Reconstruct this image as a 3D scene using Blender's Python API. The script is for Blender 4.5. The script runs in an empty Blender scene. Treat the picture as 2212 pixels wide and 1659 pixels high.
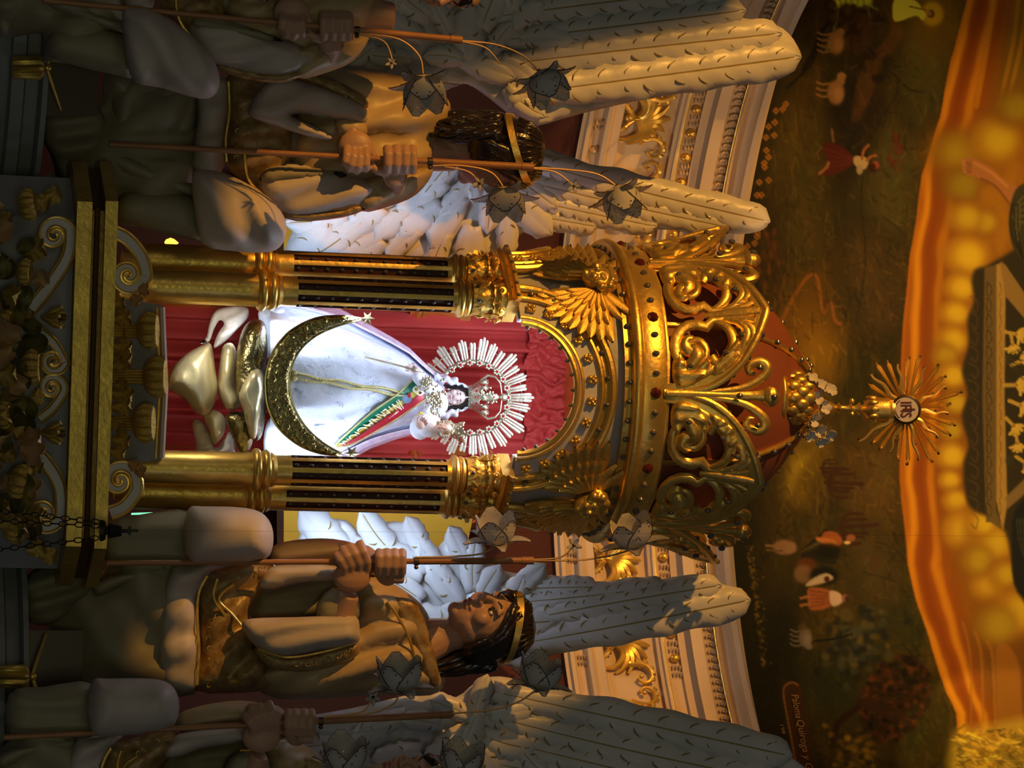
import bpy, bmesh, math, random
import numpy as np
from math import sin, cos, pi, radians, sqrt, atan2
from mathutils import Vector, Matrix, geometry, noise

random.seed(7); np.random.seed(7)
SC = bpy.context.scene
COL = SC.collection

# ------------------------------------------------------------------ camera
# the photograph lies on its side: the picture's right is the world's up
F, CX, CY = 7200.0, 1106.0, 829.5
TH, RO = radians(13.5), radians(1.9)
CAM = Vector((0, 0, 1.6))
FWD = Vector((0, cos(TH), sin(TH)))
U0 = Vector((0, -sin(TH), cos(TH)))
XW = Vector((1, 0, 0))
RC = XW * cos(RO) + U0 * sin(RO)
UC = U0 * cos(RO) - XW * sin(RO)
cd = bpy.data.cameras.new('camera')
cam = bpy.data.objects.new('camera', cd); COL.objects.link(cam)
cd.sensor_fit = 'HORIZONTAL'; cd.sensor_width = 36.0
cd.lens = F / 2212.0 * 36.0
cd.clip_start = 0.1; cd.clip_end = 100
cm = Matrix.Identity(4)
for i in range(3):
    cm[i][0] = UC[i]; cm[i][1] = -RC[i]; cm[i][2] = -FWD[i]; cm[i][3] = CAM[i]
cam.matrix_world = cm
SC.camera = cam

def W(px, py, Y):
    d = FWD + UC * ((px - CX) / F) + RC * ((py - CY) / F)
    return CAM + d * (Y / d.y)
def proj(P):
    d = P - CAM; w = d.dot(FWD)
    return CX + F * d.dot(UC) / w, CY + F * d.dot(RC) / w
def mpp(Y): return Y / cos(TH) / F
AY = 9.0                                  # axis of the baldachin and of the apse
AX = W(1106, 838, AY).x
def zf(px, r): return W(px, 838, AY - r).z  # height that shows at px on the front of a ring of radius r

# ------------------------------------------------------------------ world, lights, exposure
wd = bpy.data.worlds.new('world'); SC.world = wd; wd.use_nodes = True
bg = wd.node_tree.nodes['Background']
bg.inputs['Color'].default_value = (0.42, 0.42, 0.46, 1); bg.inputs['Strength'].default_value = 0.045
vs = SC.view_settings
vs.view_transform = 'Standard'; vs.look = 'None'; vs.gamma = 1.0; vs.exposure = 0.0; vs.use_curve_mapping = False
def lamp(kind, name, loc, target, energy, color, **kw):
    l = bpy.data.lights.new(name, kind); l.energy = energy; l.color = color
    for k, v in kw.items(): setattr(l, k, v)
    o = bpy.data.objects.new(name, l); COL.objects.link(o); o.location = loc
    if target is not None:
        o.rotation_euler = (Vector(target) - Vector(loc)).to_track_quat('-Z', 'Y').to_euler()
    return o
ctr = W(1106, 838, 9.0)
# late sun through a high window on the left of the nave (an added mask, built with the walls, shapes the beam)
SUNP = Vector((-5.0, 4.2, 6.75))
lamp('SPOT', 'window_sunbeam', SUNP, W(1100, 800, 9.0), 1700, (1.0, 0.46, 0.07), spot_size=radians(34), spot_blend=0.05, shadow_soft_size=0.03)
# soft fills added left and right behind the camera, for glints on the gold
lamp('AREA', 'glint_fill_left', (-4.5, 0.5, 5.5), W(1000, 700, 9.0), 18, (1.0, 0.86, 0.58), shape='RECTANGLE', size=0.9, size_y=2.6)
lamp('AREA', 'glint_fill_right', (4.5, 1.0, 4.0), W(500, 900, 9.0), 12, (0.84, 0.88, 1.0), shape='RECTANGLE', size=1.2, size_y=2.6)
lamp('AREA', 'low_front_fill', (0.6, -1.5, 1.9), W(400, 838, 9.0), 32, (0.95, 1.0, 0.52), shape='RECTANGLE', size=1.6, size_y=1.2)  # low fill added in front to lift the lower gilding
# warm lamps in the vault wash the mural
for sx in (-1, 1):
    lamp('AREA', 'vault_lamp', (AX + sx * 0.70, 9.25, W(2420, 838, 9.25).z), (AX + sx * 0.25, 10.45, W(1960, 838, 10.4).z), 3.4, (1.0, 0.62, 0.22), shape='RECTANGLE', size=0.4, size_y=0.2, spread=radians(110))
lamp('SPOT', 'host_fill_spot', (-1.6, 6.0, 6.2), W(1950, 884, 8.95), 70, (1.0, 0.72, 0.42), spot_size=radians(9), spot_blend=0.6, shadow_soft_size=0.05)  # spot added to brighten the host medallion
lamp('SPOT', 'cornice_fill_spot', (AX + 0.25, 7.9, W(2330, 838, 7.9).z), W(1480, 260, 10.2), 62, (1.0, 0.55, 0.20), spot_size=radians(20), spot_blend=0.5, shadow_soft_size=0.06)  # spot added to warm the left side of the cornice
lamp('SPOT', 'sun_patch', (-3.5, 3.0, 4.6), W(2150, 1625, 9.9), 1000, (1.0, 0.75, 0.25), spot_size=radians(4.4), spot_blend=0.25, shadow_soft_size=0.02)

# ------------------------------------------------------------------ materials
MATS = {}
def lin(c):
    return tuple(((x / 255.0) / 12.92 if x / 255.0 <= 0.04045 else ((x / 255.0 + 0.055) / 1.055) ** 2.4) for x in c)
def mat(name, c, rough=0.5, metal=0.0, bump=None, c2=None, nscale=8.0, coat=0.0, emis=None, sheen=0.0, trans=0.0, alpha=None, ior=1.45, spec=0.5):
    if name in MATS: return MATS[name]
    m = bpy.data.materials.new(name); m.use_nodes = True
    nt = m.node_tree; b = nt.nodes['Principled BSDF']
    b.inputs['Base Color'].default_value = (*c, 1)
    b.inputs['Roughness'].default_value = rough; b.inputs['Metallic'].default_value = metal
    b.inputs['Coat Weight'].default_value = coat; b.inputs['Specular IOR Level'].default_value = spec
    b.inputs['Transmission Weight'].default_value = trans; b.inputs['IOR'].default_value = ior
    if emis: b.inputs['Emission Color'].default_value = (*emis[0], 1); b.inputs['Emission Strength'].default_value = emis[1]
    if alpha is not None: b.inputs['Alpha'].default_value = alpha
    tc = nt.nodes.new('ShaderNodeTexCoord')
    if c2 is not None:
        n = nt.nodes.new('ShaderNodeTexNoise'); n.inputs['Scale'].default_value = nscale; n.inputs['Detail'].default_value = 5
        r = nt.nodes.new('ShaderNodeValToRGB'); r.color_ramp.elements[0].position = 0.35; r.color_ramp.elements[1].position = 0.68
        r.color_ramp.elements[0].color = (*c, 1); r.color_ramp.elements[1].color = (*c2, 1)
        nt.links.new(tc.outputs['Object'], n.inputs['Vector']); nt.links.new(n.outputs['Fac'], r.inputs['Fac'])
        nt.links.new(r.outputs['Color'], b.inputs['Base Color'])
    if bump:
        n2 = nt.nodes.new('ShaderNodeTexNoise'); n2.inputs['Scale'].default_value = bump[0]; n2.inputs['Detail'].default_value = 4
        bp = nt.nodes.new('ShaderNodeBump'); bp.inputs['Strength'].default_value = bump[1]; bp.inputs['Distance'].default_value = 0.004
        nt.links.new(tc.outputs['Object'], n2.inputs['Vector']); nt.links.new(n2.outputs['Fac'], bp.inputs['Height'])
        nt.links.new(bp.outputs['Normal'], b.inputs['Normal'])
    MATS[name] = m; return m
GOLD = mat('gold_leaf', (0.86, 0.58, 0.15), 0.36, 0.80, bump=(60, 0.3), c2=(0.70, 0.43, 0.09), nscale=14)
BRASS = mat('dull_gilding', (0.66, 0.44, 0.10), 0.42, 0.80, bump=(70, 0.4), c2=(0.44, 0.29, 0.07), nscale=10)  # second gold, darker and rougher than the leaf
DARKGOLD = mat('dark_bronze', (0.16, 0.09, 0.03), 0.4, 0.8, bump=(60, 0.3))
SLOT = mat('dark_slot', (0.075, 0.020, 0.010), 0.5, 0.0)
GLASSB = mat('dim_bulb_glass', (0.10, 0.09, 0.09), 0.12, 0.0, coat=0.6)
GEM = mat('dark_red_gem', (0.09, 0.012, 0.006), 0.12, 0.0, coat=0.8)
REDGEM = mat('red_stone', (0.35, 0.01, 0.015), 0.15, 0.0, coat=0.8)
GREY = mat('grey_plaster', (0.28, 0.27, 0.29), 0.7, 0.0, bump=(30, 0.2), c2=(0.22, 0.215, 0.235), nscale=4)
WHITEP = mat('white_enamel', (0.54, 0.52, 0.53), 0.55, 0.0, bump=(20, 0.1))
PINKP = mat('cream_stucco', (0.62, 0.47, 0.36), 0.6, 0.0, bump=(40, 0.15), c2=(0.55, 0.41, 0.31), nscale=6)
REDW = mat('dark_red_wall', (0.065, 0.009, 0.006), 0.8, 0.0, bump=(20, 0.2), c2=(0.045, 0.007, 0.006), nscale=3)
YELW = mat('yellow_wall', (0.80, 0.55, 0.08), 0.7, 0.0, bump=(40, 0.2))
BROWNW = mat('brown_wood', (0.05, 0.018, 0.010), 0.35, 0.0, coat=0.3)
REDDOME = mat('red_dome_paint', (0.30, 0.085, 0.04), 0.55, 0.0, bump=(30, 0.2), c2=(0.25, 0.07, 0.035), nscale=5)

# ------------------------------------------------------------------ mesh builders
ORG = {}
def org(o): return ORG.get(o.name, Vector((0, 0, 0))) if o is not None else Vector((0, 0, 0))
def tag(o, label=None, cat=None, group=None, kind=None):
    if label: o['label'] = label
    if cat: o['category'] = cat
    if group: o['group'] = group
    if kind: o['kind'] = kind
    return o
def empty(name, loc, label=None, cat=None, group=None, kind=None):
    o = bpy.data.objects.new(name, None); COL.objects.link(o); o.location = loc
    o.empty_display_size = 0.05
    ORG[o.name] = Vector(loc)
    return tag(o, label, cat, group, kind)
def link(me, name, parent=None, label=None):
    o = bpy.data.objects.new(name, me); COL.objects.link(o)
    if parent is not None: o.parent = parent; ORG[o.name] = org(parent)
    if label: o['label'] = label
    return o

class MB:
    def __init__(s): s.v = []; s.f = []; s.m = []
    def add(s, vs_, fs, mi=0):
        o = len(s.v); s.v.extend([tuple(p) for p in vs_]); s.f.extend([tuple(i + o for i in f) for f in fs]); s.m.extend([mi] * len(fs))
        return s
    def grid(s, P, mi=0, wrap=False):
        n = len(P); k = len(P[0]); fs = []
        for i in range(n - 1):
            for j in range(k if wrap else k - 1):
                j2 = (j + 1) % k
                fs.append((i * k + j, i * k + j2, (i + 1) * k + j2, (i + 1) * k + j))
        return s.add([p for r in P for p in r], fs, mi)
    def tube(s, pts, rad, n=8, mi=0, flat=None, caps=True):
        """swept round tube; flat=(vector, factor) squashes it along a direction"""
        pts = [Vector(p) for p in pts]; N = len(pts)
        if not hasattr(rad, '__len__'): rad = [rad] * N
        up = None; rings = []
        for i in range(N):
            t = (pts[min(i + 1, N - 1)] - pts[max(i - 1, 0)])
            if t.length < 1e-9: t = Vector((0, 0, 1))
            t.normalize()
            if up is None:
                up = t.orthogonal().normalized()
            up = (up - t * up.dot(t))
            if up.length < 1e-6: up = t.orthogonal()
            up.normalize(); b = t.cross(up)
            ring = []
            for j in range(n):
                a = 2 * pi * j / n
                d = (up * cos(a) + b * sin(a)) * rad[i]
                if flat: 
                    fv = flat[0]; d = d - fv * (d.dot(fv) * (1 - flat[1]))
                ring.append(pts[i] + d)
            rings.append(ring)
        o = len(s.v); s.grid(rings, mi, True)
        if caps:
            s.f.append(tuple(o + j for j in range(n))[::-1]); s.f.append(tuple(o + (N - 1) * n + j for j in range(n))); s.m += [mi, mi]
        return s
    def lathe(s, prof, n=24, c=(0, 0, 0), mi=0, a0=0, a1=2 * pi, caps=True):
        full = abs(a1 - a0 - 2 * pi) < 1e-6
        P = []
        for (r, z) in prof:
            P.append([(c[0] + r * cos(a0 + (a1 - a0) * j / n), c[1] + r * sin(a0 + (a1 - a0) * j / n), c[2] + z) for j in range(n if full else n + 1)])
        o = len(s.v); s.grid(P, mi, full)
        if full and caps:
            k = len(prof) - 1
            s.f.append(tuple(o + j for j in range(n))[::-1]); s.f.append(tuple(o + k * n + j for j in range(n))); s.m += [mi, mi]
        return s
    def ell(s, c, r, n=12, k=8, M=None, mi=0):
        if not hasattr(r, '__len__'): r = (r, r, r)
        c = Vector(c); P = []
        for i in range(1, k):
            th = pi * i / k
            row = []
            for j in range(n):
                a = 2 * pi * j / n
                q = Vector((r[0] * sin(th) * cos(a), r[1] * sin(th) * sin(a), r[2] * cos(th)))
                if M is not None: q = M @ q
                row.append(c + q)
            P.append(row)
        o = len(s.v); s.grid(P, mi, True)
        top = Vector((0, 0, r[2])); bot = -top
        if M is not None: top = M @ top; bot = M @ bot
        a = len(s.v); s.v += [tuple(c + top), tuple(c + bot)]
        for j in range(n):
            s.f.append((a, o + (j + 1) % n, o + j)); s.f.append((a + 1, o + (k - 2) * n + j, o + (k - 2) * n + (j + 1) % n)); s.m += [mi, mi]
        return s
    def box(s, c, h, M=None, mi=0):
        c = Vector(c); V = []
        for x in (-1, 1):
            for y in (-1, 1):
                for z in (-1, 1):
                    q = Vector((x * h[0], y * h[1], z * h[2]))
                    V.append(c + (M @ q if M is not None else q))
        return s.add(V, [(0, 1, 3, 2), (4, 6, 7, 5), (0, 4, 5, 1), (2, 3, 7, 6), (0, 2, 6, 4), (1, 5, 7, 3)], mi)
    def prism(s, poly, to3, t0, t1, mi=0):
        """polygon (u,v) extruded between depth t0 and t1 through to3(u,v,t)"""
        n = len(poly)
        V = [to3(u, v, t0) for u, v in poly] + [to3(u, v, t1) for u, v in poly]
        fs = [(i, (i + 1) % n, n + (i + 1) % n, n + i) for i in range(n)]
        tris = geometry.tessellate_polygon([[Vector((u, v, 0)) for u, v in poly]])
        fs += [tuple(t) for t in tris] + [tuple(n + i for i in t[::-1]) for t in tris]
        return s.add(V, fs, mi)
    def mesh(s, name, mats, off=None, smooth=True, fixn=True):
        me = bpy.data.meshes.new(name)
        v = s.v if off is None else [(p[0] - off[0], p[1] - off[1], p[2] - off[2]) for p in s.v]
        me.from_pydata(v, [], s.f)
        for m in (mats if isinstance(mats, (list, tuple)) else [mats]): me.materials.append(m)
        me.polygons.foreach_set('material_index', s.m)
        if fixn:
            b = bmesh.new(); b.from_mesh(me); bmesh.ops.recalc_face_normals(b, faces=b.faces); b.to_mesh(me); b.free()
        if smooth:
            me.polygons.foreach_set('use_smooth', [True] * len(me.polygons))
            if smooth != 'all': me.set_sharp_from_angle(angle=radians(42))
        me.update(); return me
    def build(s, name, mats, parent=None, smooth=True, label=None, world=True, fixn=True):
        return link(s.mesh(name, mats, org(parent) if world else None, smooth, fixn), name, parent, label)

def crom(pts, k=6, closed=False):
    """Catmull-Rom through points (tuples of any length)"""
    P = [np.array(p, float) for p in pts]; n = len(P); out = []
    rng = range(n) if closed else range(n - 1)
    for i in rng:
        if closed: a, b, c, d = P[i - 1], P[i], P[(i + 1) % n], P[(i + 2) % n]
        else: a, b, c, d = P[max(i - 1, 0)], P[i], P[i + 1], P[min(i + 2, n - 1)]
        for j in range(k):
            t = j / k
            out.append(0.5 * ((2 * b) + (c - a) * t + (2 * a - 5 * b + 4 * c - d) * t * t + (3 * b - a - 3 * c + d) * t ** 3))
    if not closed: out.append(P[-1])
    return [tuple(float(x) for x in p) for p in out]

def poly_resample(poly, step):
    out = []
    n = len(poly)
    for i in range(n):
        a = np.array(poly[i]); b = np.array(poly[(i + 1) % n]); L = np.linalg.norm(b - a); k = max(1, int(round(L / step)))
        for j in range(k): out.append(tuple(a + (b - a) * j / k))
    return out
def inside(poly, x, y):
    P = np.array(poly); c = np.zeros(len(x), bool); j = len(P) - 1
    for i in range(len(P)):
        xi, yi = P[i]; xj, yj = P[j]
        if yi != yj:
            c ^= ((yi > y) != (yj > y)) & (x < (xj - xi) * (y - yi) / (yj - yi) + xi)
        j = i
    return c
def dist_poly(poly, x, y):
    P = np.array(poly); d = np.full(len(x), 1e9)
    for i in range(len(P)):
        a = P[i]; b = P[(i + 1) % len(P)]; ab = b - a; L = (ab ** 2).sum() + 1e-12
        t = np.clip(((x - a[0]) * ab[0] + (y - a[1]) * ab[1]) / L, 0, 1)
        d = np.minimum(d, (x - a[0] - t * ab[0]) ** 2 + (y - a[1] - t * ab[1]) ** 2)
    return np.sqrt(d)
def pillow(poly, Y, tf=0.05, tb=0.05, R=40, step=7, fold=None, depth=None, smooth=3, to3=None, mb=None, mi=0, jitter=0.25, minback=0.0):
    """a rounded solid with the given outline (pixels at depth Y): front bulge tf, back bulge tb (metres),
       fold(px,py)->metres adds carved folds, depth(px,py)->metres bends the whole body"""
    if smooth: poly = crom(poly, smooth, True)
    poly = poly_resample(poly, step)
    B = np.array(poly)
    x0, y0 = B.min(0); x1, y1 = B.max(0)
    gx, gy = np.meshgrid(np.arange(x0 + step / 2, x1, step), np.arange(y0 + step / 2, y1, step)); gx = gx.ravel(); gy = gy.ravel()
    gx = gx + (np.random.rand(len(gx)) - .5) * step * jitter; gy = gy + (np.random.rand(len(gy)) - .5) * step * jitter
    ins = inside(poly, gx, gy); gx, gy = gx[ins], gy[ins]
    if len(gx):
        d = dist_poly(poly, gx, gy); k = d > step * 0.45; gx, gy = gx[k], gy[k]
    pts = [Vector(p) for p in poly] + [Vector((a, b)) for a, b in zip(gx, gy)]
    nb = len(poly)
    r = geometry.delaunay_2d_cdt(pts, [(i, (i + 1) % nb) for i in range(nb)], [], 1, 1e-4)
    vc = np.array([tuple(v) for v in r[0]]); tris = [t for t in r[2]]
    d = dist_poly(poly, vc[:, 0], vc[:, 1])
    t = np.clip(d / R, 0, 1); pr = np.sqrt(np.clip(1 - (1 - t) ** 2, 0, 1))
    edge = d < 1e-3 * step
    fo = fold(vc[:, 0], vc[:, 1]) * np.clip(d / (0.3 * R), 0, 1) if fold else 0 * d
    dp = depth(vc[:, 0], vc[:, 1]) if depth else 0 * d
    yf = Y + dp - tf * pr - fo; yb = Y + dp + tb * pr + minback
    T = to3 or W
    n = len(vc)
    V = [tuple(T(vc[i, 0], vc[i, 1], yf[i])) for i in range(n)]
    back = {}; 
    for i in range(n):
        if edge[i] and minback == 0: back[i] = i
        else: back[i] = len(V); V.append(tuple(T(vc[i, 0], vc[i, 1], yb[i])))
    fs = [tuple(q) for q in tris] + [tuple(back[i] for i in q[::-1]) for q in tris]
    if minback:
        from collections import Counter
        ec = Counter()
        for q in tris:
            for a, b in ((q[0], q[1]), (q[1], q[2]), (q[2], q[0])): ec[tuple(sorted((a, b)))] += 1
        for (a, b), c in ec.items():
            if c == 1: fs.append((a, b, back[b], back[a]))
    m = mb or MB(); m.add(V, fs, mi); return m

def blob(parts, voxel, name, mats, parent=None, smooth_it=6, disp=None):
    """closed shapes fused into one continuous skin"""
    me = parts.mesh('tmp', mats, None, False)
    o = bpy.data.objects.new('tmp', me); COL.objects.link(o)
    r = o.modifiers.new('r', 'REMESH'); r.mode = 'VOXEL'; r.voxel_size = voxel
    s = o.modifiers.new('s', 'SMOOTH'); s.factor = 0.5; s.iterations = smooth_it
    dg = bpy.context.evaluated_depsgraph_get(); e = o.evaluated_get(dg)
    m2 = bpy.data.meshes.new_from_object(e)
    bpy.data.objects.remove(o); bpy.data.meshes.remove(me)
    off = org(parent)
    m2.name = name
    m2.transform(Matrix.Translation(-off))
    m2.polygons.foreach_set('use_smooth', [True] * len(m2.polygons))
    m2.materials.clear()
    for m in (mats if isinstance(mats, (list, tuple)) else [mats]): m2.materials.append(m)
    return link(m2, name, parent)
def copy_at(src, parent, M, name=None):
    o = src.copy(); COL.objects.link(o); o.parent = parent; o.matrix_local = M
    if name: o.name = name
    return o
def inst(me, name, parent, M):
    o = bpy.data.objects.new(name, me); COL.objects.link(o); o.parent = parent; o.matrix_local = M; ORG[o.name] = org(parent)
    return o
def frame(z, x=None, loc=(0, 0, 0), s=1.0):
    """matrix whose z axis is z and whose x axis is close to x"""
    z = Vector(z).normalized(); x = Vector(x) if x is not None else z.orthogonal()
    x = (x - z * x.dot(z)); x = x.normalized() if x.length > 1e-6 else z.orthogonal().normalized()
    y = z.cross(x)
    if not hasattr(s, '__len__'): s = (s, s, s)
    return Matrix(((x[0] * s[0], y[0] * s[1], z[0] * s[2], loc[0]), (x[1] * s[0], y[1] * s[1], z[1] * s[2], loc[1]), (x[2] * s[0], y[2] * s[1], z[2] * s[2], loc[2]), (0, 0, 0, 1)))
def leaf_mesh(name, mats, L=1.0, w=0.45, lobes=4, curl=0.5, cup=0.15, nu=14, nv=7, thick=0.05, veins=0.03):
    """acanthus leaf along +z, face towards -y, tip curling to -y"""
    P = []; Q = []
    for i in range(nu + 1):
        u = i / nu
        env = w * (sin(pi * min(1, u * 0.92 + 0.08)) ** 0.6) * (1 - 0.25 * u)
        lob = 1 - 0.28 * abs(sin(lobes * pi * u)) if lobes else 1
        hw = env * (lob if 0.04 < u < 0.97 else 1) * 0.5 + 0.004
        a = curl * pi * max(0, u - 0.55) / 0.45
        z = u * L if u < 0.55 else 0.55 * L + 0.45 * L * (sin(a) / (curl * pi) if curl > 0 else u - .55)
        y = 0 if u < 0.55 else -0.45 * L * ((1 - cos(a)) / (curl * pi) if curl > 0 else 0)
        row = []; rq = []
        for j in range(nv):
            v = -1 + 2 * j / (nv - 1)
            d = -cup * L * (1 - v * v) * (1 - u * 0.5) + veins * L * (j % 2)
            row.append((v * hw * L * 2, y + d, z)); rq.append((v * hw * L * 2, y + d + thick * L * (1 - v * v * 0.7), z))
        P.append(row); Q.append(rq)
    m = MB(); m.grid(P); m.grid(Q)
    k = nv; o2 = (nu + 1) * nv
    ed = [i * k for i in range(nu + 1)] + [nu * k + j for j in range(1, k)] + [i * k + k - 1 for i in range(nu - 1, -1, -1)] + [j for j in range(k - 2, 0, -1)]
    for a, b in zip(ed, ed[1:] + ed[:1]): m.f.append((a, b, o2 + b, o2 + a)); m.m.append(0)
    return m.mesh(name, mats)
# ================================================================== the apse: walls, cornice, painted half dome
RW = 1.52
def ringz(px, py, r):
    """height of a level ring of radius r (around the apse axis, far side) that shows at px,py"""
    Y = AY + sqrt(max(0.01, r * r - (W(px, py, 10.0).x - AX) ** 2))
    for _ in range(3):
        x = W(px, py, Y).x - AX; Y = AY + sqrt(max(0.01, r * r - x * x))
    return W(px, py, Y).z
PYR = 326
zc0 = ringz(1245, PYR, 1.50)
def apse(prof, mats, name, n=160, a0=radians(-2), a1=radians(160), mi=None, kind='structure'):
    m = MB(); m.lathe([(r, z) for r, z in prof], n, (AX, AY, 0), 0, a0, a1)
    o = m.build(name, mats); o['kind'] = kind; return o
zlow = zf(-260, -1.0)
apse([(RW, zlow), (RW, zc0 + 0.02)], REDW, 'wall_apse')
# ---- cornice profile, from below to the lip (radius, picture row it shows at)
CP = [(1.515, 1245), (1.50, 1246), (1.50, 1257), (1.485, 1259), (1.485, 1268), (1.505, 1270), (1.505, 1293), (1.49, 1294), (1.475, 1298), (1.47, 1306), (1.485, 1311),
      (1.485, 1312), (1.48, 1331), (1.51, 1333), (1.51, 1447), (1.49, 1449), (1.485, 1458), (1.475, 1460), (1.475, 1466), (1.49, 1470), (1.49, 1496), (1.475, 1498), (1.47, 1526),
      (1.435, 1527), (1.43, 1552), (1.445, 1554), (1.445, 1579), (1.42, 1580), (1.41, 1584), (1.43, 1592), (1.42, 1604), (1.39, 1616), (1.375, 1620), (1.365, 1632), (1.52, 1640)]
CZ = {}
prof = []
for r, p in CP:
    z = ringz(p, PYR, r); prof.append((r, z)); CZ[p] = (r, z)
cor = apse(prof, PINKP, 'trim_1')
tag(cor, 'cream stucco cornice with gilded carvings running round the apse')
def czm(p0, p1): return (CZ[p0][1] + CZ[p1][1]) / 2
def on_ring(r, phi, z): return Vector((AX + r * sin(phi), AY + r * cos(phi), z))
def ringM(r, phi, z, s=1.0, tilt=0):
    """frame on the far wall: x along the wall to the right, y away from the viewer, z up"""
    M = Matrix.Translation(on_ring(r, phi, z)) @ Matrix.Rotation(-phi, 4, 'Z') @ Matrix.Rotation(tilt, 4, 'Y')
    return M @ Matrix.Scale(s, 4)
# gilded palmettes and scrolls of the frieze
def palmette():
    m = MB()
    for k in range(-5, 6):
        a = k * 0.30; L = 0.070 * (1 - 0.035 * abs(k))
        pts = []
        for i in range(10):
            u = i / 9; b = a * (0.55 + 0.85 * u * u)
            pts.append((sin(b) * L * u * 1.05, -0.004 - 0.011 * sin(pi * u), cos(b) * L * u))
        m.tube(pts, [0.0028 + 0.0058 * sin(pi * min(1, 0.12 + 0.86 * i / 9)) for i in range(10)], 6, flat=(Vector((0, 1, 0)), 0.8))
    m.ell((0, -0.008, -0.014), (0.010, 0.008, 0.010)); m.ell((0, -0.008, 0.0), (0.006, 0.008, 0.014))
    for s in (-1, 1):
        for k in range(3):
            m.tube([(s * 0.003, -0.008, -0.004), (s * (0.012 + 0.006 * k), -0.012, -0.016 - 0.004 * k), (s * (0.022 + 0.008 * k), -0.006, -0.012 - 0.012 * k)], [0.004, 0.005, 0.002], 6)
    return m.mesh('palmette', GOLD)
def scroll_leaf(sx):
    m = MB(); pts = []
    for i in range(30):
        t = i / 29; a = -0.6 + 4.9 * t; r = 0.036 * (1 - 0.72 * t)
        pts.append((sx * (0.030 - r * cos(a) + 0.0), -0.010, 0.046 + r * sin(a)))
    pre = [(sx * 0.0, -0.006, -0.016), (sx * -0.010, -0.009, 0.0)]
    P = [Vector(p) for p in pre] + [Vector(p) for p in pts]
    m.tube(P, [0.003, 0.006] + [0.0075 * (1 - 0.6 * i / 29) for i in range(30)], 6)
    for i in range(2, 20, 3):
        c = P[i]; d = (P[i] - Vector((sx * 0.030, -0.010, 0.046))).normalized()
        m.tube([c, c + d * 0.010 + Vector((0, -0.006, -0.004)), c + d * 0.020 + Vector((0, -0.002, -0.012))], [0.006, 0.006, 0.0015], 6, flat=(Vector((0, 1, 0)), 0.6))
    m.ell((sx * 0.031, -0.012, 0.044), 0.006)
    return m.mesh('scroll_leaf', GOLD)
PAL = palmette(); SCL = scroll_leaf(-1); SCR = scroll_leaf(1)
ORN = mat('carved_stucco', (0.50, 0.36, 0.26), 0.6, 0.0)
zfz = czm(1333, 1447) - 0.028
for k in range(-7, 8):
    ph = radians(k * 11.4 - 24.2 + 0.0)
    if abs(ph) > radians(78): continue
    inst(PAL, 'palmette', cor, ringM(1.505, ph, zfz - 0.022, 1.6))
    for me, s in ((SCL, -1), (SCR, 1)): inst(me, 'scroll_leaf', cor, ringM(1.505, ph + s * radians(2.9), zfz - 0.012, 1.35))
mb = MB(); mb.ell((0, -0.006, 0), (0.015, 0.013, 0.016), 12, 8); BALL = mb.mesh('gilded_ball', GOLD)
mb = MB()
for s in (-1, 1):
    for k in range(3):
        mb.tube([(s * 0.004, -0.003, -0.012 + 0.012 * k), (s * 0.012, -0.008, -0.008 + 0.010 * k), (s * 0.022, -0.002, -0.012 + 0.012 * k)], [0.002, 0.0045, 0.002], 5)
LFS = mb.mesh('carved_leaf', ORN)
mb = MB(); mb.tube([(0.009 * cos(a), -0.004, 0.012 * sin(a)) for a in np.linspace(0.5, 2 * pi - 0.9, 10)], [0.0045] * 9 + [0.002], 6); mb.ell((0, -0.002, 0), (0.005, 0.005, 0.006), 8, 6)
EGG = mb.mesh('egg_moulding', ORN)
mb = MB(); mb.ell((0, -0.003, 0), 0.011, 10, 6); mb.tube([(0.014 * cos(a), -0.002, 0.014 * sin(a)) for a in np.linspace(0, 2 * pi, 13)], 0.003, 5)
ROS = mb.mesh('stucco_rosette', ORN)
for k in range(-16, 17):
    ph = radians(k * 3.45 - 20.3)
    inst(BALL, 'gilded_ball', cor, ringM(1.485, ph, czm(1470, 1496)))
    inst(LFS, 'carved_leaf', cor, ringM(1.485, ph + radians(1.72), czm(1470, 1496)))
    inst(ROS if k % 2 else LFS, 'stucco_rosette' if k % 2 else 'carved_leaf', cor, ringM(1.50, ph, czm(1270, 1293), 0.85))
for k in range(-54, 55):
    inst(EGG, 'egg_moulding', cor, ringM(1.44, radians(k * 1.12 + 0.2), czm(1554, 1579), 0.95))
mb = MB()
for p, r, rr in ((1552, 1.436, 0.0025), (1466, 1.476, 0.003), (1580, 1.418, 0.003)):
    mb.tube([on_ring(r, radians(a), CZ[p][1]) for a in range(-75, 76, 3)], rr, 6)
mb.build('gilded_fillet', GOLD, cor)

# ---- niche behind the baldachin: a lit yellow panel with a dark frame
YB = 10.36
mb = MB(); 
mb.prism([(612, 455), (1004, 455), (1030, 600), (1045, 838), (1030, 1080), (998, 1230), (606, 1230)], lambda u, v, t: W(u, v, t), YB, YB + 0.05)
nw = mb.build('wall_niche', YELW, smooth=False); nw['kind'] = 'structure'
mb = MB()
for u0, u1, v0, v1 in ((598, 613, 430, 1250), (300, 600, 430, 452), (300, 600, 1215, 1250)):
    mb.prism([(u0, v0), (u1, v0), (u1, v1), (u0, v1)], lambda u, v, t: W(u, v, t), YB - 0.05, YB + 0.05)
o = mb.build('trim_2', BROWNW, smooth=False); o['kind'] = 'structure'
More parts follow.
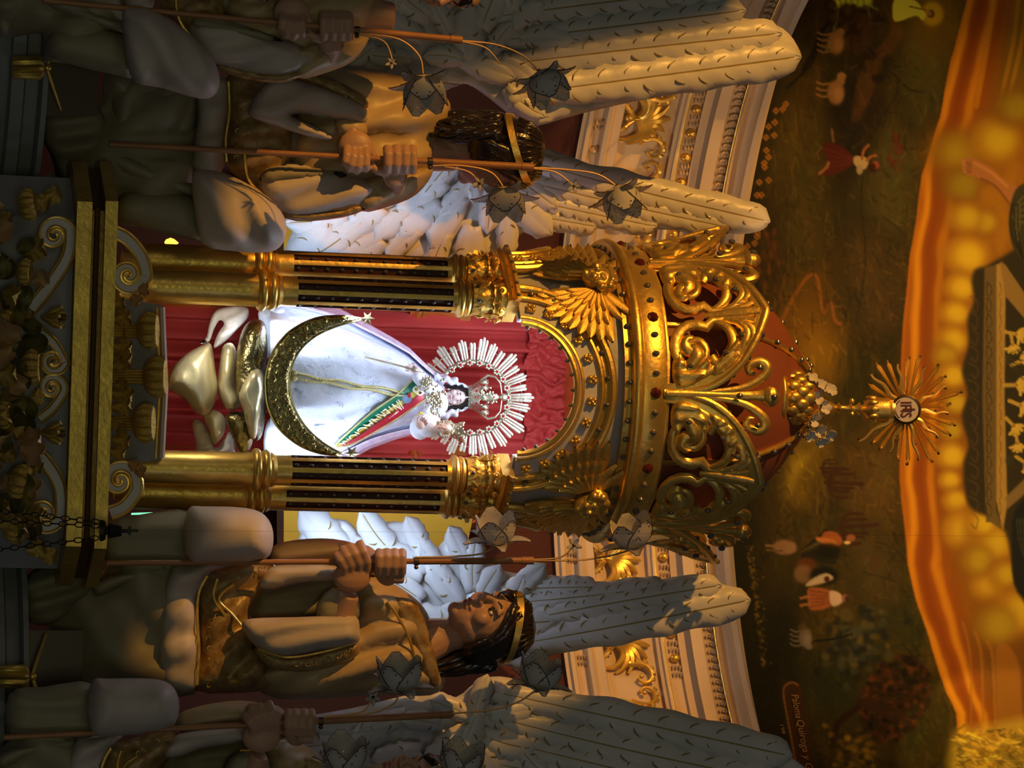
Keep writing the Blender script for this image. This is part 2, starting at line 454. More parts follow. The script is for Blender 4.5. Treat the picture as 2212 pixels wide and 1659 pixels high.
# lamps of the niche: two tubes behind the columns and one warm bulb low on the left
for py in (572, 1108):
    lamp('AREA', 'niche_tube_light', W(740, py, 8.95), W(830, py + (-95 if py < 800 else 95), 9.27), 1.25, (0.56, 0.72, 1.0), shape='RECTANGLE', size=0.05, size_y=0.4, spread=radians(85))
lamp('POINT', 'niche_yellow_light', W(800, 838, 9.95), None, 9.0, (1.0, 0.92, 0.7), shadow_soft_size=0.1)

# ---- unseen mask added on the left; its opening is cut to shape the sunbeam
wn = (W(1100, 800, 9.0) - SUNP).normalized(); wx = wn.cross(Vector((0, 0, 1))).normalized(); wy = wx.cross(wn); wo = SUNP + wn * 2.4
def on_mask(px, py, Y):
    d = W(px, py, Y) - SUNP; p = SUNP + d * (2.4 / d.dot(wn)) - wo; return (p.dot(wx), p.dot(wy))
hole = [(-.10, -.275), (-.14, -.19), (-.19, -.06), (-.235, .09), (-.52, .18), (-.52, .42), (.10, .42), (.12, .26), (.15, .17), (.235, .05), (.25, -.10), (.24, -.235), (.165, -.245), (.155, -.09), (.0, -.09), (.0, -.24), (.04, -.26), (.04, -.345), (-.03, -.34), (-.07, -.28)]
m = MB(); outer = [(-1.5, -1.5), (-1.5, 1.5), (1.5, 1.5), (1.5, -1.5)]
def w3(u, v, t): return wo + wx * u + wy * v + wn * t
tri = geometry.tessellate_polygon([[Vector((u, v, 0)) for u, v in outer], [Vector((u, v, 0)) for u, v in hole]])
allp = outer + hole
m.add([w3(u, v, 0) for u, v in allp], [tuple(t) for t in tri]); m.add([w3(u, v, -.06) for u, v in allp], [tuple(t) for t in tri])
o = m.build('sunbeam_mask', GREY, smooth=False, fixn=False); o['kind'] = 'structure'  # added only to cut the beam, not a wall of the nave

# ------------------------------------------------------------------ painted half dome
ZL = CZ[1632][1]
PX0, PX1, PY0, PY1, PST = 1560, 2262, -70, 1740, 2.0
cxs = np.arange(PX0, PX1, PST); cys = np.arange(PY0, PY1, PST)
GX, GY = np.meshgrid(cxs, cys)
CV = np.zeros(GX.shape + (3,))
def vnoise(sx, sy, seed, oct_=3):
    rs = np.random.RandomState(seed); out = np.zeros(GX.shape); amp = 1; tot = 0
    for o in range(oct_):
        fx, fy = sx / 2 ** o, sy / 2 ** o
        g = rs.rand(int((PY1 - PY0) / fy) + 3, int((PX1 - PX0) / fx) + 3)
        u = (GX - PX0) / fx; v = (GY - PY0) / fy; i = v.astype(int); j = u.astype(int); a = v - i; b = u - j
        a = a * a * (3 - 2 * a); b = b * b * (3 - 2 * b)
        out += amp * (g[i, j] * (1 - a) * (1 - b) + g[i + 1, j] * a * (1 - b) + g[i, j + 1] * (1 - a) * b + g[i + 1, j + 1] * a * b); tot += amp; amp *= 0.55
    return out / tot
def mix(mask, c):
    CV[:] = CV * (1 - mask[..., None]) + np.array(c, float) * mask[..., None]
def sub(x0, x1, y0, y1):
    j0 = max(0, int((x0 - PX0) / PST)); j1 = min(len(cxs), int((x1 - PX0) / PST) + 2); i0 = max(0, int((y0 - PY0) / PST)); i1 = min(len(cys), int((y1 - PY0) / PST) + 2)
    return slice(i0, max(i0, i1)), slice(j0, max(j0, j1))
def pmix(sl, m, c): 
    CV[sl] = CV[sl] * (1 - m[..., None]) + np.array(c, float) * m[..., None]
def ppoly(poly, c, soft=2.0, alpha=1.0, sm=4, tex=0.0):
    if sm: poly = crom(poly, sm, True)
    B = np.array(poly); sl = sub(B[:, 0].min() - soft * 2, B[:, 0].max() + soft * 2, B[:, 1].min() - soft * 2, B[:, 1].max() + soft * 2)
    x = GX[sl].ravel(); y = GY[sl].ravel()
    if not len(x): return
    d = dist_poly(poly, x, y); i = inside(poly, x, y)
    m = np.clip(0.5 + np.where(i, d, -d) / (2 * soft), 0, 1).reshape(GX[sl].shape) * alpha
    if tex: m = m * (1 - tex + tex * NA[sl])
    pmix(sl, m, c)
def pblob(cx, cy, rx, ry, c, alpha=1.0, hard=1.0, ang=0.0):
    R = max(rx, ry) * 2.2; sl = sub(cx - R, cx + R, cy - R, cy + R)
    x = GX[sl] - cx; y = GY[sl] - cy
    u = (x * cos(ang) + y * sin(ang)) / rx; v = (-x * sin(ang) + y * cos(ang)) / ry
    q = np.sqrt(u * u + v * v); m = alpha * np.clip(1 / (1 + np.exp((q - 1) * 6 * hard)), 0, 1)
    pmix(sl, m, c)
def pline(pts, w, c, alpha=1.0, sm=4):
    if sm and len(pts) > 2: pts = crom(pts, sm)
    B = np.array([p[:2] for p in pts]); sl = sub(B[:, 0].min() - w * 2, B[:, 0].max() + w * 2, B[:, 1].min() - w * 2, B[:, 1].max() + w * 2)
    x = GX[sl]; y = GY[sl]
    if not x.size: return
    d = np.full(x.shape, 1e9)
    for a, b in zip(B[:-1], B[1:]):
        ab = b - a; L = (ab ** 2).sum() + 1e-9; t = np.clip(((x - a[0]) * ab[0] + (y - a[1]) * ab[1]) / L, 0, 1)
        d = np.minimum(d, (x - a[0] - t * ab[0]) ** 2 + (y - a[1] - t * ab[1]) ** 2)
    pmix(sl, np.clip(w / 2 + 0.8 - np.sqrt(d), 0, 1) * alpha, c)
NA = vnoise(60, 110, 1, 4); NB = vnoise(26, 140, 2, 3); NC = vnoise(140, 200, 3, 3); ND = vnoise(9, 22, 4, 2)
HZ = np.array([(-80, 2098), (0, 2088), (127, 2053), (253, 2029), (295, 2015), (380, 1989), (464, 1979), (548, 1964), (700, 1949), (900, 1942), (1037, 1943), (1129, 1952), (1220, 1960), (1312, 1983), (1403, 2012), (1495, 2042), (1541, 2065), (1760, 2082)])
hz = np.interp(GY, HZ[:, 0], HZ[:, 1]) + (NB - .5) * 6
# land
CV[:] = (60, 42, 13)
mix(np.clip((NC - .45) * 4, 0, 1) * .8, (78, 54, 14)); mix(np.clip((NA - .5) * 4, 0, 1) * .7, (44, 38, 12)); mix(np.clip((NB - .55) * 4, 0, 1) * .6, (84, 58, 18))
mix(np.clip((ND - .55) * 4, 0, 1) * .25, (100, 68, 22))
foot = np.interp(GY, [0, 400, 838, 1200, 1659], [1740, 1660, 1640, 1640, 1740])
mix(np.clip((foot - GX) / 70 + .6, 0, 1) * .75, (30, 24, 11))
for a in [(1905, 130, 70, 40, (40, 30, 14)), (1880, 240, 60, 34, (66, 42, 20)), (1830, 250, 30, 70, (28, 24, 14)), (1940, 330, 60, 40, (84, 64, 24)), (1900, 420, 70, 60, (72, 56, 20)), (1960, 230, 40, 80, (66, 50, 18)),
          (1830, 480, 40, 60, (50, 40, 18)), (1900, 560, 50, 60, (76, 52, 18)), (1760, 640, 60, 80, (110, 66, 14)), (1740, 720, 70, 60, (128, 78, 14)), (1770, 780, 40, 60, (150, 96, 16)), (1840, 640, 50, 60, (66, 48, 16)),
          (1690, 420, 30, 110, (52, 40, 12)), (1670, 560, 26, 90, (60, 38, 14)), (1850, 1200, 60, 70, (74, 52, 18)), (1900, 1260, 50, 80, (66, 48, 18)), (1700, 1250, 40, 90, (58, 42, 14)), (1690, 1380, 40, 90, (26, 22, 12)),
          (1940, 1340, 50, 50, (48, 44, 18)), (1800, 1480, 60, 70, (44, 40, 18)), (1880, 1000, 60, 70, (92, 58, 18)), (1890, 1090, 50, 40, (96, 62, 20))]:
    pblob(a[0], a[1], a[2], a[3], a[4], 0.75, 0.6)
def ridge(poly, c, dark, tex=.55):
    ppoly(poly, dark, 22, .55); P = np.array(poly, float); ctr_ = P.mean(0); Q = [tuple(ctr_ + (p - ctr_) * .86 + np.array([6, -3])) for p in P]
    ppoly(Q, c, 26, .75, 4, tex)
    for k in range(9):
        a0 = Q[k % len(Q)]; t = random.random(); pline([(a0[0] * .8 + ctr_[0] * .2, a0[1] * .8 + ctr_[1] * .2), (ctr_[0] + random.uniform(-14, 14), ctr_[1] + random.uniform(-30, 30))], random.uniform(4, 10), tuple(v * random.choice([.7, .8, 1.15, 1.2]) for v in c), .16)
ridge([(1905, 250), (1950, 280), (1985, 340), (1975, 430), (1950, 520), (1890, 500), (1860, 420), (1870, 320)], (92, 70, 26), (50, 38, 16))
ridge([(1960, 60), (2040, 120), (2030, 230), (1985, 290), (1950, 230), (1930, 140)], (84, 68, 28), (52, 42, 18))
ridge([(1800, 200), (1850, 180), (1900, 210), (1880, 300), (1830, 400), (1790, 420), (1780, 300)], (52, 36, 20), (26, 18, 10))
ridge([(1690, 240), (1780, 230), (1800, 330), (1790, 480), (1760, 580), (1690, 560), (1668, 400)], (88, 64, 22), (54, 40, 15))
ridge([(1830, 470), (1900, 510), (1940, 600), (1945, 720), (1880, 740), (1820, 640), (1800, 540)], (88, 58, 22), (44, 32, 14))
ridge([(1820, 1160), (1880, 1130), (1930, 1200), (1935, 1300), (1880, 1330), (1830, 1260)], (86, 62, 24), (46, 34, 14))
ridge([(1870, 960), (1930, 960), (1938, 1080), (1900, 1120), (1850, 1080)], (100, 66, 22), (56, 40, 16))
for k in range(60):
    y = random.uniform(230, 700); x = random.uniform(1660, 1800); pline([(x, y), (x + random.uniform(-6, 6), y + random.uniform(20, 60))], random.uniform(1.5, 4), random.choice([(108, 78, 26), (46, 36, 14), (70, 56, 18)]), .35)
for k in range(50):
    x = random.uniform(1840, 1990); y = random.uniform(80, 700); pline([(x, y), (x + random.uniform(-24, -8), y + random.uniform(-10, 18))], random.uniform(1.5, 4), random.choice([(112, 84, 34), (40, 30, 13), (66, 52, 20)]), .4)
for cy_, ph in ((860, 0), (540, 1), (470, 2), (1170, 3), (1240, 4)):
    pline([(1890 + 20 * sin(ph), cy_), (1930, cy_ + 14), (1955, cy_ + 40)], 3, (40, 30, 12), .5)
ppoly([(1690, 960), (1760, 920), (1790, 960), (1780, 1010), (1760, 1050), (1745, 1090), (1700, 1075), (1690, 1010)], (150, 102, 18), 22, .7, 4, .5)
ppoly([(1725, 980), (1745, 985), (1735, 1010), (1715, 1040), (1700, 1075), (1705, 1010)], (190, 144, 30), 12, .6, 4, .4)
pline([(1690, 690), (1715, 640), (1745, 598), (1765, 600), (1775, 660), (1783, 675), (1795, 655), (1803, 690), (1815, 700)], 7, (136, 74, 22), .9)
pline([(1850, 700), (1870, 560), (1860, 420), (1880, 300), (1940, 200)], 3, (40, 32, 14), .6)
pline([(1990, 200), (1960, 190), (1930, 160)], 4, (40, 30, 12), .6)
ppoly([(1910, 20), (1925, 60), (1900, 100), (1870, 130), (1850, 190), (1840, 260), (1862, 250), (1890, 190), (1905, 130), (1930, 110), (1950, 60)], (88, 52, 20), 4, .8)
ppoly([(1862, 10), (1890, 40), (1880, 80), (1850, 120), (1830, 60)], (70, 40, 16), 4, .8)
ppoly([(1790, -20), (1875, -20), (1882, 12), (1868, 22), (1842, 8), (1830, 28), (1812, 10)], (168, 160, 34), 3, .95)
for k in range(6): pline([(1806 + k * 13, -20), (1808 + k * 13, 6 + (k % 3) * 7)], 3, (206, 196, 60), .8)
pline([(1812, 20), (1800, 70), (1785, 110)], 5, (120, 120, 60), .6)
for cx_, cy_, r in ((1828, 27, 17), (1822, 62, 15), (1795, 40, 13), (1850, 60, 12), (1790, 14, 12)):
    pblob(cx_, cy_, r, r * 1.15, (46, 28, 12), .9, 1.6); pblob(cx_ + 5, cy_ - 3, r * .5, r * .6, (88, 60, 22), .7, 1)
for cx_, cy_ in ((1872, 20), (1900, 40), (1880, 120), (1895, 170)): pblob(cx_, cy_, 14, 9, (36, 22, 12), .8, 1.2)
# brushwork: short strokes that pick up and vary the colour beneath them
rb_ = random.Random(12)
def brush(n, x0, x1, y0, y1, L, w, var, alpha, ang):
    for _ in range(n):
        x = rb_.uniform(x0, x1); y = rb_.uniform(y0, y1); i = int((y - PY0) / PST); j = int((x - PX0) / PST)
        if not (0 <= i < len(cys) and 0 <= j < len(cxs)): continue
        c = CV[i, j] * (1 + rb_.uniform(-var, var)); a = ang + rb_.gauss(0, .5); l = L * rb_.uniform(.5, 1.3)
        pline([(x, y), (x + l * cos(a), y + l * sin(a))], w * rb_.uniform(.6, 1.4), tuple(np.clip(c, 0, 255)), alpha, 0)
brush(2200, 1620, 2090, 0, 1659, 22, 4.5, .40, .38, 1.35)
brush(1000, 1620, 2060, 0, 1659, 14, 2.5, .5, .4, .3)
# figure in white with a halo
pblob(2010, 36, 60, 70, (150, 100, 14), .7, .4)
pblob(2014, 30, 24, 26, (196, 140, 20), .85, 2)
ppoly([(1931, 2), (1942, -6), (1978, 2), (1994, 22), (2000, 34), (1992, 44), (1978, 34), (1934, 47), (1928, 20)], (206, 176, 44), 1.5, 1, 3)
pline([(1965, 14), (2002, 22)], 2.5, (110, 70, 14)); pblob(2011, 30, 8, 9, (104, 62, 20), 1, 2.5); pblob(2007, 29, 5, 5, (160, 100, 40), 1, 2.5)
# sheep and path on the left
pline([(1735, 150), (1760, 105), (1770, 75), (1790, 50)], 8, (24, 20, 12), .8); pline([(1780, 70), (1750, 140), (1700, 190)], 5, (22, 20, 14), .8)
def sheep(cx, cy, s, c, legs=4, flip=1):
    pblob(cx, cy, 17 * s, 24 * s, c, 1, 2.2); pblob(cx + 9 * s, cy - flip * 22 * s, 9 * s, 8 * s, c, 1, 2.2)
    pblob(cx + 5 * s, cy + 4, 8 * s, 14 * s, tuple(min(255, v * 1.25) for v in c), .6, 1.2)
    for k in range(legs):
        y = cy + (-18 + 12 * k) * s; pline([(cx - 10 * s, y), (cx - 26 * s, y + 2), (cx - 38 * s, y - 3)], 3.5 * s, tuple(v * .9 for v in c))
sheep(1806, 92, 1.05, (140, 92, 42)); sheep(1806, 200, 1.1, (142, 92, 46), 3); pblob(1818, 165, 10, 9, (150, 98, 48), 1, 2)
sheep(1740, 1378, 0.85, (110, 86, 60), 4, -1)
# girl in a red skirt
ppoly([(1776, 318), (1792, 308), (1820, 318), (1846, 340), (1846, 352), (1812, 374), (1778, 378), (1788, 352)], (84, 32, 20), 1.5, 1, 3)
for k in range(4): pline([(1782 + k * 2, 322 + 14 * k), (1842, 342 + 3 * k)], 1.8, (110, 48, 26), .7)
ppoly([(1846, 338), (1870, 340), (1876, 352), (1866, 366), (1846, 356)], (176, 130, 76), 1.2); pblob(1857, 366, 7, 11, (158, 120, 70), 1, 2)
pline([(1862, 343), (1866, 325), (1876, 314)], 5, (150, 82, 40)); pline([(1872, 346), (1882, 338), (1892, 336)], 5, (150, 82, 40))
pblob(1890, 357, 9, 9, (146, 66, 36), 1, 2.4); pblob(1884, 362, 8, 10, (56, 26, 14), .9, 2)
pline([(1770, 375), (1785, 362), (1790, 352)], 6, (150, 86, 42)); pline([(1775, 318), (1765, 330), (1770, 345)], 3, (110, 70, 30)); pline([(1800, 305), (1797, 280)], 5, (116, 76, 34))
# shrubs, rocks and flowers by the cornice
for k in range(26):
    y = 215 + k * 15.5 + random.uniform(-12, 12); x = np.interp(y, [0, 326, 560, 838], [1722, 1642, 1606, 1592]) + random.uniform(4, 34)
    for q in range(4): pblob(x + 4 * cos(q * 1.6), y + 4 * sin(q * 1.6), 3.2, 3.2, (146, 88, 28), .8, 2)
    pblob(x, y, 2.2, 2.2, (70, 36, 14), .9, 2)
for k in range(120):
    y = random.uniform(1180, 1440); x = np.interp(y, [1180, 1440], [1612, 1645]) + abs(random.gauss(0, 9)); pblob(x, y, 2.6, 2.6, random.choice([(120, 84, 26), (92, 66, 20), (60, 44, 16)]), .8, 2)
for cx_, cy_, s in ((1935, 300, 14), (1945, 320, 11), (1930, 350, 15)): 
    for k in range(14): pblob(cx_ + random.gauss(0, s * .5), cy_ + random.gauss(0, s * .6), 4, 4, random.choice([(104, 44, 24), (84, 40, 20)]), .7, 1.5)
for k in range(40): pblob(1660 + random.gauss(0, 14), 560 + random.gauss(0, 46), 4, 9, random.choice([(110, 60, 22), (96, 50, 18), (70, 44, 16)]), .5, 1.2)
# cacti
def cactus(cx, cy, s, lean=0.0):
    c = (62, 34, 16)
    pline([(cx, cy), (cx + 85 * s, cy + lean)], 8 * s, c)
    for k, (h, w_) in enumerate(((20, 20), (30, -18), (12, 34), (16, -30), (34, 12))):
        pline([(cx + 6 * s, cy + lean * .1), (cx + 12 * s, cy + w_ * .7 * s), (cx + 26 * s, cy + w_ * s), (cx + (40 + h * .7) * s, cy + w_ * s)], 6 * s, c)
cactus(1772, 1012, .62); cactus(1783, 1042, .95, 4); cactus(1810, 1140, 1.0, -6)
# agave, donkey, people on the right
for k in range(9):
    a = -0.9 + k * 0.22; pline([(1735, 1190 + k * 3), (1790 + 18 * cos(a * 2), 1185 + 60 * a * .7 + k * 2)], 9, random.choice([(54, 42, 20), (38, 30, 16), (84, 62, 26)]), .9)
ppoly([(1700, 1180), (1716, 1172), (1720, 1190), (1702, 1196)], (130, 86, 50)); pblob(1694, 1182, 24, 16, (140, 92, 54), .9, 2); pline([(1655, 1178), (1690, 1180)], 4, (130, 84, 46)); pline([(1656, 1188), (1690, 1190)], 4, (100, 66, 36))
ppoly([(1780, 1150), (1806, 1150), (1820, 1170), (1800, 1185), (1775, 1172)], (150, 74, 30)); ppoly([(1765, 1160), (1800, 1166), (1806, 1176), (1768, 1170)], (176, 96, 36)); pblob(1838, 1162, 10, 8, (140, 76, 36), 1, 2); pblob(1830, 1172, 7, 4, (210, 150, 80), 1, 2)
pblob(1790, 1190, 26, 16, (30, 24, 12), .9, 1.5); pblob(1742, 1222, 22, 18, (92, 46, 18), .95, 2); pblob(1735, 1240, 20, 20, (120, 80, 44), .9, 2); pblob(1780, 1244, 30, 20, (24, 20, 12), .95, 1.6)
ppoly([(1755, 1250), (1785, 1238), (1800, 1250), (1770, 1262), (1740, 1266)], (176, 134, 90)); pblob(1786, 1251, 6, 6, (70, 30, 14), 1, 2)
ppoly([(1748, 1270), (1790, 1274), (1798, 1290), (1790, 1312), (1752, 1318), (1745, 1296)], (150, 76, 34)); 
for k in range(5): pline([(1750, 1276 + 9 * k), (1792, 1282 + 5 * k)], 2, (108, 52, 22), .8)
ppoly([(1794, 1276), (1815, 1282), (1820, 1300), (1800, 1310), (1792, 1296)], (190, 140, 96)); pblob(1826, 1292, 8, 8, (140, 84, 48), 1, 2); pblob(1830, 1294, 5, 8, (60, 34, 24), .9, 2)
for y in (1292, 1308): pline([(1730, y), (1750, y - 4)], 5, (150, 84, 40))
# trees
for k in range(150):
    pblob(random.gauss(1850, 34), random.gauss(1385, 34), random.uniform(5, 12), random.uniform(5, 12), random.choice([(44, 42, 30), (70, 60, 34), (30, 28, 20), (96, 70, 30)]), .6, 1.2)
pline([(1760, 1385), (1800, 1380), (1840, 1370)], 4, (24, 20, 12)); 
for k in range(420):
    a = random.uniform(0, 2 * pi); r = sqrt(random.random()); pblob(1935 + 72 * r * cos(a) - 0.25 * 85 * r * sin(a), 1510 + 92 * r * sin(a), random.uniform(4, 10), random.uniform(4, 10), random.choice([(46, 26, 12), (70, 34, 14), (28, 20, 10), (92, 46, 16), (40, 30, 12)]), .7, 1.3)
pline([(1800, 1600), (1812, 1560), (1850, 1530), (1860, 1515)], 13, (46, 26, 12)); 
for k in range(9): pline([(1858, 1515 + k), (1890 + 5 * k, 1500 + 7 * k), (1945 + 3 * k, 1495 + 9 * k)], 3.5, (56, 32, 14), .9)
for k in range(200): pblob(random.gauss(1845, 22), random.gauss(1650, 40), 7, 6, random.choice([(150, 100, 20), (60, 44, 16), (36, 28, 12), (110, 70, 16)]), .5, 1.2)
# scroll with the signature
ppoly([(1694, 1478), (1728, 1478), (1738, 1530), (1752, 1600), (1762, 1700), (1726, 1700), (1712, 1610), (1700, 1530)], (66, 36, 16), 2, .85)
pline([(1724, 1480), (1712, 1474), (1698, 1480), (1692, 1496), (1700, 1545), (1712, 1610), (1724, 1680)], 3, (138, 80, 36), .9)
# sky: streaks above the hills, then banks of cloud
sk = np.clip((GX - hz) / 3, 0, 1); dsk = GX - hz
mix(sk, (150, 66, 6))
st = np.sin(dsk / 8.5 + (NC - .5) * 5 + 0.6 * np.sin(GY / 160)); mix(sk * np.clip(st, 0, 1) * np.clip(1.25 - dsk / 130, 0, 1), (214, 122, 14)); mix(sk * np.clip(-st - .2, 0, 1) * np.clip(1 - dsk / 130, 0, 1) * .7, (118, 42, 4))
edge = sk * np.clip(1 - dsk / 18, 0, 1); mix(edge * .8, (200, 104, 10))
mix(np.clip((dsk - 75) / 40, 0, 1) * .9, (132, 72, 10)); mix(np.clip((dsk - 75) / 40, 0, 1) * np.clip((NA - .45) * 4, 0, 1) * .8, (160, 94, 14))
mix(np.clip((GY - 1330) / 60, 0, 1) * np.clip((dsk - 60) / 60, 0, 1) * .75, (92, 48, 10))
mix(np.clip((250 - GY) / 80, 0, 1) * np.clip((dsk - 90) / 30, 0, 1) * .7, (120, 84, 14))
for k in range(5): pline([(2150 + 18 * k, -40), (2135 + 18 * k, 90), (2110 + 16 * k, 230)], 9, random.choice([(206, 120, 14), (150, 66, 6)]), .55)
def cloud(cx, cy, r, b=1.0):
    pblob(cx - r * .25, cy, r * 1.05, r * 1.1, (120, 60, 8), .55, .8)
    pblob(cx, cy, r, r * .95, (186 * b, 118 * b, 16 * b), .9, 1.2); pblob(cx + r * .18, cy + r * .02, r * .62, r * .6, (216 * b, 158 * b, 24 * b), .9, .8)
for c in ((2065, 330, 52, .78), (2150, 300, 52, .9), (2190, 230, 40, .7), (2075, 400, 40, .7), (2125, 480, 28, .85), (2083, 471, 36, .9), (2085, 553, 46, 1), (2072, 622, 34, 1), (2060, 678, 32, 1), (2055, 735, 34, .98), (2040, 770, 28, .85), (2055, 812, 30, .98),
          (2062, 870, 26, .9), (2052, 930, 26, .85), (2052, 985, 32, 1), (2050, 1038, 24, 1), (2062, 1082, 27, 1), (2080, 1145, 44, 1), (2140, 1175, 46, .92), (2120, 1130, 30, .95), (2135, 1262, 40, .95), (2195, 1320, 50, .9), (2110, 1210, 36, .8), (2170, 1240, 30, .85), (2150, 1350, 46, .75)):
    cloud(*c)
ppoly([(2100, 598), (2130, 575), (2280, 575), (2280, 1300), (2205, 1290), (2188, 1225), (2172, 1150), (2140, 1120), (2098, 1098), (2084, 1060), (2082, 1000), (2092, 960), (2078, 900), (2090, 850), (2078, 800), (2092, 745), (2090, 690), (2104, 650)], (46, 34, 16), 5, .97)
for k in range(14):
    y = 640 + k * 36; pline([(2096 + 6 * sin(k), y), (2112, y + 12), (2108, y + 34), (2098, y + 24)], 3, (92, 62, 24), .5)
ppoly([(2150, 1410), (2168, 1388), (2196, 1420), (2206, 1480), (2212, 1700), (2160, 1700), (2152, 1500)], (146, 80, 16), 4, .8)
for k in range(3): pline([(2080 + 26 * k, 1345 + 20 * k), (2096 + 24 * k, 1420), (2098 + 26 * k, 1560)], 6, (156, 88, 18), .6)
# timber frame, lilies, cloth and a foot
ppoly([(2127, 578), (2152, 572), (2152, 1100), (2166, 1146), (2140, 1128), (2130, 1128), (2122, 860)], (100, 70, 28), 1.5, 1, 0)
ppoly([(2152, 572), (2166, 566), (2172, 640), (2170, 860), (2176, 1090), (2166, 1148), (2152, 1080)], (160, 110, 40), 1.5, 1, 0)
ppoly([(2160, 566), (2172, 572), (2300, 760), (2300, 790), (2172, 640)], (136, 92, 36), 1.5, 1, 0); ppoly([(2172, 1074), (2290, 960), (2290, 1000), (2176, 1100)], (120, 84, 36), 1.5, 1, 0)
for k in range(15):
    y = 610 + k * 34; pline([(2133, y), (2140, y + 8), (2142, y + 22), (2135, y + 30), (2131, y + 18), (2133, y)], 1.6, (54, 34, 14), .8); pline([(2160, y), (2163, y + 16), (2159, y + 30)], 1.5, (104, 66, 22), .8)
ppoly([(2200, 1090), (2300, 1060), (2300, 1310), (2200, 1280), (2186, 1180)], (26, 24, 18), 3, .95)
for k in range(4): pline([(2196 + 5 * k, 1120), (2204 + 5 * k, 1180), (2230, 1240)], 2.5, (62, 54, 28), .7)
def lily(cx, cy, a, s=1.0):
    for k in range(5):
        b = a + (k - 2) * .5; pline([(cx, cy), (cx + 12 * s * cos(b), cy + 12 * s * sin(b)), (cx + 20 * s * cos(b + .2), cy + 20 * s * sin(b + .2))], 6 * s, (200, 146, 44), .95)
    pline([(cx, cy), (cx - 24 * s * cos(a), cy - 24 * s * sin(a))], 7 * s, (180, 128, 38), .95); pblob(cx, cy, 3, 3, (150, 90, 24), 1, 2)
for c in ((2196, 722, .2, 1), (2188, 745, 1.4, .9), (2196, 832, 0, 1.1), (2205, 876, .4, 1.1), (2190, 920, .8, 1), (2198, 958, 1.4, .9), (2206, 780, -.4, 1), (2215, 1000, .6, 1)): lily(*c)
for k in range(6): pline([(2172, 770 + 2 * k), (2190, 760 + 8 * k), (2212, 750 + 14 * k)], 2, (60, 50, 22), .8); pline([(2172, 990 + 2 * k), (2190, 980 + 6 * k)], 2, (60, 50, 22), .6)
ppoly([(2079, 346), (2086, 341), (2104, 343), (2120, 350), (2142, 362), (2170, 388), (2200, 405), (2240, 440), (2205, 470), (2176, 436), (2150, 404), (2122, 388), (2098, 380), (2084, 374)], (158, 88, 34), 1.5, 1, 3)
for k in range(5): pblob(2082 + k * .8, 348 + 6.2 * k, 4.5, 3.3, (176, 100, 44), 1, 2.2); pline([(2081, 351 + 6.2 * k), (2098, 351 + 5 * k)], 1.2, (96, 46, 18), .8)
pline([(2105, 352), (2140, 372), (2175, 402)], 6, (190, 114, 46), .6); pline([(2120, 386), (2150, 402), (2180, 440)], 5, (104, 54, 20), .6)
ppoly([(2186, 430), (2212, 396), (2300, 380), (2300, 640), (2205, 560), (2180, 500)], (58, 46, 20), 2, 1)
for k in range(5): pline([(2188 + 3 * k, 470 + 12 * k), (2205, 430 + 12 * k), (2230, 420 + 20 * k)], 4, (104, 82, 34), .6)
for k in range(3): pline([(2186 + 6 * k, 440), (2184 + 8 * k, 500), (2210, 560)], 3, (28, 22, 12), .7)
# gilded ground low on the right, its sunlit patch painted into the colour
ppoly([(2060, 1592), (2130, 1566), (2300, 1560), (2300, 1760), (2068, 1760)], (196, 140, 36), 12, .9, 4, .35)
for k in range(120): pblob(random.uniform(2065, 2250), random.uniform(1585, 1740), random.uniform(3, 16), 2.2, random.choice([(226, 176, 70), (160, 100, 20), (190, 130, 30)]), .6, 1.5, random.uniform(-.5, .5))
brush(500, 2066, 2212, 1575, 1659, 16, 4, .35, .6, .2)
LM_ = (dsk < 0)[..., None]
CV = np.clip(np.where(LM_, 48 + (CV - 52) * 1.12, CV), 2, 250)
CVL = np.where(CV / 255 <= 0.04045, CV / 255 / 12.92, ((CV / 255 + 0.055) / 1.055) ** 2.4)
CVL = np.clip(CVL * np.array([1.5, 2.0, 3.0]) * np.where(dsk > 0, 0.80, 0.84)[..., None], 0, 0.95)
# half dome mesh
zs0 = ZL - 0.06; nz = 330; na = 760
zmax = ZL + 1.25
Am = np.linspace(radians(-64), radians(66), na); Zm = np.linspace(zs0, zmax, nz)
AA, ZZ = np.meshgrid(Am, Zm)
rr = np.sqrt(np.clip(1.55 ** 2 - np.clip(ZZ - ZL, 0, None) ** 2 * 0.75, 0.05, None))
VX = AX + rr * np.sin(AA); VY = AY + rr * np.cos(AA)
dx, dy, dz = VX, VY, ZZ - CAM.z
w_ = dx * FWD.x + dy * FWD.y + dz * FWD.z
ppx = CX + F * (dx * UC.x + dy * UC.y + dz * UC.z) / w_; ppy = CY + F * (dx * RC.x + dy * RC.y + dz * RC.z) / w_
fi = np.clip((ppy - PY0) / PST, 0, len(cys) - 1.001); fj = np.clip((ppx - PX0) / PST, 0, len(cxs) - 1.001)
i0 = fi.astype(int); j0 = fj.astype(int); a_ = (fi - i0)[..., None]; b_ = (fj - j0)[..., None]
COLR = CVL[i0, j0] * (1 - a_) * (1 - b_) + CVL[i0 + 1, j0] * a_ * (1 - b_) + CVL[i0, j0 + 1] * (1 - a_) * b_ + CVL[i0 + 1, j0 + 1] * a_ * b_
verts = np.stack([VX, VY, ZZ], -1).reshape(-1, 3)
idx = np.arange(nz * na).reshape(nz, na)
quads = np.stack([idx[:-1, :-1], idx[1:, :-1], idx[1:, 1:], idx[:-1, 1:]], -1).reshape(-1, 4)
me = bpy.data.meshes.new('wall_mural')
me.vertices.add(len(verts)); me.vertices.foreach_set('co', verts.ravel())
me.loops.add(quads.size); me.loops.foreach_set('vertex_index', quads.ravel().astype(np.int32))
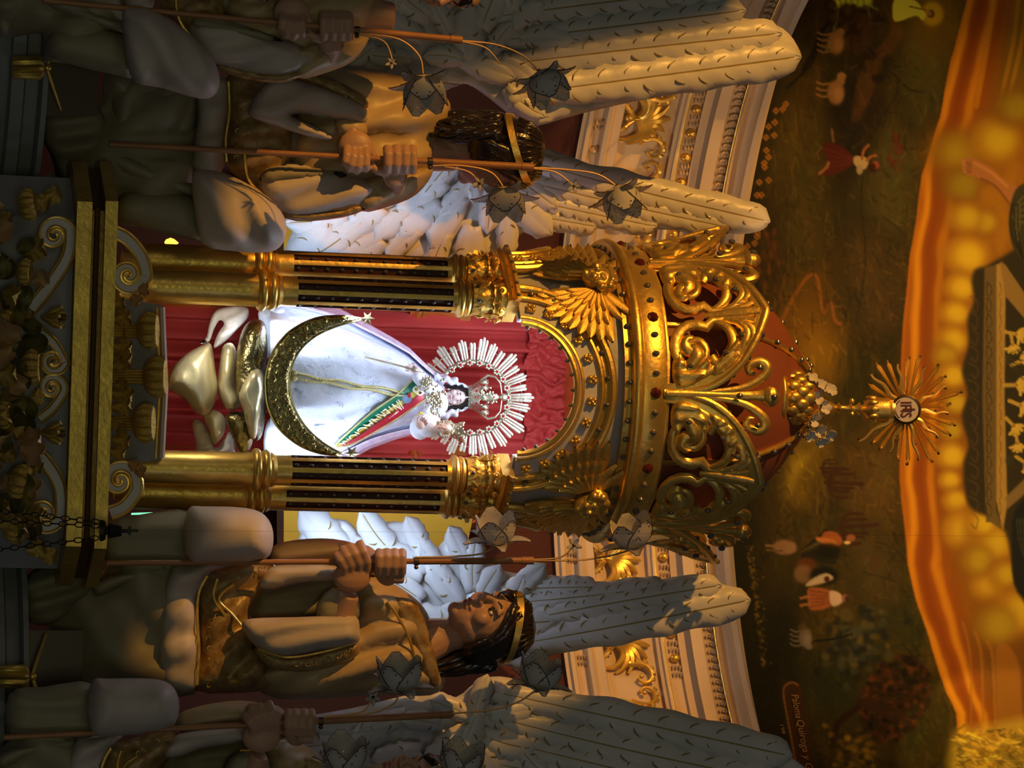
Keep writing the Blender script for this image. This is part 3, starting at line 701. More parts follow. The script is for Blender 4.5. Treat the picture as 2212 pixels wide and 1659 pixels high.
me.polygons.add(len(quads)); me.polygons.foreach_set('loop_start', np.arange(0, quads.size, 4, dtype=np.int32)); me.polygons.foreach_set('use_smooth', np.ones(len(quads), bool))
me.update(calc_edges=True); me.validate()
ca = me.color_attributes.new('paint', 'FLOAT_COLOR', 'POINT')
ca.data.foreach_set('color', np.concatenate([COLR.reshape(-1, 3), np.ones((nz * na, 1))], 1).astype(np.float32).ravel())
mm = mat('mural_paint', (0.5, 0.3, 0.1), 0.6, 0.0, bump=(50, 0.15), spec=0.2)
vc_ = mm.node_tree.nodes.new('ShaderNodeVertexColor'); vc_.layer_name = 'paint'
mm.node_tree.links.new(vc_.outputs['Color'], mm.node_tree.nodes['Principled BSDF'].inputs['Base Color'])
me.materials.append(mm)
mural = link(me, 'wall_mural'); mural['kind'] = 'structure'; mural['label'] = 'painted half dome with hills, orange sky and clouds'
# upper shell of the vault, out of the picture
apse([(sqrt(max(0.02, 1.55 ** 2 - max(0, z - ZL) ** 2 * 0.75)) + 0.004, z) for z in np.linspace(ZL + 1.22, ZL + 1.78, 10)], REDW, 'ceiling', 80, radians(24), radians(154))
# lettering on the mural (signature and year)
def textobj(body, size, name, material, parent, M, ext=0.0, font_off=0.0):
    cu = bpy.data.curves.new(name, 'FONT'); cu.body = body; cu.size = size; cu.extrude = ext; cu.resolution_u = 3; cu.offset = font_off
    cu.align_x = 'LEFT'; cu.align_y = 'CENTER'
    o = bpy.data.objects.new('t', cu); COL.objects.link(o)
    dg = bpy.context.evaluated_depsgraph_get()
    m2 = bpy.data.meshes.new_from_object(o.evaluated_get(dg)); bpy.data.objects.remove(o); bpy.data.curves.remove(cu)
    m2.materials.clear(); m2.materials.append(material); m2.name = name
    o2 = link(m2, name, parent)
    if M is not None: o2.matrix_local = M
    return o2
SIG = mat('signature_paint', (0.40, 0.20, 0.07), 0.6)
def wallhit(px, py):
    Y = 9.9
    for _ in range(12):
        p = W(px, py, Y); r = sqrt(max(.05, 1.545 ** 2 - max(0, p.z - ZL) ** 2 * .75)); x = p.x - AX
        Y = AY + sqrt(max(.02, r * r - x * x))
    return W(px, py, Y)
def walltext(body, px, py, qx, qy, hpx, name):
    a = wallhit(px, py); b = wallhit(qx, qy); x = (b - a).normalized(); up = Vector((0, 0, 1))
    z = x.cross(up).normalized(); 
    if z.y > 0: z = -z
    y = z.cross(x)
    s = mpp((a.y + b.y) / 2)
    o = textobj(body, 1.0, name, SIG, mural, None)
    wd_ = max(v.co.x for v in o.data.vertices); k = (b - a).length / wd_
    M = Matrix(((x.x * k, y.x * hpx * s, z.x, a.x), (x.y * k, y.y * hpx * s, z.y, a.y), (x.z * k, y.z * hpx * s, z.z, a.z), (0, 0, 0, 1)))
    o.data.transform(M)
    for v in o.data.vertices:            # lay the letters on the curved wall
        q = proj(v.co); v.co = wallhit(*q)
    o.location = (0, 0, 0)
walltext('Paloma', 1716, 1500, 1726, 1552, 24, 'lettering')
walltext('Quiroga y G', 1727, 1554, 1748, 1662, 24, 'lettering')
walltext('198', 1687, 1563, 1693, 1585, 12, 'lettering')
# ================================================================== platform and pedestal under the baldachin
sM = mpp(8.6)
YP = 8.40
zb = W(243, 838, YP).z                       # top of the platform
plat = empty('altar_platform', (AX, 8.9, zb - 0.12), 'gilded stepped platform with dark groove carrying the golden baldachin', 'platform')
def Pz(px, Y=YP): return W(px, 838, Y).z
def slab(z0, z1, out, mb):
    hw = 0.425 + out; yb = 9.4
    pts = [(-hw - 0.11, yb), (-hw - 0.11, YP + 0.16), (-hw, YP - out), (hw, YP - out), (hw + 0.11, YP + 0.16), (hw + 0.11, yb)]
    n = len(pts); V = [(AX + x, y, z0) for x, y in pts] + [(AX + x, y, z1) for x, y in pts]
    mb.add(V, [(i, (i + 1) % n, n + (i + 1) % n, n + i) for i in range(n)] + [tuple(range(n))[::-1], tuple(range(n, 2 * n))])
m = MB(); slab(Pz(214), Pz(241), 0.012, m); m.build('upper_fascia', BRASS, plat, False)
m = MB(); slab(Pz(153), Pz(186), 0.008, m); m.build('lower_fascia', BRASS, plat, False)
m = MB(); slab(Pz(186), Pz(214), -0.012, m); m.build('dark_groove', DARKGOLD, plat, False)
m = MB(); m.tube([(AX - 0.42, YP + 0.008, Pz(199)), (AX + 0.42, YP + 0.008, Pz(199))], 0.007, 8); m.build('groove_bead', DARKGOLD, plat)
ped = empty('pedestal', (AX, 8.9, Pz(-120)), 'grey plaster pedestal with gilded scrolls and flowers below the platform', 'pedestal')
m = MB(); slab(Pz(-120), Pz(152), -0.035, m); m.build('plaster_body', GREY, ped, False)

def ribbon_scroll(parent, pts, w0, w1, Y, name='scroll', mats=None):
    """white flat scroll band with raised gilded edges: pts in pixels"""
    P = crom(pts, 8); n = len(P); L = []; R = []
    for i in range(n):
        a = P[max(0, i - 1)]; b = P[min(n - 1, i + 1)]; d = np.array([b[0] - a[0], b[1] - a[1]]); d /= (np.linalg.norm(d) + 1e-9)
        w = w0 + (w1 - w0) * i / (n - 1); nn = np.array([-d[1], d[0]])
        L.append((P[i][0] + nn[0] * w, P[i][1] + nn[1] * w)); R.append((P[i][0] - nn[0] * w, P[i][1] - nn[1] * w))
    m = MB()
    rows = []
    for i in range(n):
        rows.append([W(*L[i], Y + 0.012), W(*L[i], Y - 0.010), W(*R[i], Y - 0.010), W(*R[i], Y + 0.012)])
    m.grid(rows, 0)
    o = m.build(name, WHITEP, parent, False)
    for S in (L, R):
        m = MB(); m.tube([W(*p, Y - 0.011) for p in S], 0.0045, 6); m.build('gilded_edge', GOLD, o)
    return o
def spiral(cx, cy, r0, r1, a0, turns, n=14):
    return [(cx + (r0 + (r1 - r0) * t) * cos(a0 + turns * 2 * pi * t), cy + (r0 + (r1 - r0) * t) * sin(a0 + turns * 2 * pi * t)) for t in np.linspace(0, 1, n)]
YS = YP + 0.03
# pedestal scrolls: (outer pair and inner pair)
ribbon_scroll(ped, [(66, 668), (105, 620), (145, 555)] + spiral(118, 508, 34, 4, -0.2, -1.35), 13, 4, YS)
ribbon_scroll(ped, [(85, 715), (115, 740), (136, 775)] + spiral(115, 780, 26, 3, 0.2, 1.3), 9, 4, YS)
ribbon_scroll(ped, [(85, 905), (115, 880), (136, 848)] + spiral(112, 838, 26, 3, -0.2, -1.3), 9, 4, YS)
ribbon_scroll(ped, [(66, 968), (100, 1000), (128, 1050)] + spiral(95, 1110, 36, 4, 0.1, 1.35), 13, 4, YS)
# gilded flowers, shells and leaves of the pedestal
def shell_mesh():
    """fluted gilded cup opening to +z"""
    m = MB(); n = 96; prof = [(0.30, -0.1), (0.62, 0.02), (0.86, 0.22), (1.0, 0.50), (0.98, 0.74), (0.86, 0.92), (0.66, 0.96), (0.3, 0.8)]
    P = []
    for r, z in prof:
        P.append([(r * (1 - 0.16 * abs(sin(7 * 2 * pi * j / n))) * cos(2 * pi * j / n), r * (1 - 0.16 * abs(sin(7 * 2 * pi * j / n))) * sin(2 * pi * j / n), z) for j in range(n)])
    m.grid(P, 0, True); m.ell((0, 0, 0.0), (0.3, 0.3, 0.14), 12, 6)
    return m.mesh('fluted_cup', BRASS)
def tulip_mesh():
    m = MB(); n = 8
    m.lathe([(0.12, -0.3), (0.3, 0.0), (0.34, 0.35), (0.3, 0.7)], 16)
    for k in range(5):
        a = 2 * pi * k / 5; d = Vector((cos(a), sin(a), 0))
        m.tube([d * 0.25 + Vector((0, 0, 0.1)), d * 0.42 + Vector((0, 0, 0.5)), d * 0.62 + Vector((0, 0, 0.95)), d * 0.75 + Vector((0, 0, 0.9))], [0.1, 0.2, 0.13, 0.05], 8)
    m.ell((0, 0, 1.0), (0.2, 0.2, 0.3), 10, 6, mi=1)
    return m.mesh('tulip_flower', [BRASS, DARKGOLD])
SHELL = shell_mesh(); TULIP = tulip_mesh()
LEAF = leaf_mesh('gilded_leaf', BRASS, 1.0, 0.42, 4, 0.6, 0.12)
GLEAF = leaf_mesh('green_gold_leaf', mat('tarnished_leaf', (0.19, 0.165, 0.045), 0.36, 0.7, bump=(40, .3)), 1.0, 0.34, 0, 0.25, 0.12)
TANLEAF = leaf_mesh('tan_leaf', mat('tan_leaf_paint', (0.42, 0.24, 0.10), 0.45, 0.3), 1.0, 0.5, 3, 0.6, 0.15)
def put(me, name, parent, px, py, Y, dirpx, size_px, face=None):
    """place a mesh whose +z points along dirpx=(dpx,dpy,toward) in the picture"""
    d = UC * dirpx[0] + RC * dirpx[1] - FWD * dirpx[2]
    s = size_px * mpp(Y)
    x = None
    if face == 'front':              # -y faces the viewer
        z = d.normalized(); yv = FWD - z * FWD.dot(z); x = yv.cross(z)
    M = frame(d, x, W(px, py, Y) - org(parent), s)
    return inst(me, name, parent, M)
for px, py, dp, s in ((66, 445, (1, -.15, .05), 36), (62, 585, (1, .1, .1), 30), (72, 792, (1, .0, .0), 40), (46, 1035, (1, .3, .05), 42), (36, 1135, (1, .2, .0), 34), (20, 700, (1, .1, .2), 34), (18, 900, (1, -.1, .2), 34)):
    put(SHELL, 'fluted_cup', ped, px - 24, py, YS - 0.07, dp, s)
for px, py in ((100, 686), (98, 936)): put(TULIP, 'tulip_flower', ped, px, py, YS - 0.06, (1, 0, .15), 36)
rl = random.Random(3)
for k in range(70):
    py = rl.uniform(470, 1150); px = rl.uniform(-20, 62) - 14 * abs(cos((py - 820) / 60))
    put(rl.choice([GLEAF, GLEAF, LEAF, TANLEAF]), 'leaf', ped, px, py, YS - 0.03 - rl.random() * .06, (rl.uniform(-.2, 1), rl.uniform(-.9, .9), .35), rl.uniform(48, 84), 'front')
for px, py, d in ((95, 432, (.9, .25, .2)), (120, 430, (.8, -.3, .2)), (85, 1190, (.9, -.2, .2)), (110, 1195, (.9, .2, .2)), (40, 1150, (.8, .3, .3)), (15, 470, (.9, .2, .3))):
    put(LEAF, 'leaf', ped, px - 25, py, YS - .02, d, 56, 'front')
# darts behind the scrolls
for px, py, d in ((60, 735, (.6, .5, .2)), (85, 840, (-.2, .9, .2)), (60, 1000, (.8, .3, .2)), (72, 610, (.9, -.4, .2))):
    put(TANLEAF if py < 700 else LEAF, 'leaf', ped, px, py, YS - .01, d, 48, 'front')

# ================================================================== the golden baldachin
zbase = zb
bal = empty('golden_baldachin', (AX, AY, zbase), 'golden crown-topped baldachin with paired columns around the white-robed statue', 'baldachin')
def BZ(px, r): return zf(px, r) - zbase
def PT(r, phi, z): return Vector((r * sin(phi), -r * cos(phi), z))     # local: phi 0 faces the viewer
def BM(r, phi, z, s=1.0): return Matrix.Translation(PT(r, phi, z)) @ Matrix.Rotation(phi, 4, 'Z') @ Matrix.Scale(s, 4)
RCOL = 0.362; cr = 0.0415
yc = RCOL * cos(radians(42))
def CZb(px): return W(px, 838, AY - yc).z - zbase
z0c, zr, z1c = CZb(300), CZb(572), CZb(985)
CPH = [radians(a) for a in (-58, -41, 41, 58, 124, 139, -124, -139)]
# column mesh with carved slots
def column_mesh():
    m = MB(); n = 80
    prof = [(cr * 1.08, z0c), (cr * 1.08, zr - 0.05), (cr * 1.10, zr - 0.035)]
    for a in np.linspace(-pi / 2, pi / 2, 7): prof.append((cr * 1.08 + 0.012 * cos(a), zr - 0.018 + 0.012 * sin(a)))
    for a in np.linspace(-pi / 2, pi / 2, 7): prof.append((cr * 1.05 + 0.010 * cos(a), zr + 0.008 + 0.011 * sin(a)))
    prof += [(cr * 1.12, zr + 0.024), (cr * 1.0, zr + 0.034)]
    m.lathe(prof, 40, (0, 0, 0), 0)
    zs = [zr + 0.03, CZb(625), CZb(628)] + list(np.linspace(CZb(632), CZb(966), 14)) + [CZb(970), CZb(973), z1c - 0.005]
    P = []; ns = 8
    for i, z in enumerate(zs):
        inr = 3 <= i <= 16; row = []
        for j in range(n):
            q = (j % 10)
            dip = False
            r = cr * (0.985 if not dip else 0.985 - 0.0)
            row.append((r, 2 * pi * j / n))
        P.append(row)
    # outer skin with real grooves: faces of a slot are pushed inwards
    V = []; 
    for i, z in enumerate(zs):
        for j in range(n):
            r, a = P[i][j]; V.append((r * cos(a), r * sin(a), z))
    base = len(V)
    fs = []; ms = []
    for i in range(len(zs) - 1):
        for j in range(n):
            j2 = (j + 1) % n; slot = (3 <= i < 16) and (2 <= j % 10 < 8)
            if not slot: fs.append((i * n + j, i * n + j2, (i + 1) * n + j2, (i + 1) * n + j)); ms.append(0)
    m.add(V, fs, 0)
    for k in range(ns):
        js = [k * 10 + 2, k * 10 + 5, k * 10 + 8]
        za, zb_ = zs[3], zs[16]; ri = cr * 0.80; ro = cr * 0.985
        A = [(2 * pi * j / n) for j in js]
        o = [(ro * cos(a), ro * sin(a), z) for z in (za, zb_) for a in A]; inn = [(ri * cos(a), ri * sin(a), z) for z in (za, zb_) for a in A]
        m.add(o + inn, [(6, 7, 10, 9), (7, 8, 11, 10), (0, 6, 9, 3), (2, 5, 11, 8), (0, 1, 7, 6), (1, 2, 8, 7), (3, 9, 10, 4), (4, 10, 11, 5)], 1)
    return m.mesh('column', [GOLD, SLOT], smooth=True, fixn=False)
COLM = column_mesh()
mb = MB(); mb.ell((0, 0, 0), (0.0050, 0.0050, 0.0062), 8, 6); BULB = mb.mesh('bulb', GLASSB)
# capital
zcap0, zcap1 = z1c, CZb(1082)
hc = zcap1 - zcap0
def capital_mesh():
    m = MB()
    prof = [(cr * 1.0, -0.012)]
    for a in np.linspace(-pi / 2, pi / 2, 6): prof.append((cr * 1.06 + 0.010 * cos(a), 0.000 + 0.009 * sin(a)))
    for a in np.linspace(-pi / 2, pi / 2, 6): prof.append((cr * 1.02 + 0.008 * cos(a), 0.018 + 0.008 * sin(a)))
    prof += [(cr * 0.98, 0.03), (cr * 0.98, hc * 0.55), (cr * 1.12, hc * 0.9), (cr * 1.15, hc)]
    m.lathe(prof, 28)
    return m.mesh('capital', GOLD)
CAPM = capital_mesh()
CLEAF = leaf_mesh('acanthus_leaf', GOLD, hc * 0.62, 0.55, 3, 0.85, 0.10, 12, 7)
mb = MB(); mb.tube([(0.010 * (1 - t * .8) * cos(5.5 * t), -0.004 * t, 0.010 * (1 - t * .8) * sin(5.5 * t)) for t in np.linspace(0, 1, 16)], [0.0055 * (1 - .4 * t) for t in np.linspace(0, 1, 16)], 7); mb.ell((0, -0.006, 0), 0.004, 8, 6)
VOL = mb.mesh('volute', GOLD)
for ci, ph in enumerate(CPH):
    M = BM(RCOL, ph, 0)
    col = inst(COLM, 'column', bal, M)
    cap = inst(CAPM, 'capital', bal, BM(RCOL, ph, zcap0))
    if ci < 4:
        for k in range(8):
            a = radians(22.5 + 45 * k)
            d = Matrix.Rotation(ph, 3, 'Z') @ Vector((cos(a), sin(a), 0))
            if d.y > 0.15: continue
            for z in np.linspace(CZb(642), CZb(956), 11):
                inst(BULB, 'bulb', col, Matrix.Translation((cr * 0.86 * cos(a), cr * 0.86 * sin(a), z)))
        for row, (z, r, n0, s) in enumerate(((0.03, 1.0, 7, 1.0), (hc * 0.42, 1.06, 7, 0.95))):
            for k in range(n0):
                a = 2 * pi * (k + 0.5 * row) / n0
                d = Matrix.Rotation(ph, 3, 'Z') @ Vector((sin(a), -cos(a), 0))
                if d.y > 0.5: continue
                inst(CLEAF, 'acanthus_leaf', cap, Matrix.Translation((cr * r * sin(a), -cr * r * cos(a), z)) @ Matrix.Rotation(a, 4, 'Z') @ Matrix.Scale(s, 4))
        for k in range(6):
            a = 2 * pi * k / 6 + 0.3
            inst(VOL, 'volute', cap, Matrix.Translation((cr * 1.32 * sin(a), -cr * 1.32 * cos(a), hc * 0.84)) @ Matrix.Rotation(a, 4, 'Z') @ Matrix.Scale((1 if k % 2 else 1.15), 4))
        for k in range(3):
            a = radians(-50 + 50 * k); inst(BULB, 'bulb', cap, Matrix.Translation((cr * 1.25 * sin(a), -cr * 1.25 * cos(a), hc * 0.35)))
# abacus over each pair of columns
RB = 0.385
zab0, zab1 = zcap1 - 0.004, CZb(1104)
def arcstrip(m, prof, p0, p1, n, mi=0, caps=True):
    """profile (r,z) swept about the axis from phi p0 to p1"""
    P = [[PT(r, p0 + (p1 - p0) * i / n, z) for r, z in prof] for i in range(n + 1)]
    o = len(m.v); m.grid(P, mi, True)
    if caps:
        k = len(prof); m.f.append(tuple(o + j for j in range(k))); m.f.append(tuple(o + n * k + j for j in range(k))[::-1]); m.m += [mi, mi]
for c in (-49.5, 49.5, 131.5, -131.5):
    m = MB(); hz2 = (zab1 - zab0)
    arcstrip(m, [(RCOL - 0.045, zab0), (RCOL + 0.052, zab0), (RCOL + 0.060, zab0 + hz2 * .3), (RCOL + 0.052, zab0 + hz2 * .45), (RCOL + 0.068, zab0 + hz2 * .7), (RCOL + 0.066, zab1), (RCOL - 0.045, zab1)], radians(c - 15.5), radians(c + 15.5), 12)
    ab = m.build('abacus', GOLD, bal, world=False)
    if abs(c) < 90:
        for k in range(6): inst(BULB, 'bulb', ab, BM(RCOL + 0.068, radians(c - 14 + 5.6 * k), zab1 - 0.007))
# wall above with arches
zw0 = zab1; zw1 = BZ(1352, RB)
ARCH = [(0, 26.6, 43.5), (90, 20, 34), (180, 26.6, 43.5), (-90, 20, 34)]
zs_in = zw0 + 0.004
hin = BZ(1246, RB) - zs_in; hout = BZ(1324, RB) - zs_in
WHM = mat('white_scrolled_enamel', (0.36, 0.35, 0.36), 0.5, 0.0, bump=(18, 0.9))
def arch_curve(c, half, h, n=40, r=RB):
    return [PT(r, radians(c + half * cos(t)), zs_in + h * sin(t)) for t in np.linspace(0, pi, n + 1)]
wallm = MB()
N = 360; P = []
for i in range(N + 1):
    deg = -180 + i; zlo = zw0
    for c, hi_, ho in ARCH:
        d = (deg - c + 180) % 360 - 180
        if abs(d) < hi_ + 3: 
            hh = hin + (hout - hin) * 0.25
            zlo = max(zlo, zs_in + hh * sqrt(max(0, 1 - (d / (hi_ + 3)) ** 2)))
    P.append([PT(RB - 0.012, radians(deg), zlo), PT(RB - 0.012, radians(deg), zlo * .3 + zw1 * .7), PT(RB - 0.012, radians(deg), zw1), PT(RB - 0.03, radians(deg), zw1), PT(RB - 0.03, radians(deg), zlo)])
wallm.grid(P, 0, True)
wallm.build('spandrel_wall', WHM, bal, world=False)
RSM = MB()
RSM.box((0, -0.002, 0), (0.011, 0.004, 0.011))
for k in range(4):
    a = pi / 4 + k * pi / 2; RSM.ell((0.009 * cos(a), -0.006, 0.009 * sin(a)), (0.006, 0.004, 0.006), 8, 6)
RSM.ell((0, -0.009, 0), (0.005, 0.005, 0.005), 8, 6)
RSE = RSM.mesh('rosette', GOLD)
for c, hi_, ho in ARCH:
    if c == 180: continue
    for nm, f, rad, dr in (('inner_moulding', 0.0, 0.0085, 0.004), ('inner_moulding', 0.17, 0.006, 0.000), ('outer_moulding', 0.70, 0.0075, 0.004), ('outer_moulding', 1.0, 0.011, 0.006)):
        half = hi_ + (ho - hi_) * f; h = hin + (hout - hin) * f
        m = MB(); m.tube([p for p in arch_curve(c, half, h, 44, RB + dr)], rad, 8); am = m.build(nm, GOLD, bal, world=False)
        if f == 0.0:
            for t in np.linspace(0.12, pi - 0.12, 13): inst(BULB, 'bulb', am, Matrix.Translation(PT(RB + dr - 0.004, radians(c + (half - 1.6) * cos(t)), zs_in + (h - 0.012) * sin(t))))
    def band(f0, f1, r, mi_, nm, mt):
        m = MB(); P = []
        for t in np.linspace(0, pi, 45):
            row = []
            for f in (f0, f1):
                half = hi_ + (ho - hi_) * f; h = hin + (hout - hin) * f; row.append(PT(r, radians(c + half * cos(t)), zs_in + h * sin(t)))
            row += [PT(r - 0.02, radians(c + (hi_ + (ho - hi_) * f1) * cos(t)), zs_in + (hin + (hout - hin) * f1) * sin(t)), PT(r - 0.02, radians(c + (hi_ + (ho - hi_) * f0) * cos(t)), zs_in + (hin + (hout - hin) * f0) * sin(t))]
            P.append(row)
        m.grid(P, 0, True); return m.build(nm, mt, bal, world=False)
    wb = band(0.17, 0.70, RB - 0.002, 0, 'white_archivolt', WHITEP)
    gb = band(0.70, 1.0, RB + 0.001, 0, 'gilded_archivolt', BRASS)
    for t in np.linspace(0.16, pi - 0.16, 12):
        half = hi_ + (ho - hi_) * .44; h = hin + (hout - hin) * .44; phi = radians(c + half * cos(t))
        inst(RSE, 'rosette', wb, BM(RB + 0.002, phi, zs_in + h * sin(t), 1.0) @ Matrix.Rotation(-(t - pi / 2), 4, 'Y'))
        half = hi_ + (ho - hi_) * .85; h = hin + (hout - hin) * .85
        inst(BULB, 'bulb', gb, BM(RB + 0.006, radians(c + half * cos(t)), zs_in + h * sin(t), 1.4))
# cherubs in the spandrels
WFE = MB()
def wingfeather(L, w):
    m = MB(); P = []; Q = []
    for i in range(9):
        u = i / 8; hw = w * (0.55 + 0.45 * sin(pi * min(1, u + .15))) * (1 if u < .9 else .6) * (0.3 if i == 8 else 1)
        P.append([(-hw, -0.001, u * L), (0, -0.007, u * L), (hw, -0.001, u * L)]); Q.append([(-hw, 0.004, u * L), (0, 0.004, u * L), (hw, 0.004, u * L)])
    m.grid([a + b[::-1] for a, b in zip(P, Q)], 0, True); return m.mesh('feather', GOLD)
FEA = wingfeather(1.0, 0.14)
def cherub(phi, name='cherub'):
    z = BZ(1290, RB)
    m = MB()
    def T(x, z_, out): return PT(RB + out, phi + x / RB, z + z_)
    def E(x, z_, out, r): m.ell(T(x, z_, out), r, 12, 9, Matrix.Rotation(phi, 3, 'Z'))
    E(0, 0.02, 0.026, (0.036, 0.034, 0.042)); E(0, -0.005, 0.038, (0.024, 0.022, 0.024))
    E(-0.014, 0.002, 0.052, (0.012, 0.010, 0.011)); E(0.014, 0.002, 0.052, (0.012, 0.010, 0.011)); E(0, 0.012, 0.062, (0.006, 0.008, 0.008)); E(0, -0.006, 0.056, (0.010, 0.006, 0.004)); E(0, -0.02, 0.05, (0.011, 0.009, 0.009))
    for s in (-1, 1): E(s * 0.014, 0.024, 0.053, (0.009, 0.007, 0.005))
    for k in range(16):
        a = radians(-100 + 200 * k / 15); E(0.038 * sin(a), 0.026 + 0.036 * cos(a), 0.03 + 0.01 * cos(k * 2.1), 0.0125)
    for k in range(6): E(-0.02 + 0.008 * k, 0.052, 0.048, 0.009)
    ch = blob(m, 0.003, name, GOLD, None, 2); ch.parent = bal
    ORG[ch.name] = org(bal)
    for s in (-1, 1):
        for row, (n, L, w, d, o0) in enumerate(((10, 0.155, .10, 0.006, 0.0), (9, 0.10, .13, 0.014, 0.012), (7, 0.06, .17, 0.022, 0.02))):
            for k in range(n):
                t = k / (n - 1); ang = s * radians(84 + 92 * t)            # from near level outwards to pointing down
                root = T(s * (0.034 + 0.012 * (1 - t)), 0.02 - 0.035 * t, d)
                phi2 = phi + s * 0.05
                M = Matrix.Translation(root) @ Matrix.Rotation(phi2 + s * 0.10, 4, 'Z') @ Matrix.Rotation(ang, 4, 'Y') @ Matrix.Diagonal((L, 1, L * (1.0 - .12 * t * (row == 0)), 1))
                inst(FEA, 'feather', ch, M)
        for k, zz in enumerate((0.06, 0.045)):
            M = Matrix.Translation(T(s * 0.03, zz - 0.03, 0.016)) @ Matrix.Rotation(phi + s * .12, 4, 'Z') @ Matrix.Rotation(s * radians(48 + 14 * k), 4, 'Y') @ Matrix.Diagonal((0.1, 1, 0.115, 1)); inst(FEA, 'feather', ch, M)
    return ch
for a in (-47, 47.5, 131, -131):
    cherub(radians(a))
# cornice ring of the crown
RK = 0.405
def ring(name, prof, mt, n=96):
    m = MB(); m.lathe(prof, n, (0, 0, 0)); 
    P = m
    return P.build(name, mt, bal, world=False)
za, zt, zk0, zk1 = BZ(1353, RB), BZ(1379, RK), BZ(1391, RK), BZ(1442, RK)
st_ = ring('beaded_strip', [(RB - .03, zw1), (RB + 0.012, zw1 - 0.006), (RB + 0.012, BZ(1366, RB)), (RB - .03, BZ(1368, RB))], GOLD)
for k in range(48):
    ph = radians(7.5 * k + 3.7)
    if cos(ph) > -0.2: inst(BULB, 'bulb', st_, BM(RB + 0.016, ph, (zw1 + BZ(1362, RB)) / 2, 1.5))
ring('torus_moulding', [(RK - .05, zt - 0.02), (RK, zt - 0.018)] + [(RK + 0.006 + 0.015 * cos(a), zt + 0.016 * sin(a)) for a in np.linspace(-pi / 2, pi / 2, 9)] + [(RK - .05, zk0)], GOLD)
bd = ring('jewelled_band', [(RK - .05, zk0 - 0.004), (RK, zk0 - 0.004), (RK + 0.004, zk0 + .006), (RK + 0.004, zk1 - .006), (RK, zk1), (RK - .05, zk1)], GOLD)
GMM = MB(); GMM.lathe([(0.001, 0.012), (0.010, 0.008), (0.016, 0.0), (0.012, -0.003)], 8); GJ = GMM.mesh('gem', GEM, smooth=False)
for k in range(12):
    ph = radians(30 * k)
    if cos(ph) < -.3: continue
    inst(GJ, 'gem', bd, BM(RK + 0.005, ph, (zk0 + zk1) / 2) @ Matrix.Rotation(pi / 2, 4, 'X'))
    for q in (-7.5, 0, 7.5): inst(BULB, 'bulb', bd, BM(RK + 0.006, ph + radians(15 + q), (zk0 + zk1) / 2, 1.6))
# ---- crests: pointed arches filled with scrolls, flaring outwards
HC = BZ(1664, 0.46) - zk1
def CR(u, h, out=0.0):
    """u in -1..1 across a crest of 60 degrees, h in 0..1 -> local point, crest centred on phi 0"""
    r = RK - 0.006 + 0.065 * max(0, h) ** 1.4 + out
    return PT(r, radians(30) * u, zk1 + HC * h)
FR = [(-1.0, -0.04), (-0.985, .12), (-0.95, .28), (-0.88, .45), (-0.74, .62), (-0.54, .77), (-0.28, .90), (0, 1.0)]
FRC = crom(FR, 5); FRC = FRC + [(-u, h) for u, h in FRC[-2::-1]]
def crest_parts():
    out = []
    def tb(name, pts, rad, o=0.0, n=8, flat=0.75):
        out.append((name, pts, rad, o, n, flat))
    tb('frame', FRC, 0.0115, 0.006); tb('frame', [(u * .90, h * .93 - .0) for u, h in FRC], 0.006, 0.0)
    for s in (-1, 1):
        sp = [(s * .03, .40), (s * .16, .30), (s * .42, .50)] + []
        # big spiral: from the base centre out and round
        def sprl(cx, ch, ru, rh, a0, turns, n=22): return [(cx + ru * (1 - .80 * t) * cos(a0 + turns * 2 * pi * t), ch + rh * (1 - .80 * t) * sin(a0 + turns * 2 * pi * t)) for t in np.linspace(0, 1, n)]
        P = [(s * .05, .62), (s * .06, .48)] + [(s * u, h) for u, h in sprl(.44, .27, .36, .235, pi * .80, 1.35)]
        tb('scroll', P, [0.006, 0.009] + [0.0125 * (1 - .55 * t) for t in np.linspace(0, 1, len(P) - 2)], 0.004, 8, .8)
        # inner leaf lobes of the spiral
        tb('scroll_leaf', [(s * .74, .10), (s * .66, .22), (s * .52, .30), (s * .42, .26), (s * .44, .20)], [.004, .014, .017, .012, .006], 0.006)
        tb('scroll_leaf', [(s * .84, .06), (s * .80, .26), (s * .70, .42), (s * .56, .50)], [.004, .012, .012, .004], 0.002)
        # palmette leaves at the top
        tb('palmette_leaf', [(s * .06, .46), (s * .16, .60), (s * .34, .66), (s * .52, .62), (s * .62, .50), (s * .52, .44)], [.006, .010, .012, .014, .012, .008], 0.004)
        tb('palmette_leaf', [(s * .04, .52), (s * .10, .70), (s * .24, .80), (s * .38, .76), (s * .42, .68)], [.006, .009, .011, .011, .005], 0.004)
    tb('palmette_leaf', [(0, .40), (0, .60), (0, .78), (0, .93)], [.006, .010, .012, .010], 0.008)
    for s in (-1, 1): tb('palmette_leaf', [(s * .03, .45), (s * .05, .70), (s * .12, .88)], [.005, .007, .007], 0.006)
    tb('base_rail', [(-1, .0), (-.5, .01), (0, .0), (.5, .01), (1, 0)], 0.009, 0.0)
    return out
CPARTS = []
for nm, pts, rad, o_, n_, fl in crest_parts():
    if hasattr(rad, '__len__'):
        pts2 = crom(pts, 4) if len(pts) < 12 else pts
        rad2 = [1.35 * q for q in np.interp(np.linspace(0, 1, len(pts2)), np.linspace(0, 1, len(rad)), rad)]
    else: pts2 = pts; rad2 = rad
    m = MB(); m.tube([CR(u, h, o_) for u, h in pts2], rad2, n_, flat=(Vector((0, 1, 0)), fl)); CPARTS.append((nm, m.mesh(nm, GOLD)))
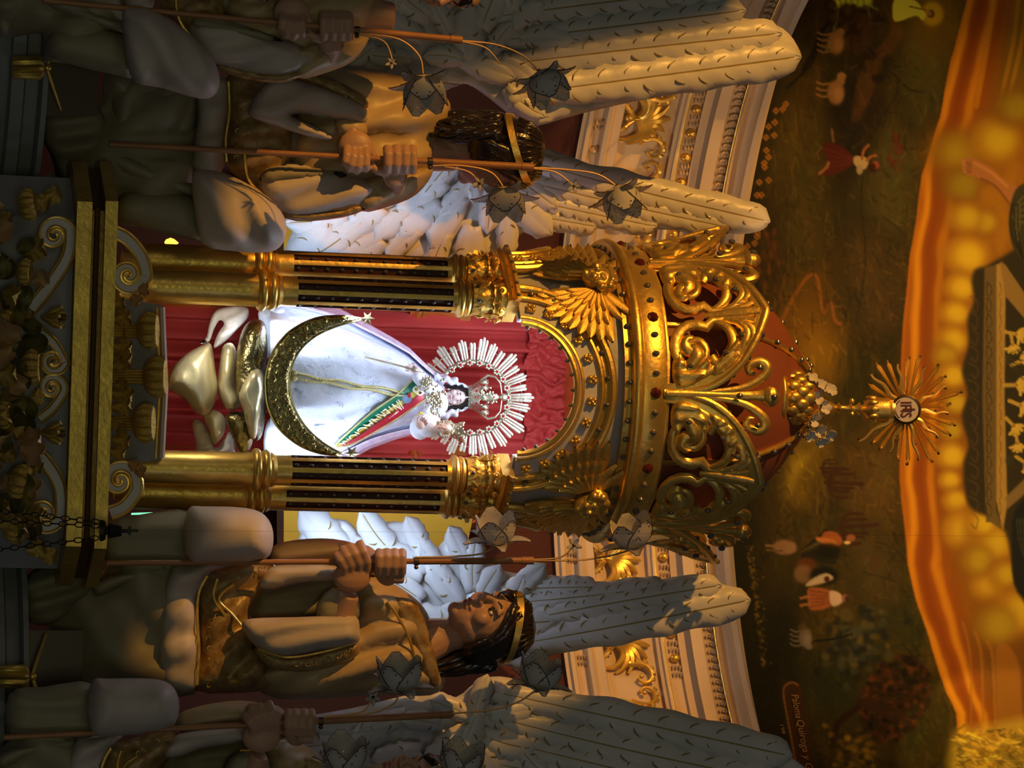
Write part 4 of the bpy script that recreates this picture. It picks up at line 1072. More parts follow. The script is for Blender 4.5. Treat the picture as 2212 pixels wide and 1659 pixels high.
def crest_pillow(nm, poly, tf, R, f=None):
    SU, SH = 215.0, 220.0
    m = pillow([(h * SH, u * SU) for u, h in poly], 0.0, tf, .006, R, 6, f, None, 4, lambda a, b, t: CR(b / SU, a / SH, -t + .004))
    CPARTS.append((nm, m.mesh(nm, GOLD)))
for s_ in (-1, 1):
    crest_pillow('acanthus_lobe', [(s_ * u, h) for u, h in ((.44, .12), (.60, .055), (.80, .05), (.92, .10), (.90, .25), (.80, .36), (.64, .43), (.52, .39), (.62, .30), (.68, .22), (.56, .17))], .016, 15, lambda x, y: .003 * np.sin(y / 5))
    crest_pillow('acanthus_lobe', [(s_ * u, h) for u, h in ((.24, .22), (.31, .13), (.44, .125), (.53, .19), (.50, .29), (.42, .34), (.41, .26), (.35, .23), (.30, .30))], .014, 11)
    crest_pillow('acanthus_lobe', [(s_ * u, h) for u, h in ((.34, .62), (.52, .54), (.66, .43), (.78, .42), (.74, .55), (.62, .67), (.45, .73), (.30, .70))], .014, 13, lambda x, y: .003 * np.sin((x + y) / 6))
    crest_pillow('acanthus_lobe', [(s_ * u, h) for u, h in ((.10, .60), (.16, .70), (.26, .78), (.36, .77), (.40, .82), (.26, .88), (.14, .84), (.07, .72))], .010, 9)
# flat band of the pointed frame
m = MB(); P = []
for u, h in FRC:
    k1 = .885; P.append([CR(u * 1.02, h * 1.02, .010), CR(u * k1, h * .905, .010), CR(u * k1, h * .905, -.008), CR(u * 1.02, h * 1.02, -.008)])
m.grid(P, 0, True); CPARTS.insert(1, ('frame_band', m.mesh('frame_band', GOLD)))
for k in range(6):
    ph = radians(30 + 60 * k)
    if cos(ph) < -0.9: continue
    cr_o = None
    fm = CPARTS[0][1]
    cr_o = inst(fm, 'crest', bal, Matrix.Rotation(ph, 4, 'Z'))
    for nm, me_ in CPARTS[1:]:
        inst(me_, nm, cr_o, Matrix.Identity(4))
    for t in np.linspace(4, len(FRC) - 5, 13): 
        u, h = FRC[int(t)]; inst(BULB, 'bulb', cr_o, Matrix.Translation(CR(u * 1.03, h * 1.03, 0.004)) @ Matrix.Scale(1.5, 4))
    for u, h in ((-.66, .22), (.66, .22), (-.3, .72), (.3, .72), (-.5, .56), (.5, .56)): inst(BULB, 'bulb', cr_o, Matrix.Translation(CR(u, h, 0.018)) @ Matrix.Scale(1.5, 4))
# ---- fleurs between the crests
def FL(u, h, out=0.0):
    r = RK - 0.004 + 0.02 * h + out
    return PT(r, u / RK, zk1 + HC * h)
FPARTS = []
for nm, pts, rad, o_ in [('fleur', [(0, -.02), (0, .3), (0, .6), (0, .86), (0, .98)], [.009, .011, .010, .014, .022], 0.012)] + \
    [('volute_curl', [(s * .006, .30), (s * .010, .55), (s * .022, .78), (s * .050, .96), (s * .075, 1.0), (s * .088, .92), (s * .078, .82), (s * .060, .82), (s * .058, .88)], [.006, .009, .011, .014, .016, .015, .013, .010, .006], 0.012) for s in (-1, 1)] + \
    [('bud', [(s * .008, .10), (s * .016, .35), (s * .050, .58), (s * .098, .72), (s * .118, .70), (s * .125, .76)], [.005, .008, .011, .017, .013, .006], 0.006) for s in (-1, 1)] + \
    [('knob', [(0, .96), (0, 1.02), (0, 1.08), (0, 1.13)], [.020, .030, .026, .010], 0.012)]:
    pts2 = crom(pts, 4); rad2 = list(np.interp(np.linspace(0, 1, len(pts2)), np.linspace(0, 1, len(rad)), rad))
    m = MB(); m.tube([FL(u, h, o_) for u, h in pts2], rad2, 9, flat=(Vector((0, 1, 0)), .8)); FPARTS.append((nm, m.mesh(nm, GOLD)))
for k in range(6):
    ph = radians(60 * k)
    if cos(ph) < -0.9: continue
    f0 = inst(FPARTS[0][1], 'fleur', bal, Matrix.Rotation(ph, 4, 'Z'))
    for nm, me_ in FPARTS[1:]: inst(me_, nm, f0, Matrix.Identity(4))
    for u, h in ((-.07, .9), (.07, .9), (0, .7), (0, 1.05)): inst(BULB, 'bulb', f0, Matrix.Translation(FL(u, h, 0.034)) @ Matrix.Scale(1.6, 4))
# ---- red dome inside the crown, ribs and neck
def DZ(px): return W(px, 838, AY).z - zbase
dome = [(0.37, zk0), (0.365, DZ(1450)), (0.345, DZ(1530)), (0.30, DZ(1595)), (0.245, DZ(1652)), (0.165, DZ(1700)), (0.09, DZ(1740)), (0.07, DZ(1752))]
ring('red_dome', crom(dome, 4), REDDOME, 48)
for k in range(6):
    ph = radians(60 * k + 30); m = MB(); pp = crom(dome, 3)
    m.tube([PT(r + 0.004, ph, z) for r, z in pp], 0.008, 6); rb = m.build('dome_rib', GOLD, bal, world=False)
    for i in range(8, len(pp), 2): inst(BULB, 'bulb', rb, Matrix.Translation(PT(pp[i][0] + 0.018, ph, pp[i][1])) @ Matrix.Scale(1.5, 4))
RN = 0.20
def NZ(px): return zf(px, RN) - zbase
nk = [(0.03, NZ(1655)), (0.066, NZ(1663)), (0.084, NZ(1675)), (0.080, NZ(1684)), (0.066, NZ(1690)), (0.062, NZ(1700)), (0.072, NZ(1708)), (0.066, NZ(1718)), (0.070, NZ(1726)), (0.060, NZ(1738)), (0.05, NZ(1748)), (0.02, NZ(1752))]
m = MB(); m.lathe(crom(nk, 3), 32, (0, -RN, 0)); neck = m.build('bead_tower', GOLD, bal, world=False)
mb = MB(); mb.ell((0, 0, 0), (0.016, 0.008, 0.020), 10, 7); PLM = mb.mesh('neck_petal', GOLD)
for row, (px, n0, r) in enumerate(((1702, 11, .068), (1718, 11, .070), (1733, 10, .064))):
    for k in range(n0): inst(PLM, 'neck_petal', neck, Matrix.Translation((0, -RN, 0)) @ BM(r, 2 * pi * (k + .5 * row) / n0, NZ(px)))
# light inside the baldachin, below its ceiling
lamp('AREA', 'canopy_light', W(1215, 838, 8.70), W(800, 838, 9.02), 3.9, (0.72, 0.83, 1.0), shape='DISK', size=0.24)
for py in (690, 985):
    lamp('AREA', 'column_light_strip', W(700, py, 8.80), W(740, 838, 9.05), 1.3, (0.74, 0.84, 1.0), shape='RECTANGLE', size=0.03, size_y=0.5)
# ================================================================== carved panel between platform and columns
pan = empty('carved_panel', (AX, 8.62, zb), 'grey carved panel with gilded fluted cups and corner scrolls under the statue', 'panel')
YN = 8.60
m = MB(); m.prism([(243, 640), (352, 660), (356, 838), (349, 992), (230, 1010)], lambda u, v, t: W(u, v, t), YN, YN + 0.10); m.build('plaster_back', GREY, pan, False)
m = MB(); m.tube([W(340, 664, YN - .002), W(346, 838, YN - .002), W(337, 990, YN - .002)], 0.005, 6); m.build('gilded_rim', GOLD, pan)
m = MB(); m.tube([W(350, 664, YN - .002), W(357, 838, YN - .002), W(349, 990, YN - .002)], 0.008, 6); m.build('pale_rim', PINKP, pan)
for px, py, s in ((322, 714, 42), (336, 814, 46), (312, 914, 44)):
    put(SHELL, 'fluted_cup', pan, px - 22, py, YN - 0.06, (1, 0, .02), s)
    for k in range(-2, 3):
        m = MB(); m.tube([W(236, py + 5 * k, YN - .03), W(px - 16, py + 7 * k, YN - .055)], 0.0045, 6); m.build('stem', BRASS, pan)
for px, py, d, s in ((245, 690, (1, -.1, .4), 60), (245, 748, (1, .15, .4), 62), (245, 776, (1, .1, .5), 66), (245, 850, (1, .2, .4), 66), (245, 880, (1, -.1, .4), 60), (245, 950, (1, .15, .4), 55), (240, 660, (1, -.2, .4), 48), (240, 975, (1, .2, .4), 48), (250, 720, (1, .0, .6), 40), (250, 832, (1, .0, .6), 44), (250, 926, (1, 0, .6), 40), (242, 905, (.8, .6, .5), 44), (242, 795, (.9, -.5, .5), 50)):
    put(LEAF, 'leaf', pan, px, py, YN - 0.025 - .02 * ((py // 7) % 3), d, s, 'front')
ribbon_scroll(pan, [(243, 500), (275, 517), (303, 550), (316, 592)] + spiral(277, 594, 34, 4, 0.35, 1.35), 13, 5, YN - .05, 'corner_scroll')
ribbon_scroll(pan, [(238, 1108), (268, 1095), (292, 1065)] + spiral(258, 1038, 38, 4, .15, -1.35), 13, 5, YN - .05, 'corner_scroll')
for px, py, d in ((285, 640, (.6, .5, .3)), (300, 628, (.7, -.1, .3)), (280, 1000, (.6, .3, .3)), (292, 1015, (.8, .2, .3))): put(TANLEAF, 'leaf', pan, px, py, YN - .07, d, 36, 'front')

# ================================================================== red curtain behind the statue
CURT = mat('red_velvet', (0.60, 0.06, 0.055), 0.7, 0.0, bump=(90, .2), c2=(0.50, 0.045, 0.045), nscale=6)
zcu0, zcu1 = W(330, 838, 9.2).z, W(1262, 838, 9.2).z
cur = empty('red_curtain', (AX, AY + 0.3, zcu0), 'red pleated curtain hanging behind the white-robed statue', 'curtain')
m = MB(); P = []
nphi = 420
phs = np.linspace(radians(80), radians(280), nphi)
cum = np.cumsum(np.random.rand(nphi) + .4); cum = cum / cum[-1]
for z in np.linspace(zcu0, zcu1, 26):
    tz = (z - zcu0) / (zcu1 - zcu0)
    row = []
    for i, ph in enumerate(phs):
        r = 0.322 + 0.022 * sin(cum[i] * 2 * pi * 19) * (1 - .3 * tz) + 0.008 * sin(cum[i] * 2 * pi * 17 + 2 * tz) + .004 * sin(9 * ph + 7 * tz)
        row.append((AX + r * sin(ph), AY - r * cos(ph), z))
    P.append(row)
m.grid(P); dr = m.build('drape', CURT, cur, 'all')
md = dr.modifiers.new('s', 'SOLIDIFY'); md.thickness = 0.003
# ruched valance
m = MB(); P = []
zv0 = W(1150, 838, 9.2).z
for i, z in enumerate(np.linspace(zv0, zcu1, 60)):
    row = []
    t = i / 59
    for ph in np.linspace(radians(100), radians(260), 260):
        q = noise.noise(Vector((ph * 9, t * 3, 0))) ; r = 0.300 - .02 * t + 0.014 * noise.noise(Vector((ph * 22 + q * 2.5, t * 7 + q * 3, 2))) + 0.007 * sin(ph * 60 + 9 * q + 10 * t)
        row.append((AX + r * sin(ph), AY - r * cos(ph), z + .012 * q))
    P.append(row)
m.grid(P); va = m.build('ruched_valance', CURT, cur, 'all'); md = va.modifiers.new('s', 'SOLIDIFY'); md.thickness = 0.003
m = MB(); m.lathe([(0.001, zcu1 - zbase + .002), (0.37, zcu1 - zbase + .002), (0.37, zcu1 - zbase + .012), (0.001, zcu1 - zbase + .012)], 48); m.build('inner_ceiling', WHITEP, bal, world=False)

# ================================================================== the statue of the Virgin
SILV = mat('chased_silver', (0.55, 0.53, 0.42), 0.36, .9, bump=(90, .5), c2=(0.45, 0.42, 0.30), nscale=30)
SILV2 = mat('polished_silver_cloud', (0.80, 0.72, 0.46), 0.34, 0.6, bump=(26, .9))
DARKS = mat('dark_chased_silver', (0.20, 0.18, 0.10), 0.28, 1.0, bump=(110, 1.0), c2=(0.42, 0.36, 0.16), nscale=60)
LACE = mat('white_brocade', (0.74, 0.80, 0.95), 0.6, 0.0, bump=(70, .7), c2=(0.66, 0.73, 0.92), nscale=40)
VEIL = mat('lavender_lace', (0.62, 0.55, 0.82), 0.7, 0.0, bump=(110, .9), c2=(0.74, 0.70, 0.90), nscale=50)
FACE = mat('porcelain_skin', (0.72, 0.56, 0.55), 0.4, 0.0)
HAIRD = mat('dark_hair', (0.018, 0.012, 0.012), 0.35, 0.0)
GRN = mat('green_satin', (0.01, 0.20, 0.11), 0.45); REDS = mat('red_satin', (0.50, 0.02, 0.05), 0.45); YEL = mat('gold_satin', (0.70, 0.62, 0.10), 0.45)
ROPE = mat('gold_cord', (0.55, 0.50, 0.24), 0.4, 0.4, bump=(200, 1)); CRM = mat('cream_thread', (0.85, 0.80, 0.66), 0.6)
CLOTH = mat('ivory_cloth', (0.62, 0.56, 0.52), 0.8, 0.0, bump=(60, .4)); EMB = mat('emblem_blue', (0.25, 0.40, 0.70), 0.4)
vz = W(356, 838, 8.95).z
vir = empty('virgin_statue', (AX, 8.98, vz), 'crowned statue in white brocade on a silver cloud and crescent with rayed halo', 'statue')
YV = 9.0
SEC = [(566, 826, 182, .205), (600, 828, 180, .20), (660, 831, 170, .19), (740, 835, 150, .17), (800, 835, 117, .145), (850, 840, 94, .12), (885, 846, 78, .105), (920, 858, 56, .085), (945, 864, 40, .065)]
sx_ = np.array([s[0] for s in SEC]); 
def dsec(px): return [float(np.interp(px, sx_, [s[k] for s in SEC])) for k in (1, 2, 3)]
def dressY(px, py):
    c, h, d = dsec(px); q = np.clip(1 - ((py - c) / h) ** 2, 0, 1); return YV - d * sqrt(q)
m = MB(); P = []
for px in np.linspace(584, 945, 48):
    c, h, d = dsec(px); row = []
    for j in range(96):
        a = 2 * pi * j / 96; f = 1 + 0.030 * sin(13 * a + 1.2 * sin(px / 60)) * min(1, (945 - px) / 150) + .012 * sin(29 * a)
        row.append(W(px, c + h * f * sin(a), YV - d * f * cos(a)))
    P.append(row)
m.grid(P, 0, True); m.build('robe', LACE, vir, 'all')
# embroidered sprigs on the robe
m = MB(); rs = random.Random(5)
for k in range(46):
    px = rs.uniform(640, 880); c, h, d = dsec(px); py = c + h * rs.uniform(-.8, .8); L = rs.uniform(10, 22); an = rs.uniform(-.5, .5)
    pts = [(px + L * t * cos(an), py + L * t * sin(an)) for t in np.linspace(0, 1, 5)]
    m.tube([W(a, b, dressY(a, b) - .004) for a, b in pts], .0012, 4)
    for a, b in pts[1:]:
        q = rs.uniform(-5, 5); m.ell(W(a + rs.uniform(-3, 3), b + q, dressY(a, b + q) - .003), (.0026, .0016, .002), 6, 4)
o = m.build('embroidery', LACE, vir); o['kind'] = 'stuff'
# mantle behind
m = MB(); P = []
for px in np.linspace(600, 960, 30):
    c, h, d = dsec(px); row = []
    for a in np.linspace(radians(62), radians(298), 60):
        row.append(W(px, c + (h + 15) * (1 + .02 * sin(21 * a)) * sin(a), YV - (d + .014) * cos(a)))
    P.append(row)
m.grid(P); mt = m.build('lace_mantle', VEIL, vir, 'all'); md = mt.modifiers.new('s', 'SOLIDIFY'); md.thickness = .003
# girdle cords
for dy in (-4, 4):
    m = MB(); m.tube([W(px, 812 + (px - 636) * .165 + dy + 2 * sin(px / 14 + dy), dressY(px, 812 + (px - 636) * .165) - .008) for px in np.linspace(636, 872, 40)], .0042, 7); m.build('cord', ROPE, vir)
for dy in (-7, 6):
    m = MB(); m.ell(W(632, 812 + dy, dressY(632, 812) - .012), (.008, .008, .014), 8, 6); m.build('tassel', ROPE, vir)
# sash
LE = [(724, 962), (742, 944), (800, 893), (860, 850), (902, 810)]; RE = [(727, 965), (768, 956), (842, 914), (882, 888), (955, 838)]
LEc, REc = crom(LE, 10), crom(RE, 10)
def sash(f0, f1, off, mt_, nm, parent=vir):
    m = MB(); rows = []
    for a, b in zip(LEc, REc):
        r = []
        for f in np.linspace(f0, f1, 6):
            x, y = a[0] + (b[0] - a[0]) * f, a[1] + (b[1] - a[1]) * f; r.append(W(x, y, dressY(x, y) - off))
        r += [W(x, y, dressY(x, y) - off + .008)] + [W(a[0] + (b[0] - a[0]) * f0, a[1] + (b[1] - a[1]) * f0, dressY(a[0], a[1]) - off + .008)]
        rows.append(r)
    m.grid(rows, 0, True); return m.build(nm, mt_, parent)
sb = sash(0, .37, .012, GRN, 'sash'); sash(.37, .64, .012, YEL, 'gold_stripe', sb); sash(.64, 1, .012, REDS, 'red_stripe', sb)
for E in (LEc, REc):
    m = MB(); m.tube([W(x, y, dressY(x, y) - .013) for x, y in E], .0028, 6); m.build('cord_edge', ROPE, sb)
t = textobj('INTERNACIONAL', 1.0, 'lettering', CRM, sb, None, font_off=.006)
wd_ = max(v.co.x for v in t.data.vertices)
def onsash(s, f, off):
    i = (1 - s) * (len(LEc) - 1); k = min(int(i), len(LEc) - 2); q = i - k
    a = [LEc[k][n] + (LEc[k + 1][n] - LEc[k][n]) * q for n in (0, 1)]; b = [REc[k][n] + (REc[k + 1][n] - REc[k][n]) * q for n in (0, 1)]
    x, y = a[0] + (b[0] - a[0]) * f, a[1] + (b[1] - a[1]) * f
    return W(x, y, dressY(x, y) - off)
def lay(t, s0, s1, f0, f1):
    xs = [v.co.x for v in t.data.vertices]; ys = [v.co.y for v in t.data.vertices]; x0, x1, y0, y1 = min(xs), max(xs), min(ys), max(ys)
    for v in t.data.vertices: v.co = onsash(s0 + (s1 - s0) * (v.co.x - x0) / (x1 - x0), f0 + (f1 - f0) * (v.co.y - y0) / (y1 - y0), .021) - org(sb)
lay(t, .27, .90, .24, .78)
t = textobj('EB', 1.0, 'lettering', CRM, sb, None, font_off=.006); lay(t, .06, .15, .26, .76)
m = MB(); c = onsash(.215, .48, .016); m.ell(c, (.012, .004, .014), 14, 8); m.build('emblem', EMB, sb); m = MB(); m.ell(c + Vector((-.010, -.001, .006)), (.008, .004, .006), 10, 6); m.build('emblem_top', REDS, sb)
# crescent moon
cres_o = [(782, 688), (735, 682), (680, 688), (625, 716), (592, 756), (576, 800), (573, 836), (580, 884), (604, 928), (646, 962), (694, 980), (738, 984)]
cres_i = [(738, 980), (700, 958), (664, 926), (640, 890), (627, 850), (627, 806), (643, 764), (676, 730), (724, 706), (782, 690)]
def relief(x, y): return .008 * (np.sin(x / 5.2 + 1.5 * np.sin(y / 9)) * np.sin(y / 5.6 + 1.5 * np.sin(x / 11)))
mo = pillow(cres_o + cres_i, 8.79, .012, .012, 9, 5, None, None, 2).build('crescent_moon', DARKS, vir, 'all')
m = MB(); co_, ci_ = crom(cres_o, 6), crom(cres_i[::-1], 7)
for k in range(34):
    t = .05 + .9 * k / 33; a = co_[int(t * (len(co_) - 1))]; b = ci_[int(t * (len(ci_) - 1))]; wv = np.hypot(a[0] - b[0], a[1] - b[1])
    for f in ((.28, .72) if wv > 28 else (.5,)):
        cx_, cy_ = a[0] + (b[0] - a[0]) * f, a[1] + (b[1] - a[1]) * f; rr0 = min(9, wv * .24); ph = k * 2.4 + f * 5
        m.tube([W(cx_ + rr0 * (1 - .75 * u) * cos(ph + 7 * u), cy_ + rr0 * (1 - .75 * u) * sin(ph + 7 * u), 8.7765) for u in np.linspace(0, 1, 12)], [.0026 * (1 - .5 * u) for u in np.linspace(0, 1, 12)], 5)
for E_ in (co_, ci_): m.tube([W(x + (650 - x) * .0, y, 8.788) for x, y in E_], .003, 5)
m.build('chased_scrolls', mat('worn_gilt_silver', (.34, .28, .12), .3, .95), mo)
def star(cx, cy, r, Y):
    pts = []
    for k in range(12):
        a = pi * k / 6; q = r if k % 2 == 0 else r * .45; pts.append((cx + q * cos(a), cy + q * sin(a)))
    m = MB(); n = 12; V = [W(x, y, Y) for x, y in pts] + [W(cx, cy, Y - .008), W(cx, cy, Y + .008)]
    m.add(V, [(i, (i + 1) % n, n) for i in range(n)] + [((i + 1) % n, i, n + 1) for i in range(n)]); m.build('star', mat('dark_star_metal', (.13, .11, .055), .45, .6), vir, False)
star(794, 688, 16, 8.78); star(760, 980, 18, 8.78)
# silver cloud
def lump(poly, Y, tf, R, mt_, nm='cloud_lobe', f=None, parent=vir): return pillow(poly, Y, tf, .05, R, 6, f or (lambda x, y: .004 * np.sin(x / 9) * np.sin(y / 12)), None, 4).build(nm, mt_, parent, 'all')
lump([(362, 836), (370, 800), (398, 768), (436, 746), (456, 744), (464, 790), (470, 836), (462, 876), (444, 896), (424, 892), (398, 862)], 8.86, .085, 48, SILV2)
lump([(470, 838), (474, 790), (482, 748), (502, 742), (512, 770), (506, 830), (518, 860), (514, 882), (494, 886), (478, 868)], 8.88, .055, 26, SILV2)
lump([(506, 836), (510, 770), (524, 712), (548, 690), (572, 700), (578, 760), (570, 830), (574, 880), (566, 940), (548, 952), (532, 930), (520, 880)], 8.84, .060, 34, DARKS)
lump([(516, 850), (540, 800), (566, 800), (572, 840), (562, 910), (552, 946), (540, 944), (528, 896)], 8.80, .045, 20, SILV2)
lump([(440, 896), (462, 884), (484, 900), (486, 930), (474, 952), (462, 960), (452, 930)], 8.90, .03, 20, SILV2)
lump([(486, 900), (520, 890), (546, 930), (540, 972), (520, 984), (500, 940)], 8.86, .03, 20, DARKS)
lump([(560, 668), (612, 660), (618, 700), (600, 760), (575, 770), (566, 720)], 8.93, .03, 20, LACE, 'robe_hem'); lump([(570, 940), (590, 900), (640, 950), (650, 990), (580, 995)], 8.93, .03, 20, LACE, 'robe_hem')
ff = lambda x, y: .006 * np.sin(y / 4 + x / 9)
lump([(432, 742), (446, 728), (452, 700), (462, 676), (480, 664), (530, 662), (536, 684), (512, 712), (486, 738), (462, 752), (470, 722), (484, 700), (474, 692), (462, 712), (452, 738)], 8.93, .02, 10, CLOTH, 'hanging_cloth', ff)
lump([(416, 916), (424, 906), (440, 912), (456, 944), (468, 968), (498, 930), (506, 970), (512, 1000), (430, 998), (424, 960)], 8.93, .02, 12, CLOTH, 'hanging_cloth', ff)
# bust, arms, head
m = MB(); s = mpp(9.0)
def E(px, py, dY, r, M=None): m.ell(W(px, py, YV + dY), tuple(q * s for q in r), 14, 10, M)
E(930, 866, -.06, (44, 40, 34)); E(945, 868, -.07, (34, 34, 24)); 
m.tube([W(955, 862, YV - .07), W(972, 860, YV - .07)], [10 * s, 10 * s], 10)
m.tube([W(930, 840, YV - .08), W(905, 815, YV - .14), W(898, 800, YV - .18)], [18 * s, 15 * s, 11 * s], 10)
m.tube([W(925, 896, YV - .08), W(905, 912, YV - .14), W(920, 905, YV - .20)], [18 * s, 16 * s, 12 * s], 10)
bl = blob(m, .004, 'bodice', LACE, vir, 3)
def small_head(parent, px, py, Y, R, yaw=0, hair=HAIRD, face=FACE, name='head'):
    """a little face: R = half the face height in pixels; looks at the viewer, up = +px"""
    s = mpp(Y); k = R * s
    B = Matrix((tuple(RC), tuple(-FWD), tuple(UC))).transposed() @ Matrix.Rotation(yaw, 3, 'Z')   # x right, y towards viewer, z up
    c = W(px, py, Y)
    m = MB()
    def e(x, y, z, r): m.ell(c + B @ Vector((x * k, y * k, z * k)), tuple(q * k for q in r), 14, 10, B)
    e(0, 0, .15, (.70, .72, .92)); e(0, .12, -.45, (.52, .50, .55)); e(0, .62, -.02, (.11, .20, .26)); e(0, .66, -.12, (.14, .16, .10)); e(0, .52, -.82, (.22, .16, .15)); e(0, .52, -.42, (.24, .18, .07)); e(0, .50, -.54, (.18, .18, .07))
    for q in (-1, 1): e(q * .26, .52, .27, (.22, .12, .05)); e(q * .36, .40, -.22, (.24, .24, .26)); e(q * .70, .0, .0, (.07, .14, .2))
    m.tube([c + B @ Vector((0, -.1 * k, -.5 * k)), c + B @ Vector((0, -.2 * k, -1.35 * k))], [.40 * k, .42 * k], 12)
    h = blob(m, max(.0016, k * .045), name, face, parent, 2)
    for q in (-1, 1):
        m2 = MB(); m2.ell(c + B @ Vector((q * .27 * k, .595 * k, .12 * k)), (.13 * k, .06 * k, .06 * k), 10, 6, B); m2.ell(c + B @ Vector((q * .27 * k, .64 * k, .12 * k)), (.055 * k, .03 * k, .055 * k), 8, 6, B, 1); m2.build('eye', [mat('eye_white', (.7, .68, .66), .2), HAIRD], h)
        m2 = MB(); m2.tube([c + B @ Vector((q * x * k, (.66 - .12 * (x > .38)) * k, z * k)) for x, z in ((.12, .30), (.28, .36), (.42, .30))], [.015 * k, .03 * k, .012 * k], 6); m2.build('eyebrow', HAIRD, h)
    m2 = MB(); m2.tube([c + B @ Vector((x * k, (.70 - abs(x) * .25) * k, -.47 * k)) for x in (-.19, -.08, 0, .08, .19)], [.015 * k, .05 * k, .04 * k, .05 * k, .015 * k], 6); m2.build('lips', mat('lip_paint', (.42, .10, .10), .35), h)
    return h, c, B, k
hd, hc_, hB, hk = small_head(vir, 986, 858, YV - .085, 27, 0)
m = MB()
for sd in (-1, 1):
    for q in range(4): m.tube([hc_ + hB @ Vector((sd * x * hk, (y - .05 * q) * hk, z * hk)) for x, y, z in ((.10, .55, .98), (.55, .45, .72), (.80, .22, .2), (.85, .05, -.5), (.95, -.1, -1.0))], [.12 * hk, .17 * hk, .19 * hk, .17 * hk, .10 * hk], 7)
m.ell(hc_ + hB @ Vector((0, -.15 * hk, .35 * hk)), (.82 * hk, .75 * hk, .85 * hk), 14, 10, hB); m.build('hair', HAIRD, hd)
# veil with a wavy edge
m = MB(); P = []
for i in range(44):
    t = i / 43; a = pi * (-.08 + 1.16 * t); row = []
    for k, (rr_, y) in enumerate(((1.02, .32), (1.16, .28), (1.20, .0), (1.10, -.5), (.5, -.9))):
        wv = .06 * sin(i * 1.1) * (k < 2); row.append(hc_ + hB @ Vector(((rr_ + wv) * cos(a) * (1.0 + .12 * (sin(a) < 0)) * hk, (y + .05 * cos(i * 1.1)) * hk, ((rr_ + wv) * 1.06 * sin(a) + .05) * hk - (.9 * hk if a < 0 or a > pi else 0) * 0)))
    P.append(row)
m.grid(P); vl = m.build('veil', LACE, vir, 'all'); md = vl.modifiers.new('s', 'SOLIDIFY'); md.thickness = .003
for sd in (-1, 1):
    m = MB(); P = []
    for t in np.linspace(0, 1, 14): P.append([W(990 - 52 * t, 858 + sd * (30 + 12 * t + o_ + 2.5 * sin(t * 16)), YV - .10 + .02 * t + d_) for o_, d_ in ((-6, -.01), (3, -.014), (11, .0))])
    m.grid(P); ve = m.build('veil_fall', LACE, vl, 'all'); md = ve.modifiers.new('s', 'SOLIDIFY'); md.thickness = .003
# choker, jewels and lace ruff
m = MB()
for q in range(5): m.tube([hc_ + hB @ Vector((.48 * hk * sin(a), (-.15 + .50 * cos(a)) * hk, (-1.02 - .13 * q) * hk)) for a in np.linspace(-1.6, 1.6, 13)], .05 * hk, 6)
m.build('choker', SILV, vir)
for sd in (-1, 1): m = MB(); m.ell(hc_ + hB @ Vector((sd * .62 * hk, .3 * hk, -.62 * hk)), .11 * hk, 8, 6); m.tube([hc_ + hB @ Vector((sd * .64 * hk, .28 * hk, z * hk)) for z in (-.3, -.9)], .05 * hk, 6); m.build('earring', SILV, vir)
m = MB(); rs = random.Random(9)
for k in range(120): m.ell(W(rs.gauss(940, 9), rs.gauss(866, 15), YV - .155 + rs.random() * .02), rs.uniform(.0025, .0055), 6, 5)
m.build('brooch', SILV, vir)
m = MB()
for k in range(110): m.ell(W(rs.gauss(920, 8), rs.gauss(824, 8), YV - .165 + rs.random() * .03), rs.uniform(.002, .0042), 6, 5)
m.build('jewelled_cuff', SILV, vir)
m = MB()
for k in range(60): m.ell(W(905 + k * .5, 895 + 6 * sin(k) + .28 * k, YV - .17), rs.uniform(.0025, .004), 6, 5)
m.build('bead_string', mat('yellow_beads', (.65, .55, .12), .3, .5), vir)
# hands
def tiny_hand(px, py, Y, sd, dpx, dpy, L):
    m = MB(); s = mpp(Y); n = Vector((dpx, dpy)).normalized(); t = Vector((-n.y, n.x))
    m.ell(W(px, py, Y), (L * .38 * s, L * .22 * s, L * .38 * s), 12, 8)
    for k in range(4):
        o_ = (k - 1.5) * L * .2; b = Vector((px, py)) + t * o_ + n * L * .28; ll = L * (.62, .72, .68, .5)[k]
        m.tube([W(b.x, b.y, Y), W(b.x + n.x * ll * .5, b.y + n.y * ll * .5, Y - .006), W(b.x + n.x * ll, b.y + n.y * ll, Y + .004)], [L * .10 * s, L * .095 * s, L * .06 * s], 8)
    b = Vector((px, py)) + t * sd * L * .32; m.tube([W(b.x, b.y, Y), W(b.x + n.x * L * .25 + t.x * sd * L * .2, b.y + n.y * L * .25 + t.y * sd * L * .2, Y - .008), W(b.x + n.x * L * .5 + t.x * sd * L * .2, b.y + n.y * L * .5 + t.y * sd * L * .2, Y - .008)], [L * .11 * s, L * .10 * s, L * .06 * s], 8)
    return m.build('hand', FACE, vir)
tiny_hand(897, 798, YV - .20, 1, -1, -.25, 22); tiny_hand(908, 918, YV - .21, -1, .55, -.6, 26)
m = MB(); m.tube([W(788, 771, dressY(788, 771) - .012), W(898, 799, YV - .22), W(915, 804, YV - .21)], .0026, 6); m.build('sceptre', SILV, vir)
